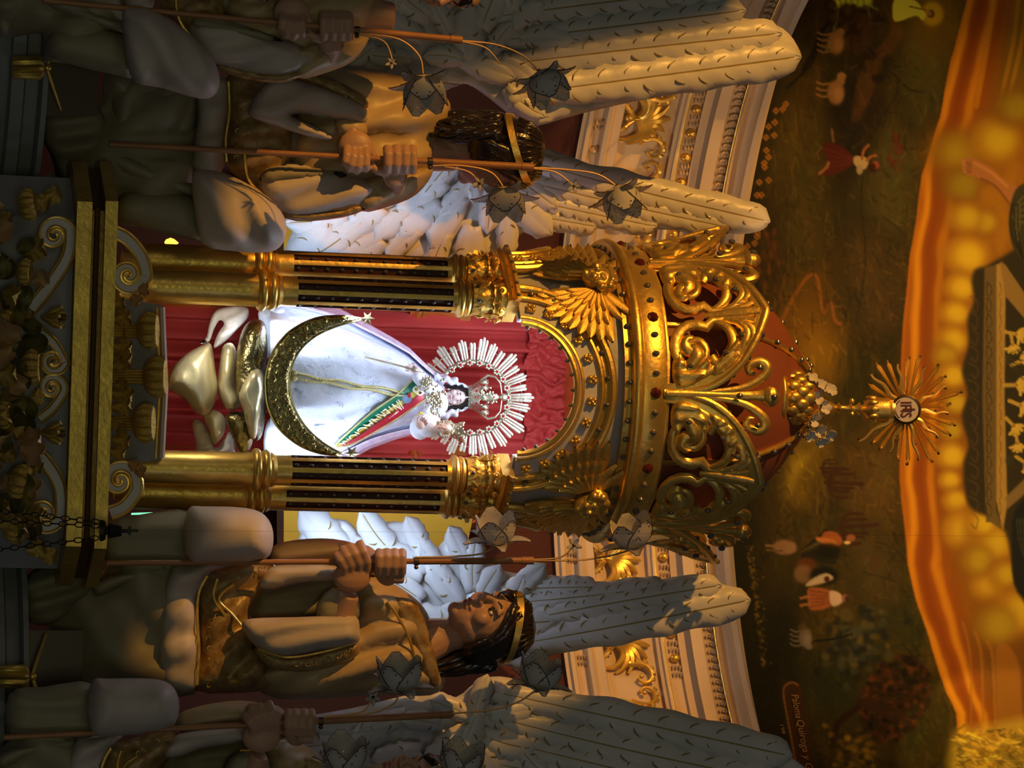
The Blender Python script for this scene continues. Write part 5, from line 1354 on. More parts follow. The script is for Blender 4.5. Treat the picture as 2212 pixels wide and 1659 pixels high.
# crown
m = MB(); cB = hB
def C3(x, y, z): return hc_ + cB @ Vector((x * hk, y * hk, z * hk))
m2 = MB()
for k in range(28): a = 2 * pi * k / 28; m2.ell(C3(.86 * sin(a), .86 * cos(a) - .1, 1.02), .085 * hk, 7, 5); m2.ell(C3(.90 * sin(a), .90 * cos(a) - .1, 1.16), .085 * hk, 7, 5)
P = []
for z, r in ((.98, .84), (1.2, .90), (1.5, 1.12), (1.9, 1.36)): P.append([C3(r * (1 + .05 * cos(10 * a)) * sin(a), r * cos(a) - .1, z + (.12 * cos(10 * a) if z > 1.6 else 0)) for a in np.linspace(0, 2 * pi, 60, endpoint=False)])
m2.grid(P, 0, True); crn = m2.build('crown', SILV, vir)
for k in range(5):
    a = -1.3 + .65 * k; m = MB(); m.ell(C3(1.25 * sin(a), 1.25 * cos(a) - .1, 2.15), (.16 * hk, .12 * hk, .26 * hk), 8, 6, cB)
    for q in range(5): b = -1 + .5 * q; m.tube([C3(1.25 * sin(a), 1.25 * cos(a) - .1, 2.2), C3(1.25 * sin(a) + .34 * sin(b), 1.25 * cos(a) - .1, 2.2 + .4 * cos(b))], [.07 * hk, .03 * hk], 6)
    m.build('crown_flower', SILV, crn)
for sd in (-1, 1):
    m = MB(); m.tube([C3(sd * x, -.1, z) for x, z in ((1.3, 1.9), (1.75, 2.5), (1.6, 3.1), (1.1, 3.5), (.3, 3.6), (0, 3.5))], [.10 * hk, .12 * hk, .08 * hk, .06 * hk, .05 * hk, .05 * hk], 7); m.build('crown_arch', SILV, crn)
m = MB(); m.ell(C3(0, .3, 2.6), (.36 * hk, .3 * hk, .8 * hk), 10, 8, cB); m.ell(C3(0, 0, 3.75), (.30 * hk, .28 * hk, .34 * hk), 12, 8, cB)
for k in range(30): m.ell(C3(rs.gauss(0, .3), .5, rs.uniform(1.9, 3.2)), .1 * hk, 6, 5)
m.build('crown_orb', SILV, crn)
for x, z in ((0, 1.55), (-.5, 1.6), (.5, 1.6), (0, 3.0)): m = MB(); m.ell(C3(x, 1.15 - .3 * abs(x), z), .10 * hk, 8, 6); m.build('red_stone', REDGEM, crn)
# halo
HCX, HCY, HY = 1021, 859, YV + .02
m = MB(); m.tube([W(HCX + 78 * cos(a), HCY + 78 * sin(a), HY) for a in np.linspace(radians(-152), radians(152), 80)], .0065, 8); halo = m.build('halo', SILV, vir)
m = MB(); m.tube([W(HCX + 107 * cos(a), HCY + 107 * sin(a), HY + .004) for a in np.linspace(radians(-148), radians(148), 80)], .0016, 6); m.build('halo_wire', SILV, halo)
flo = MB()
for k in range(6): a = k * pi / 3; flo.ell((.0065 * cos(a), -.004, .0065 * sin(a)), (.0045, .0035, .0045), 8, 6)
FLM = flo.mesh('halo_flower', SILV); gm = MB(); gm.ell((0, -.008, 0), .0042, 8, 6); GMR = gm.mesh('red_stone', REDGEM)
for k in range(19):
    a = radians(-143 + 286 * k / 18); p = W(HCX + 76 * cos(a), HCY + 76 * sin(a), HY - .004) - org(halo)
    f = inst(FLM, 'halo_flower', halo, Matrix.Translation(p)); 
    f2 = inst(GMR, 'red_stone', halo, Matrix.Translation(p))
def ray_mesh(L, n, w):
    m = MB()
    for k in range(n):
        o_ = (k - (n - 1) / 2); hw = w / n * .5; ll = L * (1 - .10 * abs(o_)); lean = o_ * .06
        V = []
        for u, f in ((0, .75), (.5, .95), (.88, 1.1), (.97, .8), (1.0, .25)):
            x = o_ * w / n * (1 + .22 * u) ; V.append([(x - hw * f, .0, u * ll), (x, -.0025, u * ll), (x + hw * f, .0, u * ll), (x, .001, u * ll)])
        m.grid(V, 0, True)
    return m.mesh('halo_ray', mat('bright_silver', (.60, .58, .48), .40, .9, bump=(60, .5)), smooth=False)
RAYS = [ray_mesh(.058, 3, .020), ray_mesh(.050, 2, .015), ray_mesh(.066, 3, .022)]
for k in range(27):
    a = radians(-146 + 292 * k / 26); d = UC * cos(a) + RC * sin(a)
    p = W(HCX + 82 * cos(a), HCY + 82 * sin(a), HY) - org(halo)
    inst(RAYS[(0, 1, 2, 1, 0, 1, 2)[k % 7]], 'halo_ray', halo, frame(d, d.cross(FWD), p) if True else None)
# the child
ch_, cc_, cB2, ck = small_head(vir, 958, 925, YV - .222, 16, .2, HAIRD, FACE, 'child_head')
m = MB()
for k in range(90):
    a = rs.uniform(0, 2 * pi); m.ell(W(960 + 17 * cos(a) + rs.gauss(0, 2), 926 + 16 * sin(a), YV - .20), rs.uniform(.003, .005), 6, 5)
m.ell(cc_ + cB2 @ Vector((0, -.15 * ck, .35 * ck)), (.85 * ck, .78 * ck, .80 * ck), 12, 8, cB2); m.build('child_curls', mat('silver_blond_curls', (.40, .36, .28), .5, .4), vir)
m = MB(); P = []
for z, r in ((970, 10), (978, 14), (990, 17), (1000, 22)): P.append([W(z + 3 * cos(6 * a), 928 + .22 * (z - 970) + r * sin(a), YV - .175 - r * s * cos(a)) for a in np.linspace(0, 2 * pi, 40, endpoint=False)])
m.grid(P, 0, True)
for k in range(60): a = rs.uniform(0, 2 * pi); z = rs.uniform(972, 1004); m.ell(W(z, 928 + .22 * (z - 970) + (8 + .45 * (z - 970)) * sin(a), YV - .175 - (8 + .45 * (z - 970)) * s * cos(a)), .004, 6, 5)
m.build('child_crown', SILV, vir)
m = MB(); s_ = mpp(8.8); m.ell(W(928, 920, YV - .18), (26 * s_, 20 * s_, 28 * s_), 12, 8); m.ell(W(908, 925, YV - .16), (26 * s_, 18 * s_, 24 * s_), 12, 8); blob(m, .004, 'child_robe', LACE, vir, 3)

# ================================================================== monstrance on top, with white flowers
mon = empty('rayed_monstrance', W(1792, 880, 8.99), 'gilded chalice finial with rayed white host medallion on the crown', 'monstrance')
YM = 8.98; s = mpp(YM)
prof = [(1745, 30), (1762, 26), (1775, 22), (1795, 12), (1806, 6), (1812, 12), (1816, 6), (1832, 6), (1838, 11), (1842, 6), (1850, 8), (1856, 14), (1861, 6), (1866, 10), (1874, 22), (1884, 27), (1905, 28), (1914, 30), (1918, 27), (1926, 28)]
base = W(1745, 879, YM); pl = [(max(.001, r * s), W(p, 879, YM).z - base.z) for p, r in prof]
m = MB(); m.lathe(pl, 28, tuple(base)); m.build('chalice', GOLD, mon)
for k in range(10):
    a = 2 * pi * k / 10; m = MB(); zc = W(1882, 879, YM).z; m.ell((base.x + 27 * s * sin(a), base.y - 27 * s * cos(a), zc), (.008, .006, .014), 8, 6, Matrix.Rotation(a, 3, 'Z')); m.build('chalice_leaf', GOLD, mon)
for dy in (-14, 14): m = MB(); m.ell(W(1840, 880 + dy, YM), .008, 8, 6); m.build('knop', GOLD, mon)
MX, MY = 1957, 884
cpt = W(MX, MY, YM - .03)
DB = Matrix((tuple(RC), tuple(-FWD), tuple(UC))).transposed()
m = MB(); m.lathe([(.001, -.01), (28 * s, -.01), (33 * s, -.004), (33 * s, .006), (28.5 * s, .010), (28 * s, .004), (.001, .004)], 40); 
m.v = [tuple(cpt + DB @ Vector((v[0], v[2], v[1]))) for v in m.v]; m.build('medallion_rim', DARKGOLD, mon)
m = MB(); m.lathe([(.001, .005), (28 * s, .005), (28 * s, .007), (.001, .007)], 40); m.v = [tuple(cpt + DB @ Vector((v[0], v[2], v[1]))) for v in m.v]; host = m.build('host', mat('ivory_enamel', (.62, .52, .42), .5), mon)
t = textobj('IHS', 1.0, 'lettering', mat('oxblood_letters', (.12, .02, .02), .5), host, None, font_off=.015)
wd_ = max(v.co.x for v in t.data.vertices)
for v in t.data.vertices: v.co = cpt + DB @ Vector(((v.co.x / wd_ - .5) * 36 * s, .009, (v.co.y) * 34 * s - .002)) - org(host)
LM = MATS['oxblood_letters']
m = MB(); m.box(cpt + DB @ Vector((0, .009, .008)), (.0022, .0008, .017), DB); m.box(cpt + DB @ Vector((0, .009, .014)), (.008, .0008, .0018), DB); m.build('cross_mark', LM, host)
m = MB(); m.tube([cpt + DB @ Vector((24 * s * sin(a), .0085, 24 * s * cos(a))) for a in np.linspace(2.2, 4.1, 12)], .0012, 5); m.build('arc_mark', LM, host)
def mray(L, wav):
    m = MB()
    if not wav:
        for k in range(3):
            o_ = k - 1; ll = L * (1 - .09 * abs(o_))
            m.grid([[(o_ * w - w * .5, 0, u * ll), (o_ * w, -.0035, u * ll), (o_ * w + w * .5, 0, u * ll), (o_ * w, .003, u * ll)] for u, w in ((0, .0022), (.6, .0034), (.93, .0046), (1, .0015))], 0, True)
    else:
        m.tube([(.0035 * sin(9 * u), 0, u * L) for u in np.linspace(0, 1, 14)], [.0065 * (1 - .75 * u) + .001 for u in np.linspace(0, 1, 14)], 6)
    return m.mesh('ray', GOLD, smooth=False)
MR = {}
studm = MB(); studm.ell((0, 0, 0), .0045, 7, 5); STUD = studm.mesh('stud', DARKGOLD)
rs = random.Random(21); NRAY = 26
for k in range(NRAY):
    a = radians(-152 + 304 * (k + .5) / NRAY); wav = k % 3 == 1; L = (rs.uniform(66, 100) if not wav else rs.uniform(62, 90)) * s
    key = (wav, round(L, 2)); 
    if key not in MR: MR[key] = mray(key[1], wav)
    d = UC * cos(a) + RC * sin(a); p0 = W(MX + 31 * cos(a), MY + 31 * sin(a), YM - .02)
    ry = inst(MR[key], 'ray', mon, frame(d, d.cross(FWD), p0 - org(mon)))
    for q in ((.55, .97) if wav else (.96,)):
        inst(STUD, 'stud', ry, Matrix.Translation((rs.uniform(-.004, .004), -.004, key[1] * q)))
# white cloth flowers on the neck
WF = mat('white_petal', (.66, .60, .54), .7); rs = random.Random(4)
def petal():
    m = MB(); P = []; 
    for u in np.linspace(0, 1, 6): P.append([(v * .5 * sin(pi * (u * .75 + .12)), -.25 * u * u + .12 * v * v, u) for v in np.linspace(-1, 1, 5)])
    m.grid(P); m.grid([[(p[0], p[1] + .05, p[2]) for p in r] for r in P]); return m.mesh('petal', WF)
PET = petal()
for i, (px, py) in enumerate(((1752, 822), (1772, 838), (1790, 846), (1760, 862), (1756, 905), (1768, 925), (1790, 936), (1748, 936), (1772, 948), (1778, 880))):
    loc = W(px, py, 8.76); fl = empty('white_flower', loc, ['small white cloth flower left of the chalice stem', 'white cloth flower beside the chalice base', 'white cloth flower nearest the chalice knop', 'white cloth flower in front of the crown neck', 'white cloth flower low right on the crown neck', 'white cloth flower right of the chalice stem', 'topmost white cloth flower right of the chalice', 'lowest white cloth flower on the right cluster', 'outermost white cloth flower right of the chalice', 'white cloth flower at the foot of the chalice'][i], 'flower', 'white flowers on the crown neck')
    ax = (UC * .5 - FWD * .7 + RC * (py - 880) / 80).normalized()
    m = MB(); m.ell(loc, .006, 8, 6); m.build('flower_centre', WF, fl)
    for k in range(7):
        a = 2 * pi * k / 7 + rs.random(); x = ax.orthogonal().normalized(); y = ax.cross(x); d = (x * cos(a) + y * sin(a)) * .85 + ax * .5
        inst(PET, 'petal', fl, frame(d, d.cross(ax), (0, 0, 0), .024))

lamp('AREA', 'cloud_fill_light', W(452, 700, 8.66), W(440, 815, 8.86), 0.55, (1.0, 0.93, 0.78), shape='DISK', size=0.05)  # small fill added to brighten the silver cloud

BULBY = mat('glowing_yellow_bulb', (0.9, 0.6, 0.1), 0.4, 0.0, emis=((1.0, 0.52, 0.06), 2.2)); TEAL = mat('glowing_green_tube', (0.3, 0.8, 0.5), 0.4, 0.0, emis=((0.22, 0.85, 0.50), 1.2))
m = MB(); m.lathe([(.001, -.016), (.008, -.012), (.013, .0), (.010, .010), (.004, .018), (.001, .022)], 14, tuple(W(368, 524, 8.98))); o = m.build('light_bulb', BULBY); tag(o, 'small glowing yellow bulb low behind the left columns', 'bulb')
m = MB(); m.tube([W(284, 1113, 8.9), W(336, 1111, 8.9)], .006, 8); o = m.build('light_tube', TEAL); tag(o, 'short glowing green tube low beside the right columns', 'light tube')
# ================================================================== angels, lamp staffs
CREAM = mat('cream_painted_robe', (0.50, 0.43, 0.39), 0.55, 0.0, bump=(25, .15), c2=(0.44, 0.37, 0.33), nscale=5)
OLIVE = mat('olive_painted_robe', (0.27, 0.235, 0.15), 0.55, 0.0, bump=(25, .2), c2=(0.22, 0.19, 0.115), nscale=4)
TAN = mat('golden_tan_robe', (0.48, 0.35, 0.19), 0.45, 0.0, bump=(25, .2), c2=(0.40, 0.28, 0.15), nscale=5)
TRIM = mat('gold_brocade_trim', (0.38, 0.27, 0.12), 0.42, 0.2, bump=(45, .8), c2=(0.22, 0.11, 0.03), nscale=34)
SKIN = mat('painted_skin', (0.42, 0.24, 0.165), 0.45, 0.0)
HAIRB = mat('lacquered_hair', (0.020, 0.013, 0.008), 0.22, 0.0, coat=0.5, bump=(60, .8))
WINGW = mat('white_gesso_wing', (0.63, 0.60, 0.575), 0.36, 0.0, bump=(22, .35), c2=(0.54, 0.515, 0.49), nscale=7)
WLINE = mat('wing_gold_line', (0.34, 0.25, 0.09), 0.38, 0.5)
STAFFM = mat('tan_cane', (0.36, 0.16, 0.06), 0.4, 0.0, bump=(30, .2), c2=(0.28, 0.12, 0.045), nscale=9)
WIREM = mat('tan_wire', (0.55, 0.33, 0.14), 0.4, 0.3)
PETG = mat('smoky_glass_petal', (0.62, 0.58, 0.56), 0.35, 0.0, bump=(60, .5), coat=.3, alpha=.72)
PRIM_ = mat('dark_petal_rim', (0.10, 0.075, 0.05), 0.3, 0.7)

def folds(*terms):
    """carved drapery: sum of (angle, wavelength px, amplitude m, phase)"""
    def f(x, y):
        r = np.zeros_like(x, float)
        for a, wl, am, ph in terms:
            t = x * cos(a) + y * sin(a); q = x * -sin(a) + y * cos(a)
            w = np.sin(2 * pi * (t / wl) + ph + .9 * np.sin(q / 60 + ph)); r += am * (np.sign(w) * np.abs(w) ** .8)
        return r
    return f
def feather(m, p0, p1, w, Y0, Y1, th=.012, curve=0.0, gold=True, nu=13, notch=.0022, slits=0):
    p0 = np.array(p0, float); p1 = np.array(p1, float); d = p1 - p0; L = np.linalg.norm(d); d /= L; n = np.array([-d[1], d[0]])
    vs_ = [-1, -.62, -.22, -.045, .045, .22, .62, 1]
    P = []; Q = []
    for i in range(nu + 1):
        u = i / nu; tp = .80 if nu < 20 else .915; prof = (min(1, .55 + u * 1.1)) * (1 - (.18 if nu < 20 else .06) * u) * sqrt(max(0.0, 1 - max(0, (u - tp) / (1 - tp)) ** 2)); prof = max(prof, .05)
        c = p0 + d * L * u + n * curve * L * sin(pi * u)
        Yc = Y0 + (Y1 - Y0) * u; row = []; rq = []
        for v in vs_:
            q = c + n * v * w * .5 * prof * (1 + (.07 * sin(u * 31 + (2 if v < 0 else 0)) if abs(v) == 1 else 0)) - d * abs(v) * w * (.10 if u < .9 else .10 * (1 - u) / .1)
            y = Yc - th * (1 - v * v) ** .7 + notch * sin(u * (34 if nu < 20 else 62) - abs(v) * 5 + (1.5 if v < 0 else 0)) * abs(v) * (1 if abs(v) > .3 else .5) + (.0025 if abs(v) < .1 else 0)
            row.append(W(q[0], q[1], y)); rq.append(W(q[0], q[1], Yc + th * .35))
        P.append(row); Q.append(rq)
    k = len(vs_); o = len(m.v)
    m.grid(P, 0); 
    if gold:
        for i in range(1, nu - 1): m.m[-(nu * (k - 1)) + i * (k - 1) + 3] = 1
    o2 = len(m.v); m.grid(Q, 0)
    ed = [i * k for i in range(nu + 1)] + [nu * k + j for j in range(1, k)] + [i * k + k - 1 for i in range(nu - 1, -1, -1)] + [j for j in range(k - 2, 0, -1)]
    for a, b in zip(ed, ed[1:] + ed[:1]): m.f.append((o + a, o + b, o2 + b, o2 + a)); m.m.append(0)
    if slits:
        for j in range(slits):
            for sd in (-1, 1):
                u0 = (j + .35 + .35 * rsl.random()) / (slits + .6); w0 = .5 * w * (1 - .18 * u0); L2 = rsl.uniform(.30, .55)
                pts = []
                for t in np.linspace(0, 1, 5):
                    v = (.30 + L2 * t); uu = min(.97, u0 + (.10 if nu < 20 else .035) * t * t + .0)
                    q = p0 + d * L * uu + n * (curve * L * sin(pi * uu) + sd * v * w0) - d * v * w * .10
                    pts.append(W(q[0], q[1], Y0 + (Y1 - Y0) * uu - th * (1 - v * v) ** .7 - .0006))
                m.tube(pts, [.0006, .0022, .0026, .002, .0005], 5, 1)
    return m
rsl = random.Random(77)
def wing(ang, outline, Y, prim, shoulder, cov_step, cov_len, region, seed, label=None, bend=None):
    base = pillow(outline, Y + .012, .012, .03, 30, 12, folds((.6, 70, .004, 0), (2.2, 90, .004, 1)), bend, 3).build('wing', WINGW, ang, 'all', label)
    rs = random.Random(seed); bd = bend or (lambda x, y: 0 * x)
    def dep(p): return float(bd(np.array([p[0]]), np.array([p[1]]))[0])
    for i, (a, b, w) in enumerate(prim):
        m = MB(); feather(m, a, b, w, Y - .004 * i - .004 + dep(a), Y - .004 * i - .002 + dep(b), .018, rs.uniform(-.01, .01), True, 40, .0075, 11); m.build('feather', [WINGW, WLINE], base, 'all')
    x0, x1, y0, y1 = region; pts = []
    tries = 0
    poly = crom(outline, 3, True)
    while tries < 2500 and len(pts) < 70:
        tries += 1; p = (rs.uniform(x0, x1), rs.uniform(y0, y1))
        if not inside(poly, np.array([p[0]]), np.array([p[1]]))[0]: continue
        if dist_poly(poly, np.array([p[0]]), np.array([p[1]]))[0] < 16: continue
        if all((p[0] - q[0]) ** 2 + (p[1] - q[1]) ** 2 > cov_step ** 2 for q in pts): pts.append(p)
    pts.sort(key=lambda p: -((p[0] - shoulder[0]) ** 2 + (p[1] - shoulder[1]) ** 2))
    for i, p in enumerate(pts):
        v = np.array(p) - np.array(shoulder); r = np.linalg.norm(v); v = v / (r + 1e-6); v = v + np.array([rs.gauss(0, .18), rs.gauss(0, .18)]); v /= np.linalg.norm(v)
        L = cov_len * rs.uniform(.75, 1.2); a = np.array(p) - v * L * .45; b = np.array(p) + v * L * .55
        Yq = Y - .004 - .018 * i / len(pts) + dep(p)
        m = MB(); feather(m, a, b, L * rs.uniform(.50, .68), Yq - .004, Yq, .014, rs.uniform(-.06, .06), rs.random() < .5, 9, .003, 1); m.build('feather', [WINGW, WLINE], base, 'all')
    return base
def finger(m, pts, r): m.tube(pts, r, 9)
def big_head(ang, px, py, Y, kpx, yaw, roll=0.0, pitch=0.0, seed=1, body=None, hair_fall=None):
    s = mpp(Y); k = kpx * s
    B = Matrix((tuple(RC), tuple(-FWD), tuple(UC))).transposed() @ Matrix.Rotation(roll, 3, 'Y') @ Matrix.Rotation(yaw, 3, 'Z') @ Matrix.Rotation(pitch, 3, 'X')
    c = W(px, py, Y)
    def V(x, y, z): return c + B @ Vector((x * k, y * k, z * k))
    m = body
    def e(x, y, z, r): m.ell(V(x, y, z), tuple(q * k for q in r), 16, 12, B)
    e(0, -.08, .30, (.70, .80, .78)); e(0, .20, -.10, (.60, .56, .70)); e(0, .28, -.50, (.46, .46, .46)); e(0, .56, -.80, (.22, .18, .17)); e(0, .66, .30, (.42, .14, .20))
    m.tube([V(0, .72, .28), V(0, .86, .08), V(0, .95, -.10)], [.085 * k, .095 * k, .12 * k], 10); e(0, .82, -.16, (.20, .14, .08))
    e(0, .70, -.40, (.26, .14, .055)); e(0, .68, -.52, (.22, .15, .06))
    for q in (-1, 1): e(q * .34, .52, -.16, (.24, .20, .24)); e(q * .27, .66, .26, (.23, .10, .06)); e(q * .66, -.02, -.02, (.06, .14, .22)); e(q * .40, .12, -.45, (.20, .36, .22))
    m.tube([V(0, -.10, -.40), V(0, -.22, -1.0), V(0, -.28, -1.7)], [.46 * k, .42 * k, .50 * k], 16)
    eyes = []
    for q in (-1, 1):
        m2 = MB(); m2.ell(V(q * .27, .66, .08), (.145 * k, .06 * k, .060 * k), 12, 8, B); m2.ell(V(q * .27, .71, .09), (.07 * k, .03 * k, .07 * k), 10, 6, B, 1); eyes.append(('eye', m2, [mat('eye_white', (.7, .68, .66), .2), HAIRB]))
        m2 = MB(); m2.tube([V(q * x, y, z) for x, y, z in ((.10, .79, .28), (.26, .77, .36), (.44, .60, .28))], [.018 * k, .035 * k, .012 * k], 6); eyes.append(('eyebrow', m2, HAIRB))
        m2 = MB(); m2.tube([V(q * x, y, z) for x, y, z in ((.13, .70, .12), (.27, .745, .165), (.42, .62, .10))], [.012 * k, .02 * k, .012 * k], 6); eyes.append(('eyelid', m2, HAIRB))
    m2 = MB(); m2.tube([V(x, .80 - abs(x) * .35, -.42) for x in (-.23, -.1, 0, .1, .23)], [.015 * k, .055 * k, .045 * k, .055 * k, .015 * k], 7); m2.tube([V(x, .79 - abs(x) * .35, -.53) for x in (-.19, 0, .19)], [.02 * k, .06 * k, .02 * k], 7); eyes.append(('lips', m2, mat('statue_lips', (.28, .09, .07), .4)))
    # hair
    rs = random.Random(seed); h = MB(); h.ell(V(0, -.16, .40), (.76 * k, .80 * k, .80 * k), 20, 14, B)
    for q in (-1, 1):
        for j in range(7):
            t = j / 6; h.tube([V(q * .04, .66 - .5 * t, .80 + .36 * sin(pi * min(1, t * .9 + .1)) * .8), V(q * .42, .56 - .55 * t, .78 + .10 * t), V(q * .70, .22 - .45 * t, .40), V(q * .76, -.10 - .40 * t, -.10), V(q * .66, -.34 - .3 * t, -.62)], [.08 * k, .12 * k, .14 * k, .14 * k, .10 * k], 8)
    for q in (-1, 1):
        for j in range(3):
            o_ = .06 * j; h.tube([V(q * .02, .70 - o_, .72 + o_), V(q * .24, .71 - o_, .66 + o_), V(q * .46, .58 - o_, .56 + o_), V(q * .62, .34 - o_, .36), V(q * .70, .12 - o_, .10), V(q * .73, -.02 - o_, -.22), V(q * .66, -.14 - o_, -.60)], [.07 * k, .12 * k, .14 * k, .14 * k, .13 * k, .12 * k, .08 * k], 8)
    for j in range(34):
        a = rs.uniform(-2.5, 2.5); x0 = .70 * sin(a); y0 = -.25 - .62 * abs(cos(a * .5)); ph = rs.random() * 6; L = rs.uniform(1.1, 1.75)
        h.tube([V(x0 * (1 + .1 * u) + .07 * sin(ph + 7 * u), y0 + .07 * cos(ph + 7 * u) - .10 * u, .15 - L * u) for u in np.linspace(0, 1, 9)], [.13 * k * (1 - .5 * u) for u in np.linspace(0, 1, 9)], 7)
    for j in range(26):
        a = 2 * pi * j / 26; h.tube([V(.74 * sin(a) * cos(t_), -.16 + .78 * cos(a) * cos(t_), .44 + .76 * sin(t_)) for t_ in (.15, .6, 1.05, 1.5)], [.05 * k, .05 * k, .045 * k, .02 * k], 6)
    b = MB(); P = []
    for a in np.linspace(0, 2 * pi, 49):
        row = []
        for dz, rr_ in ((-.085, .84), (-.085, .90), (.085, .88), (.085, .82)): row.append(V(rr_ * sin(a) * .97, -.14 + rr_ * cos(a) * 1.02, .58 + .26 * cos(a) + dz))
        P.append(row)
    b.grid(P, 0, True)
    return eyes, h, b
def robe(ang, sh, name, poly, Y, tf, R, mt_, f=None, step=9, tb=.06, sm=3):
    return pillow([sh(*p) for p in poly], Y, tf, tb, R, step, f, None, sm).build(name, mt_, ang, 'all')
def edge_tube(ang, sh, pts, Y, r=.004, name='gold_edge', mt_=GOLD):
    m = MB(); m.tube([W(*sh(*p), Y) for p in crom(pts, 5)], r, 6); return m.build(name, mt_, ang)
def studs_on(ang, sh, pts, Y, name='embroidered_scroll'):
    m = MB()
    P = crom(pts, 6)
    for i, p in enumerate(P[::2]):
        q = sh(*p); c = np.array(q); a0 = i * 1.7
        m.tube([W(c[0] + 6 * (1 - t * .7) * cos(a0 + 5 * t), c[1] + 6 * (1 - t * .7) * sin(a0 + 5 * t), Y) for t in np.linspace(0, 1, 8)], .0016, 5)
    return m.build(name, WLINE, ang)

# ------------------------------------------------------------------ angels on the right (looking left)
def angel_right(sh, Y0, name_label, head, seed, wings):
    ax = W(*sh(120, 1340), Y0)
    ang = empty('angel_statue', ax, name_label, 'statue', 'angels around the baldachin')
    D = lambda d: Y0 + d
    robe(ang, sh, 'underskirt', [(235, 1122), (330, 1112), (412, 1108), (425, 1212), (430, 1300), (425, 1400), (420, 1500), (182, 1506), (140, 1420), (100, 1352), (62, 1345), (50, 1295), (62, 1245), (110, 1222), (175, 1224), (210, 1240), (232, 1212)], D(0), .13, 80, OLIVE, folds((-.75, 130, .015, .4), (.95, 150, .010, 1.2)), 9, .10)
    robe(ang, sh, 'gathered_hem', [(46, 1290), (60, 1242), (110, 1218), (180, 1232), (204, 1262), (185, 1304), (120, 1345), (65, 1345)], D(-.07), .08, 40, OLIVE, folds((1.2, 46, .012, .2)))
    robe(ang, sh, 'shin_drape', [(228, 1126), (300, 1112), (412, 1106), (416, 1216), (330, 1222), (230, 1216)], D(-.10), .07, 46, OLIVE, folds((1.57, 60, .006, .6)))
    robe(ang, sh, 'fold_ridge', [(200, 1262), (260, 1236), (360, 1222), (370, 1240), (270, 1262), (212, 1290)], D(-.10), .05, 18, OLIVE)
    robe(ang, sh, 'tunic_knee', [(408, 1098), (440, 1094), (530, 1097), (572, 1113), (590, 1148), (586, 1192), (560, 1212), (470, 1217), (408, 1213), (396, 1150)], D(-.17), .11, 58, CREAM, folds((.25, 120, .006, 1.8)), 8)
    robe(ang, sh, 'tunic_hem', [(372, 1222), (400, 1216), (475, 1212), (446, 1244), (428, 1280), (427, 1330), (430, 1400), (420, 1490), (350, 1478), (340, 1420), (346, 1340), (352, 1280)], D(-.10), .06, 34, CREAM, folds((1.35, 80, .010, .6), (1.0, 40, .003, 2)))
    robe(ang, sh, 'brocade_apron', [(424, 1300), (432, 1262), (448, 1238), (500, 1222), (560, 1214), (602, 1232), (570, 1275), (545, 1310), (540, 1345), (570, 1400), (600, 1480), (540, 1495), (418, 1490), (428, 1400)], D(-.05), .075, 44, TRIM, folds((.9, 64, .012, .3)))
    for pts in ([(426, 1480), (430, 1400), (426, 1330), (430, 1280), (448, 1244)], [(505, 1262), (480, 1280), (474, 1300), (500, 1326), (520, 1350)], [(470, 1250), (462, 1290), (486, 1330)]): edge_tube(ang, sh, pts, D(-.135))
    studs_on(ang, sh, [(450, 1480), (452, 1420), (452, 1360), (470, 1330)], D(-.128)); studs_on(ang, sh, [(575, 1225), (530, 1240), (500, 1260)], D(-.128))
    robe(ang, sh, 'far_sleeve', [(586, 1182), (640, 1166), (720, 1164), (790, 1182), (830, 1215), (810, 1246), (740, 1230), (690, 1220), (610, 1224), (586, 1212)], D(-.02), .06, 34, TAN, folds((1.45, 34, .006, .4)))
    robe(ang, sh, 'sleeve_lining', [(556, 1264), (580, 1228), (620, 1220), (724, 1222), (726, 1252), (640, 1258), (590, 1272)], D(-.09), .04, 16, CREAM)
    robe(ang, sh, 'inner_robe', [(548, 1285), (590, 1268), (640, 1254), (735, 1248), (740, 1335), (640, 1345), (548, 1345)], D(.02), .05, 40, OLIVE, folds((1.5, 50, .006, .4)))
    robe(ang, sh, 'cuff', [(684, 1306), (712, 1274), (768, 1280), (776, 1332), (740, 1350), (690, 1340)], D(-.115), .05, 28, OLIVE)
    edge_tube(ang, sh, [(716, 1272), (740, 1274), (768, 1278)], D(-.15), .003)
    robe(ang, sh, 'torso_robe', [(765, 1244), (800, 1238), (860, 1266), (905, 1300), (930, 1340), (938, 1400), (962, 1470), (930, 1502), (840, 1500), (740, 1506), (600, 1510), (540, 1470), (560, 1420), (640, 1350), (760, 1340), (765, 1290)], D(0), .12, 75, TAN, folds((1.25, 62, .013, .2), (1.4, 30, .003, 1.0)))
    robe(ang, sh, 'hanging_sleeve', [(522, 1348), (545, 1336), (640, 1333), (720, 1330), (768, 1330), (777, 1362), (768, 1392), (690, 1406), (620, 1418), (565, 1405), (535, 1378)], D(-.155), .055, 28, CREAM, folds((1.35, 44, .007, .6)))
    robe(ang, sh, 'sleeve_trim', [(545, 1392), (620, 1414), (700, 1402), (770, 1384), (774, 1414), (720, 1440), (640, 1452), (575, 1440)], D(-.125), .035, 18, TRIM)
    edge_tube(ang, sh, [(556, 1402), (620, 1420), (700, 1408), (770, 1388)], D(-.165))
    studs_on(ang, sh, [(575, 1424), (640, 1436), (710, 1424), (760, 1404)], D(-.163))
    robe(ang, sh, 'collar', [(846, 1296), (880, 1292), (905, 1312), (930, 1380), (950, 1470), (926, 1476), (898, 1400), (868, 1340)], D(-.098), .010, 7, TRIM)
    edge_tube(ang, sh, [(836, 1300), (858, 1330), (884, 1380), (900, 1440)], D(-.125))
    # body: neck, head, forearms, hands in one skin
    b = MB(); s = mpp(Y0)
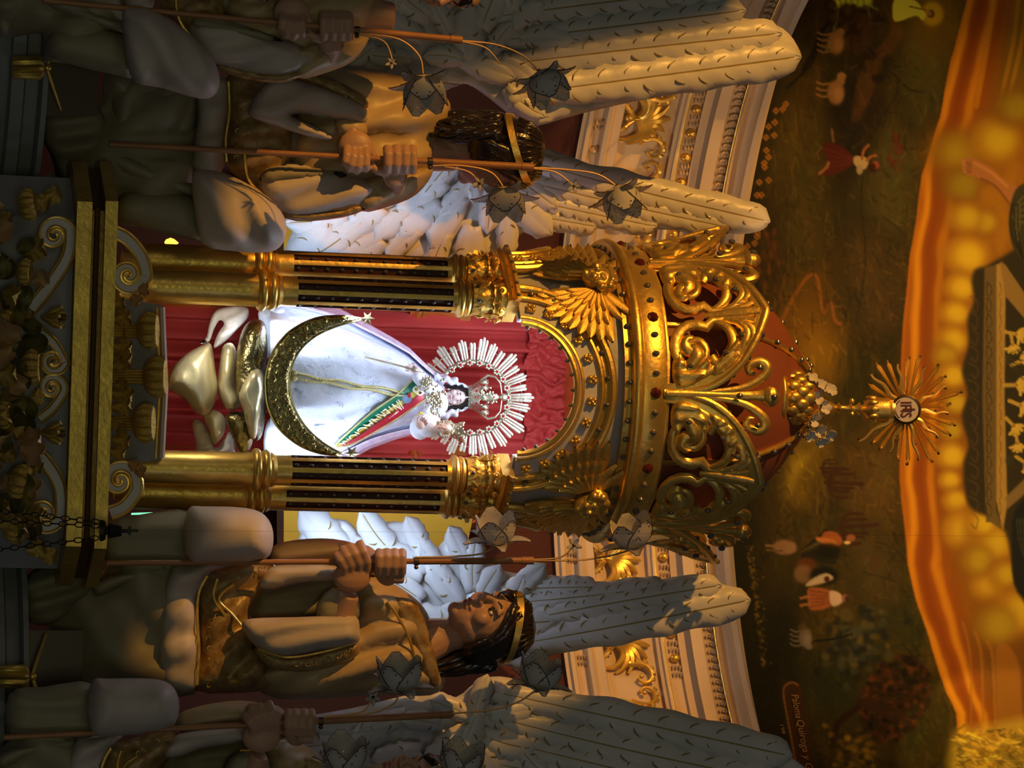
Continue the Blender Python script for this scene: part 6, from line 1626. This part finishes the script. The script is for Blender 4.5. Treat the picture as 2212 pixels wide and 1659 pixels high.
    def w(px, py, d): return W(*sh(px, py), D(d))
    b.tube([w(760, 1400, .02), w(850, 1400, 0), w(920, 1392, -.02), w(970, 1372, -.02)], [70 * s, 72 * s, 46 * s, 36 * s], 16)
    b.tube([w(800, 1440, .0), w(700, 1400, -.10), w(740, 1330, -.14), w(755, 1285, -.16)], [34 * s, 32 * s, 26 * s, 21 * s], 14)
    ST = lambda px: 1216 - (px - 230) * .0045
    b.ell(w(760, 1246, -.185), (34 * s, 17 * s, 40 * s), 14, 10)
    for t, k_, r in (((728, 1199), (743, 1224), 9.5), ((741, 1186), (757, 1219), 10.5), ((756, 1180), (775, 1215), 10.8), ((777, 1174), (792, 1212), 10.5)):
        b.tube([w(k_[0], k_[1] + 18, -.190), w(k_[0], k_[1], -.208), w((t[0] + k_[0]) / 2, (t[1] + k_[1]) / 2, -.216), w(t[0], t[1], -.200), w(t[0] - 2, t[1] + 6, -.180)], [r * s, r * s, r * s, r * s * .95, r * s * .8], 9)
    b.tube([w(790, 1240, -.185), w(800, 1225, -.17), w(798, 1205, -.165)], [11 * s, 11 * s, 9 * s], 9)
    b.ell(w(838, 1226, -.165), (40 * s, 17 * s, 30 * s), 14, 10)
    for i, (x, r) in enumerate(((818, 9.8), (834, 10.6), (851, 10.8), (868, 10.0))):
        b.tube([w(x, 1240, -.190), w(x + .5, 1222, -.207), w(x + 1, 1204, -.207), w(x + 1, 1192, -.192), w(x, 1194, -.172)], [r * s, r * s, r * s, r * s * .95, r * s * .8], 9)
    b.tube([w(838, 1244, -.18), w(856, 1250, -.18), w(873, 1251, -.18)], [12 * s, 11 * s, 10 * s], 9); b.ell(w(846, 1250, -.178), (12 * s, 10 * s, 12 * s))
    b.tube([w(812, 1215, -.16), w(790, 1200, -.12), w(740, 1195, -.05)], [20 * s, 22 * s, 26 * s], 12)
    hp = head[:2]; eyes, hair, band_ = big_head(ang, *hp, Y0 - .055, 87, head[2], head[3], head[4], seed, b)
    bo = blob(b, .0036, 'body', SKIN, ang, 3)
    for nm, mm_, mt_ in eyes: mm_.build(nm, mt_, bo, 'all')
    hair.build('hair', HAIRB, ang, 'all'); band_.build('headband', GOLD, ang)
    for wkw in wings: wing(ang, **wkw)
    return ang
# ------------------------------------------------------------------ angels on the left (looking right)
def angel_left(sh, Y0, name_label, head, seed, wings):
    ang = empty('angel_statue', W(*sh(150, 320), Y0), name_label, 'statue', 'angels around the baldachin')
    D = lambda d: Y0 + d
    robe(ang, sh, 'underskirt', [(228, 152), (300, 150), (425, 160), (430, 300), (432, 420), (440, 515), (400, 512), (300, 490), (250, 480), (240, 425), (150, 430), (112, 345), (96, 250), (150, 222), (215, 226)], D(0), .12, 80, OLIVE, folds((.75, 130, .015, .4), (-1.0, 140, .010, 1.4)), 9, .10)
    robe(ang, sh, 'gathered_hem', [(94, 238), (150, 222), (206, 228), (234, 262), (238, 302), (228, 340), (200, 390), (150, 425), (118, 350), (92, 300)], D(-.05), .08, 42, OLIVE, folds((1.5, 62, .014, .2)))
    robe(ang, sh, 'draped_loop', [(236, 176), (300, 160), (416, 176), (424, 240), (410, 296), (330, 306), (262, 296), (242, 250)], D(-.05), .06, 40, OLIVE, folds((.5, 70, .010, 1.0)))
    robe(ang, sh, 'fold_ridge', [(240, 320), (300, 345), (380, 385), (420, 400), (416, 425), (330, 400), (262, 372), (236, 345)], D(-.09), .05, 22, OLIVE)
    robe(ang, sh, 'shin_drape', [(262, 420), (330, 410), (428, 430), (440, 515), (400, 514), (300, 490), (256, 470)], D(-.08), .07, 40, OLIVE)
    robe(ang, sh, 'tunic_hem', [(420, 182), (450, 172), (492, 172), (496, 230), (484, 300), (486, 345), (470, 378), (416, 372), (420, 300), (426, 240)], D(-.06), .06, 34, CREAM, folds((1.4, 76, .010, .6)))
    robe(ang, sh, 'tunic_knee', [(414, 378), (440, 368), (480, 372), (540, 400), (596, 440), (618, 484), (612, 524), (580, 545), (500, 542), (440, 528), (422, 470)], D(-.16), .11, 60, CREAM, folds((-.55, 80, .012, 1.3)), 8)
    robe(ang, sh, 'brocade_apron', [(486, 170), (530, 154), (600, 166), (640, 200), (640, 300), (620, 400), (606, 440), (560, 412), (500, 372), (484, 330), (488, 250)], D(-.03), .075, 44, TRIM, folds((1.2, 64, .010, .3)))
    for pts in ([(494, 176), (496, 240), (488, 300), (490, 350)], [(528, 320), (532, 370), (545, 400), (580, 430)]): edge_tube(ang, sh, pts, D(-.115))
    studs_on(ang, sh, [(516, 180), (518, 240), (512, 300), (512, 340)], D(-.112))
    robe(ang, sh, 'torso_robe', [(625, 150), (730, 140), (850, 160), (930, 185), (968, 215), (972, 245), (958, 300), (935, 360), (905, 400), (880, 420), (720, 440), (640, 420), (620, 330), (640, 230)], D(.02), .13, 80, TAN, folds((1.35, 84, .016, .2), (1.1, 40, .003, 1.0)))
    robe(ang, sh, 'shoulder_trim', [(622, 156), (640, 148), (720, 170), (790, 212), (786, 236), (720, 204), (640, 176)], D(-.115), .025, 12, TRIM); studs_on(ang, sh, [(640, 162), (700, 182), (770, 216)], D(-.143))
    robe(ang, sh, 'hanging_sleeve', [(538, 236), (556, 200), (606, 166), (700, 190), (782, 226), (794, 258), (770, 268), (700, 252), (650, 246), (632, 252), (700, 282), (718, 300), (680, 298), (600, 275), (544, 254)], D(-.13), .055, 22, CREAM, folds((1.2, 60, .006, .6)))
    robe(ang, sh, 'inner_robe', [(560, 280), (640, 262), (730, 280), (740, 350), (640, 352), (560, 350)], D(-.02), .05, 40, OLIVE)
    robe(ang, sh, 'cuff', [(724, 256), (760, 246), (788, 262), (792, 292), (760, 300), (730, 292)], D(-.125), .045, 22, TAN)
    robe(ang, sh, 'near_sleeve', [(554, 388), (580, 354), (650, 352), (720, 360), (800, 386), (822, 410), (800, 440), (740, 462), (640, 474), (596, 460), (566, 430)], D(-.06), .08, 46, CREAM, folds((1.3, 60, .008, .6)))
    robe(ang, sh, 'sleeve_opening', [(560, 388), (584, 362), (650, 362), (740, 372), (738, 384), (640, 388), (590, 396)], D(-.125), .02, 12, OLIVE)
    robe(ang, sh, 'sleeve_trim', [(600, 456), (700, 456), (780, 440), (812, 420), (800, 446), (740, 470), (640, 478)], D(-.09), .03, 12, TRIM)
    robe(ang, sh, 'upper_arm_drape', [(760, 400), (830, 372), (910, 362), (935, 372), (900, 420), (840, 446), (780, 456)], D(-.06), .06, 30, TAN, folds((.9, 40, .007, .2)))
    b = MB(); s = mpp(Y0)
    def w(px, py, d): return W(*sh(px, py), D(d))
    b.tube([w(780, 300, .03), w(860, 310, .01), w(930, 325, 0), w(985, 332, 0)], [72 * s, 72 * s, 46 * s, 38 * s], 16)
    b.tube([w(830, 230, 0), w(740, 215, -.08), w(750, 262, -.13), w(762, 290, -.15)], [34 * s, 32 * s, 26 * s, 20 * s], 14)
    b.ell(w(768, 316, -.165), (34 * s, 17 * s, 38 * s), 14, 10)
    for t, k_, r in (((744, 352), (748, 336), 9.5), ((755, 364), (762, 340), 10.5), ((771, 368), (776, 342), 10.8), ((790, 364), (790, 340), 10.5)):
        b.tube([w(k_[0], k_[1] - 18, -.172), w(k_[0], k_[1], -.196), w((t[0] + k_[0]) / 2, (t[1] + k_[1]) / 2 + 4, -.198), w(t[0], t[1], -.186), w(t[0] + 2, t[1] - 6, -.165)], [r * s, r * s, r * s, r * s * .95, r * s * .8], 9)
    b.tube([w(796, 318, -.165), w(806, 340, -.16), w(806, 358, -.155)], [11 * s, 11 * s, 8 * s], 9)
    b.ell(w(850, 364, -.145), (42 * s, 17 * s, 28 * s), 14, 10)
    for x, r in ((836, 10), (855, 10.6), (874, 10.8), (891, 10)):
        b.tube([w(x, 372, -.165), w(x + 1, 354, -.188), w(x + 1, 334, -.188), w(x, 320, -.172), w(x, 323, -.155)], [r * s, r * s, r * s, r * s * .95, r * s * .8], 9)
    b.tube([w(834, 372, -.155), w(815, 368, -.165), w(803, 360, -.165)], [12 * s, 10 * s, 8 * s], 9)
    b.tube([w(860, 380, -.14), w(850, 400, -.10), w(790, 420, -.05)], [22 * s, 26 * s, 30 * s], 12)
    eyes, hair, band_ = big_head(ang, *head[:2], Y0 - .03, 87, head[2], head[3], head[4], seed, b)
    bo = blob(b, .0036, 'body', SKIN, ang, 3)
    for nm, mm_, mt_ in eyes: mm_.build(nm, mt_, bo, 'all')
    hair.build('hair', HAIRB, ang, 'all'); band_.build('headband', GOLD, ang)
    for wkw in wings: wing(ang, **wkw)
    return ang
ident = lambda x, y: (x, y)
def shifter(xs, dxs, dys): return lambda x, y: (x + float(np.interp(x, xs, dxs)), y + float(np.interp(x, xs, dys)))
WA = dict(outline=[(540, 120), (640, 60), (700, -70), (1280, -70), (1310, 25), (1400, 48), (1565, 22), (1600, 38), (1645, 45), (1692, 62), (1722, 98), (1726, 136), (1640, 172), (1520, 195), (1400, 213), (1250, 247), (1160, 272), (1120, 262), (1060, 215), (1010, 182), (975, 190), (900, 215), (700, 205), (560, 190)], Y=8.95,
          prim=[((1040, 40), (1580, -25), 76), ((1060, 90), (1612, 22), 72), ((1080, 140), (1690, 72), 84), ((1100, 205), (1731, 122), 92)], shoulder=(1010, 130), cov_step=62, cov_len=110, region=(560, 1180, -60, 250), seed=3, bend=lambda x, y: np.clip((1100 - x) / 1400, -.3, .5) * -.1)
WB = dict(outline=[(1140, 312), (1250, 345), (1350, 385), (1450, 410), (1550, 432), (1630, 450), (1658, 475), (1650, 495), (1600, 506), (1520, 499), (1400, 496), (1330, 498), (1280, 490), (1230, 478), (1190, 482), (1178, 502), (1130, 502), (1096, 535), (1060, 556), (1000, 570), (700, 570), (640, 545), (622, 520), (660, 468), (720, 430), (900, 385), (960, 350), (1000, 320)], Y=9.27,
          prim=[((1070, 450), (1290, 490), 54), ((1090, 420), (1420, 490), 56), ((1110, 385), (1575, 492), 64), ((1130, 345), (1664, 479), 76)], shoulder=(1040, 330), cov_step=54, cov_len=120, region=(630, 1150, 350, 565), seed=5)
WC = dict(outline=[(612, 1290), (640, 1180), (658, 1138), (700, 1122), (752, 1126), (782, 1160), (800, 1140), (850, 1126), (905, 1140), (936, 1188), (962, 1165), (1000, 1160), (1085, 1232), (1158, 1238), (1168, 1258), (1220, 1250), (1280, 1263), (1350, 1270), (1430, 1256), (1500, 1240), (1562, 1262), (1605, 1275), (1616, 1297), (1590, 1322), (1480, 1350), (1300, 1392), (1150, 1425), (1020, 1447), (940, 1440), (800, 1400), (640, 1380)], Y=9.27,
          prim=[((1060, 1275), (1290, 1268), 54), ((1070, 1305), (1440, 1266), 58), ((1080, 1350), (1560, 1264), 68), ((1100, 1395), (1622, 1296), 82)], shoulder=(1030, 1350), cov_step=54, cov_len=118, region=(625, 1150, 1125, 1420), seed=8)
WD = dict(outline=[(540, 1640), (620, 1560), (760, 1530), (930, 1492), (985, 1506), (1030, 1472), (1080, 1461), (1150, 1478), (1300, 1522), (1450, 1560), (1560, 1588), (1660, 1604), (1700, 1628), (1708, 1740), (600, 1740)], Y=9.05,
          prim=[((1020, 1640), (1500, 1735), 76), ((1040, 1590), (1600, 1725), 80), ((1050, 1545), (1690, 1690), 86), ((1070, 1495), (1712, 1634), 84)], shoulder=(1020, 1560), cov_step=62, cov_len=112, region=(560, 1150, 1490, 1730), seed=11)
angel_left(ident, 8.80, 'kneeling angel left of the baldachin, face turned away, both wings showing', (1072, 335, -1.90, .12, .12), 31, [WA, WB])
angel_right(ident, 8.80, 'kneeling angel right of the baldachin, face in view looking up at the statue', (1052, 1350, .95, -.16, .12), 32, [WC, WD])
angel_left(shifter([500, 750], [-150, -138], [-352, -288]), 8.40, 'outermost angel on the left, cut off by the edge of the view', (955, -58, -1.0, .1, .1), 33, [])
angel_right(shifter([500, 750], [-208, -196], [372, 346]), 8.40, 'outermost angel on the right, cut off by the edge of the view', (880, 1704, 1.0, -.1, .1), 34, [])

# ------------------------------------------------------------------ lamp staffs with glass lotus flowers
def petal_mesh(L=1.0, w=.40, cup=.16, out=.25, name='petal'):
    m = MB(); P = []; R_ = []; n = 10
    for i in range(n + 1):
        u = i / n; hw = w * (sin(pi * min(1, u * .86 + .06)) ** .85) * (1 - .35 * u * u); hw = max(hw, .012)
        row = []
        for v in np.linspace(-1, 1, 7): row.append((v * hw, -cup * (1 - v * v) * sin(pi * min(1, u + .1)) - out * sin(pi * .5 * u) * .5 + out * u * u * .75, u * L))
        P.append(row)
    m.grid(P); m.grid([[(p[0], p[1] + .02, p[2]) for p in r] for r in P])
    rim = [r[0] for r in P] + [r[-1] for r in P[::-1]]
    m.tube(rim, .012, 5, 1)
    for i in (6, 8, 9):
        for sd in (1, -2): m.ell(P[i][sd], .024, 6, 5, None, 1)
    return m.mesh(name, [PETG, PRIM_])
PETI = petal_mesh(1.0, .46, .20, .16); PETO = petal_mesh(1.0, .25, .10, -.45)
def lotus(parent, px, py, Y, axis, size, seed, n1=5, n2=5):
    rs = random.Random(seed); loc = W(px, py, Y); A = (UC * axis[0] + RC * axis[1] - FWD * axis[2]).normalized(); s = size * mpp(Y)
    m = MB(); m.ell(loc + A * .10 * s, (.15 * s, .15 * s, .15 * s), 10, 7); m.tube([loc - A * .08 * s, loc + A * .25 * s], [.05 * s, .12 * s], 8)
    core = m.build('glass_lotus', PRIM_, parent)
    X = A.orthogonal().normalized(); Yv = A.cross(X)
    for k in range(n1):
        a = 2 * pi * k / n1 + rs.random() * .3; d = X * cos(a) + Yv * sin(a); z = (A * .85 + d * .55).normalized(); inst(PETI, 'petal', core, frame(z, z.cross(d), loc + d * .06 * s - org(core), s * rs.uniform(.92, 1.05)))
    for k in range(n2):
        a = 2 * pi * (k + .5) / n2 + rs.random() * .3; d = X * cos(a) + Yv * sin(a); z = (A * .28 + d * .95).normalized(); inst(PETO, 'petal', core, frame(z, z.cross(d), loc + d * .05 * s - org(core), s * rs.uniform(.85, 1.0)))
def star_flower(parent, px, py, Y, size, seed):
    loc = W(px, py, Y); s = size * mpp(Y); m = MB(); m.ell(loc, (.12 * s,) * 3, 8, 6)
    core = m.build('small_flower', PRIM_, parent)
    for k in range(5):
        a = 2 * pi * k / 5 + seed; d = UC * cos(a) + RC * sin(a); z = (d - FWD * .25).normalized(); inst(PETO, 'petal', core, frame(z, z.cross(-FWD), loc - org(core), s * .55))
def staff(pts, Y, label, sleeve0, flowers, stars, wires, seed, tipY=None):
    (x0, y0), (x1, y1) = pts; at = lambda x: y0 + (y1 - y0) * (x - x0) / (x1 - x0)
    st = empty('lamp_staff', W(x0, y0, Y), label, 'staff', 'lotus lamp staffs held by the angels'); s = mpp(Y)
    m = MB(); m.tube([W(x0, y0, Y), W(sleeve0, at(sleeve0), Y)], 6.2 * s, 10); m.build('pole', STAFFM, st)
    m = MB(); m.tube([W(sleeve0, at(sleeve0), Y), W(x1 - 26, at(x1 - 26), Y)], 7.6 * s, 10); m.build('pole_sleeve', STAFFM, st)
    m = MB(); m.tube([W(x1 - 26, at(x1 - 26), Y), W(x1, y1, Y)], 8.8 * s, 10); m.build('pole_cap', STAFFM, st)
    m = MB(); m.tube([W(sleeve0 - 2, at(sleeve0), Y), W(sleeve0 + 8, at(sleeve0 + 8), Y)], 9.2 * s, 10); m.ell(W(sleeve0 + 3, at(sleeve0) + 13, Y), .006, 8, 6); m.build('clamp', PRIM_, st)
    for wp in wires:
        m = MB(); P = crom(wp, 6); m.tube([W(p[0], p[1], Y - .006 - .012 * i / len(P)) for i, p in enumerate(P)], 2.0 * s, 6); m.build('wire_stem', WIREM, st)
    for i, (px, py, ax, sz) in enumerate(flowers): lotus(st, px, py, Y - .02, ax, sz * 1.26, seed + i)
    for i, (px, py, sz) in enumerate(stars): star_flower(st, px, py, Y - .02, sz, .3 + i)
    return st
staff([(236, 311), (1152, 361)], 8.625, 'tan lamp staff of the near left angel, lotus flowers beside its head', 926,
      [(1090, 408, (.05, 1, .35), 62), (1334, 404, (.30, .95, .25), 62)], [(1036, 396, 34), (1240, 402, 30)], [[(935, 358), (1000, 358), (1060, 372), (1088, 405)], [(1150, 362), (1220, 366), (1290, 376), (1332, 402)], [(1150, 364), (1200, 372), (1238, 400)], [(960, 360), (1010, 370), (1036, 394)]], 50)
staff([(94, 1), (998, 87)], 8.225, 'tan lamp staff of the outermost left angel, lotus flowers in front of the wing', 768,
      [(914, 166, (.08, 1, .3), 66), (1166, 156, (.42, .9, .2), 66)], [(846, 136, 26)], [[(775, 72), (860, 84), (905, 120), (914, 162)], [(998, 88), (1070, 96), (1130, 120), (1164, 154)], [(775, 74), (830, 90), (848, 132)], [(998, 90), (1050, 104), (1080, 138)]], 60)
staff([(230, 1216), (1152, 1211)], 8.615, 'tan lamp staff of the near right angel, lotus flowers against the crown', 896,
      [(1072, 1176, (.0, -1, .35), 64), (1368, 1184, (-.15, -1, .35), 64)], [(1240, 1178, 34)], [[(896, 1204), (980, 1202), (1040, 1196), (1070, 1180)], [(1152, 1211), (1250, 1210), (1320, 1200), (1366, 1186)], [(1152, 1209), (1210, 1204), (1238, 1182)]], 70)
staff([(8, 1593), (976, 1543)], 8.215, 'tan lamp staff of the outermost right angel, lotus flowers over the lower wing', 690,
      [(862, 1492, (.02, -1, .3), 66), (1160, 1488, (.22, -1, .25), 66)], [(806, 1506, 36)], [[(700, 1550), (800, 1540), (850, 1520), (862, 1496)], [(976, 1541), (1060, 1534), (1120, 1516), (1158, 1490)], [(700, 1548), (780, 1538), (804, 1508)]], 80)
staff([(-160, 1900), (780, 1850)], 8.02, 'lamp staff beyond the right edge, only two lotus flowers in view', 500,
      [(742, 1668, (.05, -1, .3), 68), (985, 1676, (.25, -1, .25), 68)], [], [[(560, 1860), (690, 1800), (742, 1672)], [(780, 1850), (900, 1780), (984, 1680)]], 90)

# ------------------------------------------------------------------ ledge below the angels and the small gilded posts on it
m = MB()
for (r, p0, p1) in ((1.02, -140, 36), (1.06, 36, 62), (1.03, 62, 88)):
    YL = 8.62
lpr = [(0.50, W(-160, 838, 8.3).z), (0.50, W(20, 838, 8.3).z), (0.54, W(24, 838, 8.3).z), (0.54, W(52, 838, 8.3).z), (0.515, W(58, 838, 8.3).z), (0.515, W(86, 838, 8.3).z), (0.56, W(92, 838, 8.3).z), (0.56, W(104, 838, 8.3).z), (0.2, W(108, 838, 8.3).z)]
for sgn, nm, cx_ in ((-1, 'ledge', AX - .98), (1, 'ledge', AX + .98)):
    m = MB(); m.lathe([(r * 1.15, z) for r, z in lpr], 48, (cx_, 9.15, 0), 0, radians(180), radians(360), False)
    o = m.build('trim_3' if sgn < 0 else 'trim_4', GREY); o['kind'] = 'structure'
for px, py, lab in ((60, 146, 'ribbed gilt post with curved brass arm on the left ledge'), (28, 1462, 'ribbed gilt post with curved brass arm on the right ledge')):
    Yq = 8.50; loc = W(px - 32, py, Yq); gp = empty('gilded_post', loc, lab, 'post', 'gilt posts on the ledge'); s = mpp(Yq)
    up = 1
    m = MB(); P = []
    for z, r in ((-34, 20), (-30, 23), (26, 25), (32, 20), (36, 12)): P.append([W(px + z, py + r * (1 + .12 * cos(10 * a)) * sin(a), Yq - r * s * (1 + .12 * cos(10 * a)) * cos(a)) for a in np.linspace(0, 2 * pi, 60, endpoint=False)])
    m.grid(P, 0, True); m.build('ribbed_shaft', BRASS, gp)
    m = MB(); m.ell(W(px + 42, py, Yq), 9 * s, 10, 8); m.build('knob', GOLD, gp)
    for sg in (-1, 1):
        m = MB(); m.tube([W(px + 42, py + sg * 4, Yq), W(px + 54, py + sg * 40, Yq), W(px + 72, py + sg * 92, Yq + .02)], [4 * s, 4 * s, 2.5 * s], 7); m.build('curved_arm', GOLD, gp)
    m = MB(); m.prism([(px + 36, py - 100), (px + 150, py - 100), (px + 150, py + 105), (px + 36, py + 105)], lambda u, v, t: W(u, v, t), Yq + .10, Yq + .12); m.build('back_board', BROWNW, gp, False)

# ------------------------------------------------------------------ black lamp cap with a cross and two chains, hanging in front
IRON = mat('black_iron', (0.015, 0.013, 0.012), 0.4, 0.5)
YK = 8.22; hc2 = empty('hanging_lamp_cap', W(222, 1146, YK), 'black iron lamp cap with small cross and two hanging chains', 'lamp'); s = mpp(YK); b0 = W(222, 1146, YK)
def kz(p): return W(p, 1146, YK).z - b0.z
m = MB(); m.lathe([(.001, kz(214)), (22 * s, kz(216)), (23 * s, kz(221)), (20 * s, kz(227)), (9 * s, kz(229)), (9 * s, kz(232)), (17 * s, kz(236)), (12 * s, kz(258)), (11 * s, kz(262)), (4 * s, kz(263)), (4 * s, kz(276)), (.001, kz(277))], 24, tuple(b0)); m.build('cap', IRON, hc2)
m = MB(); m.box(W(284, 1146, YK), (3.2 * s, 3.2 * s, 14 * s)); m.box(W(280, 1146, YK), (9 * s, 3 * s, 3.2 * s)); m.build('cross', IRON, hc2)
lk = MB(); lk.tube([(.006 * cos(a), 0, .011 * sin(a)) for a in np.linspace(0, 2 * pi, 15)], .0016, 5); LINK = lk.mesh('chain_link', IRON)
for (x0, y0, x1, y1) in ((214, 1128, -30, 1100), (214, 1136, -30, 1124), (212, 1162, -30, 1190)):
    a = W(x0, y0, YK); b = W(x1, y1, YK - .05); n = int((b - a).length / .019); d = (b - a).normalized()
    for k in range(n):
        p = a + (b - a) * (k + .5) / n - org(hc2); inst(LINK, 'chain_link', hc2, frame(d, FWD if k % 2 else d.cross(FWD), p))
m = MB(); m.tube([W(298, 1146, YK), W(900, 1149, YK + .1), W(2400, 1160, YK + .3)], .0003, 4); m.build('suspension_wire', IRON, hc2)
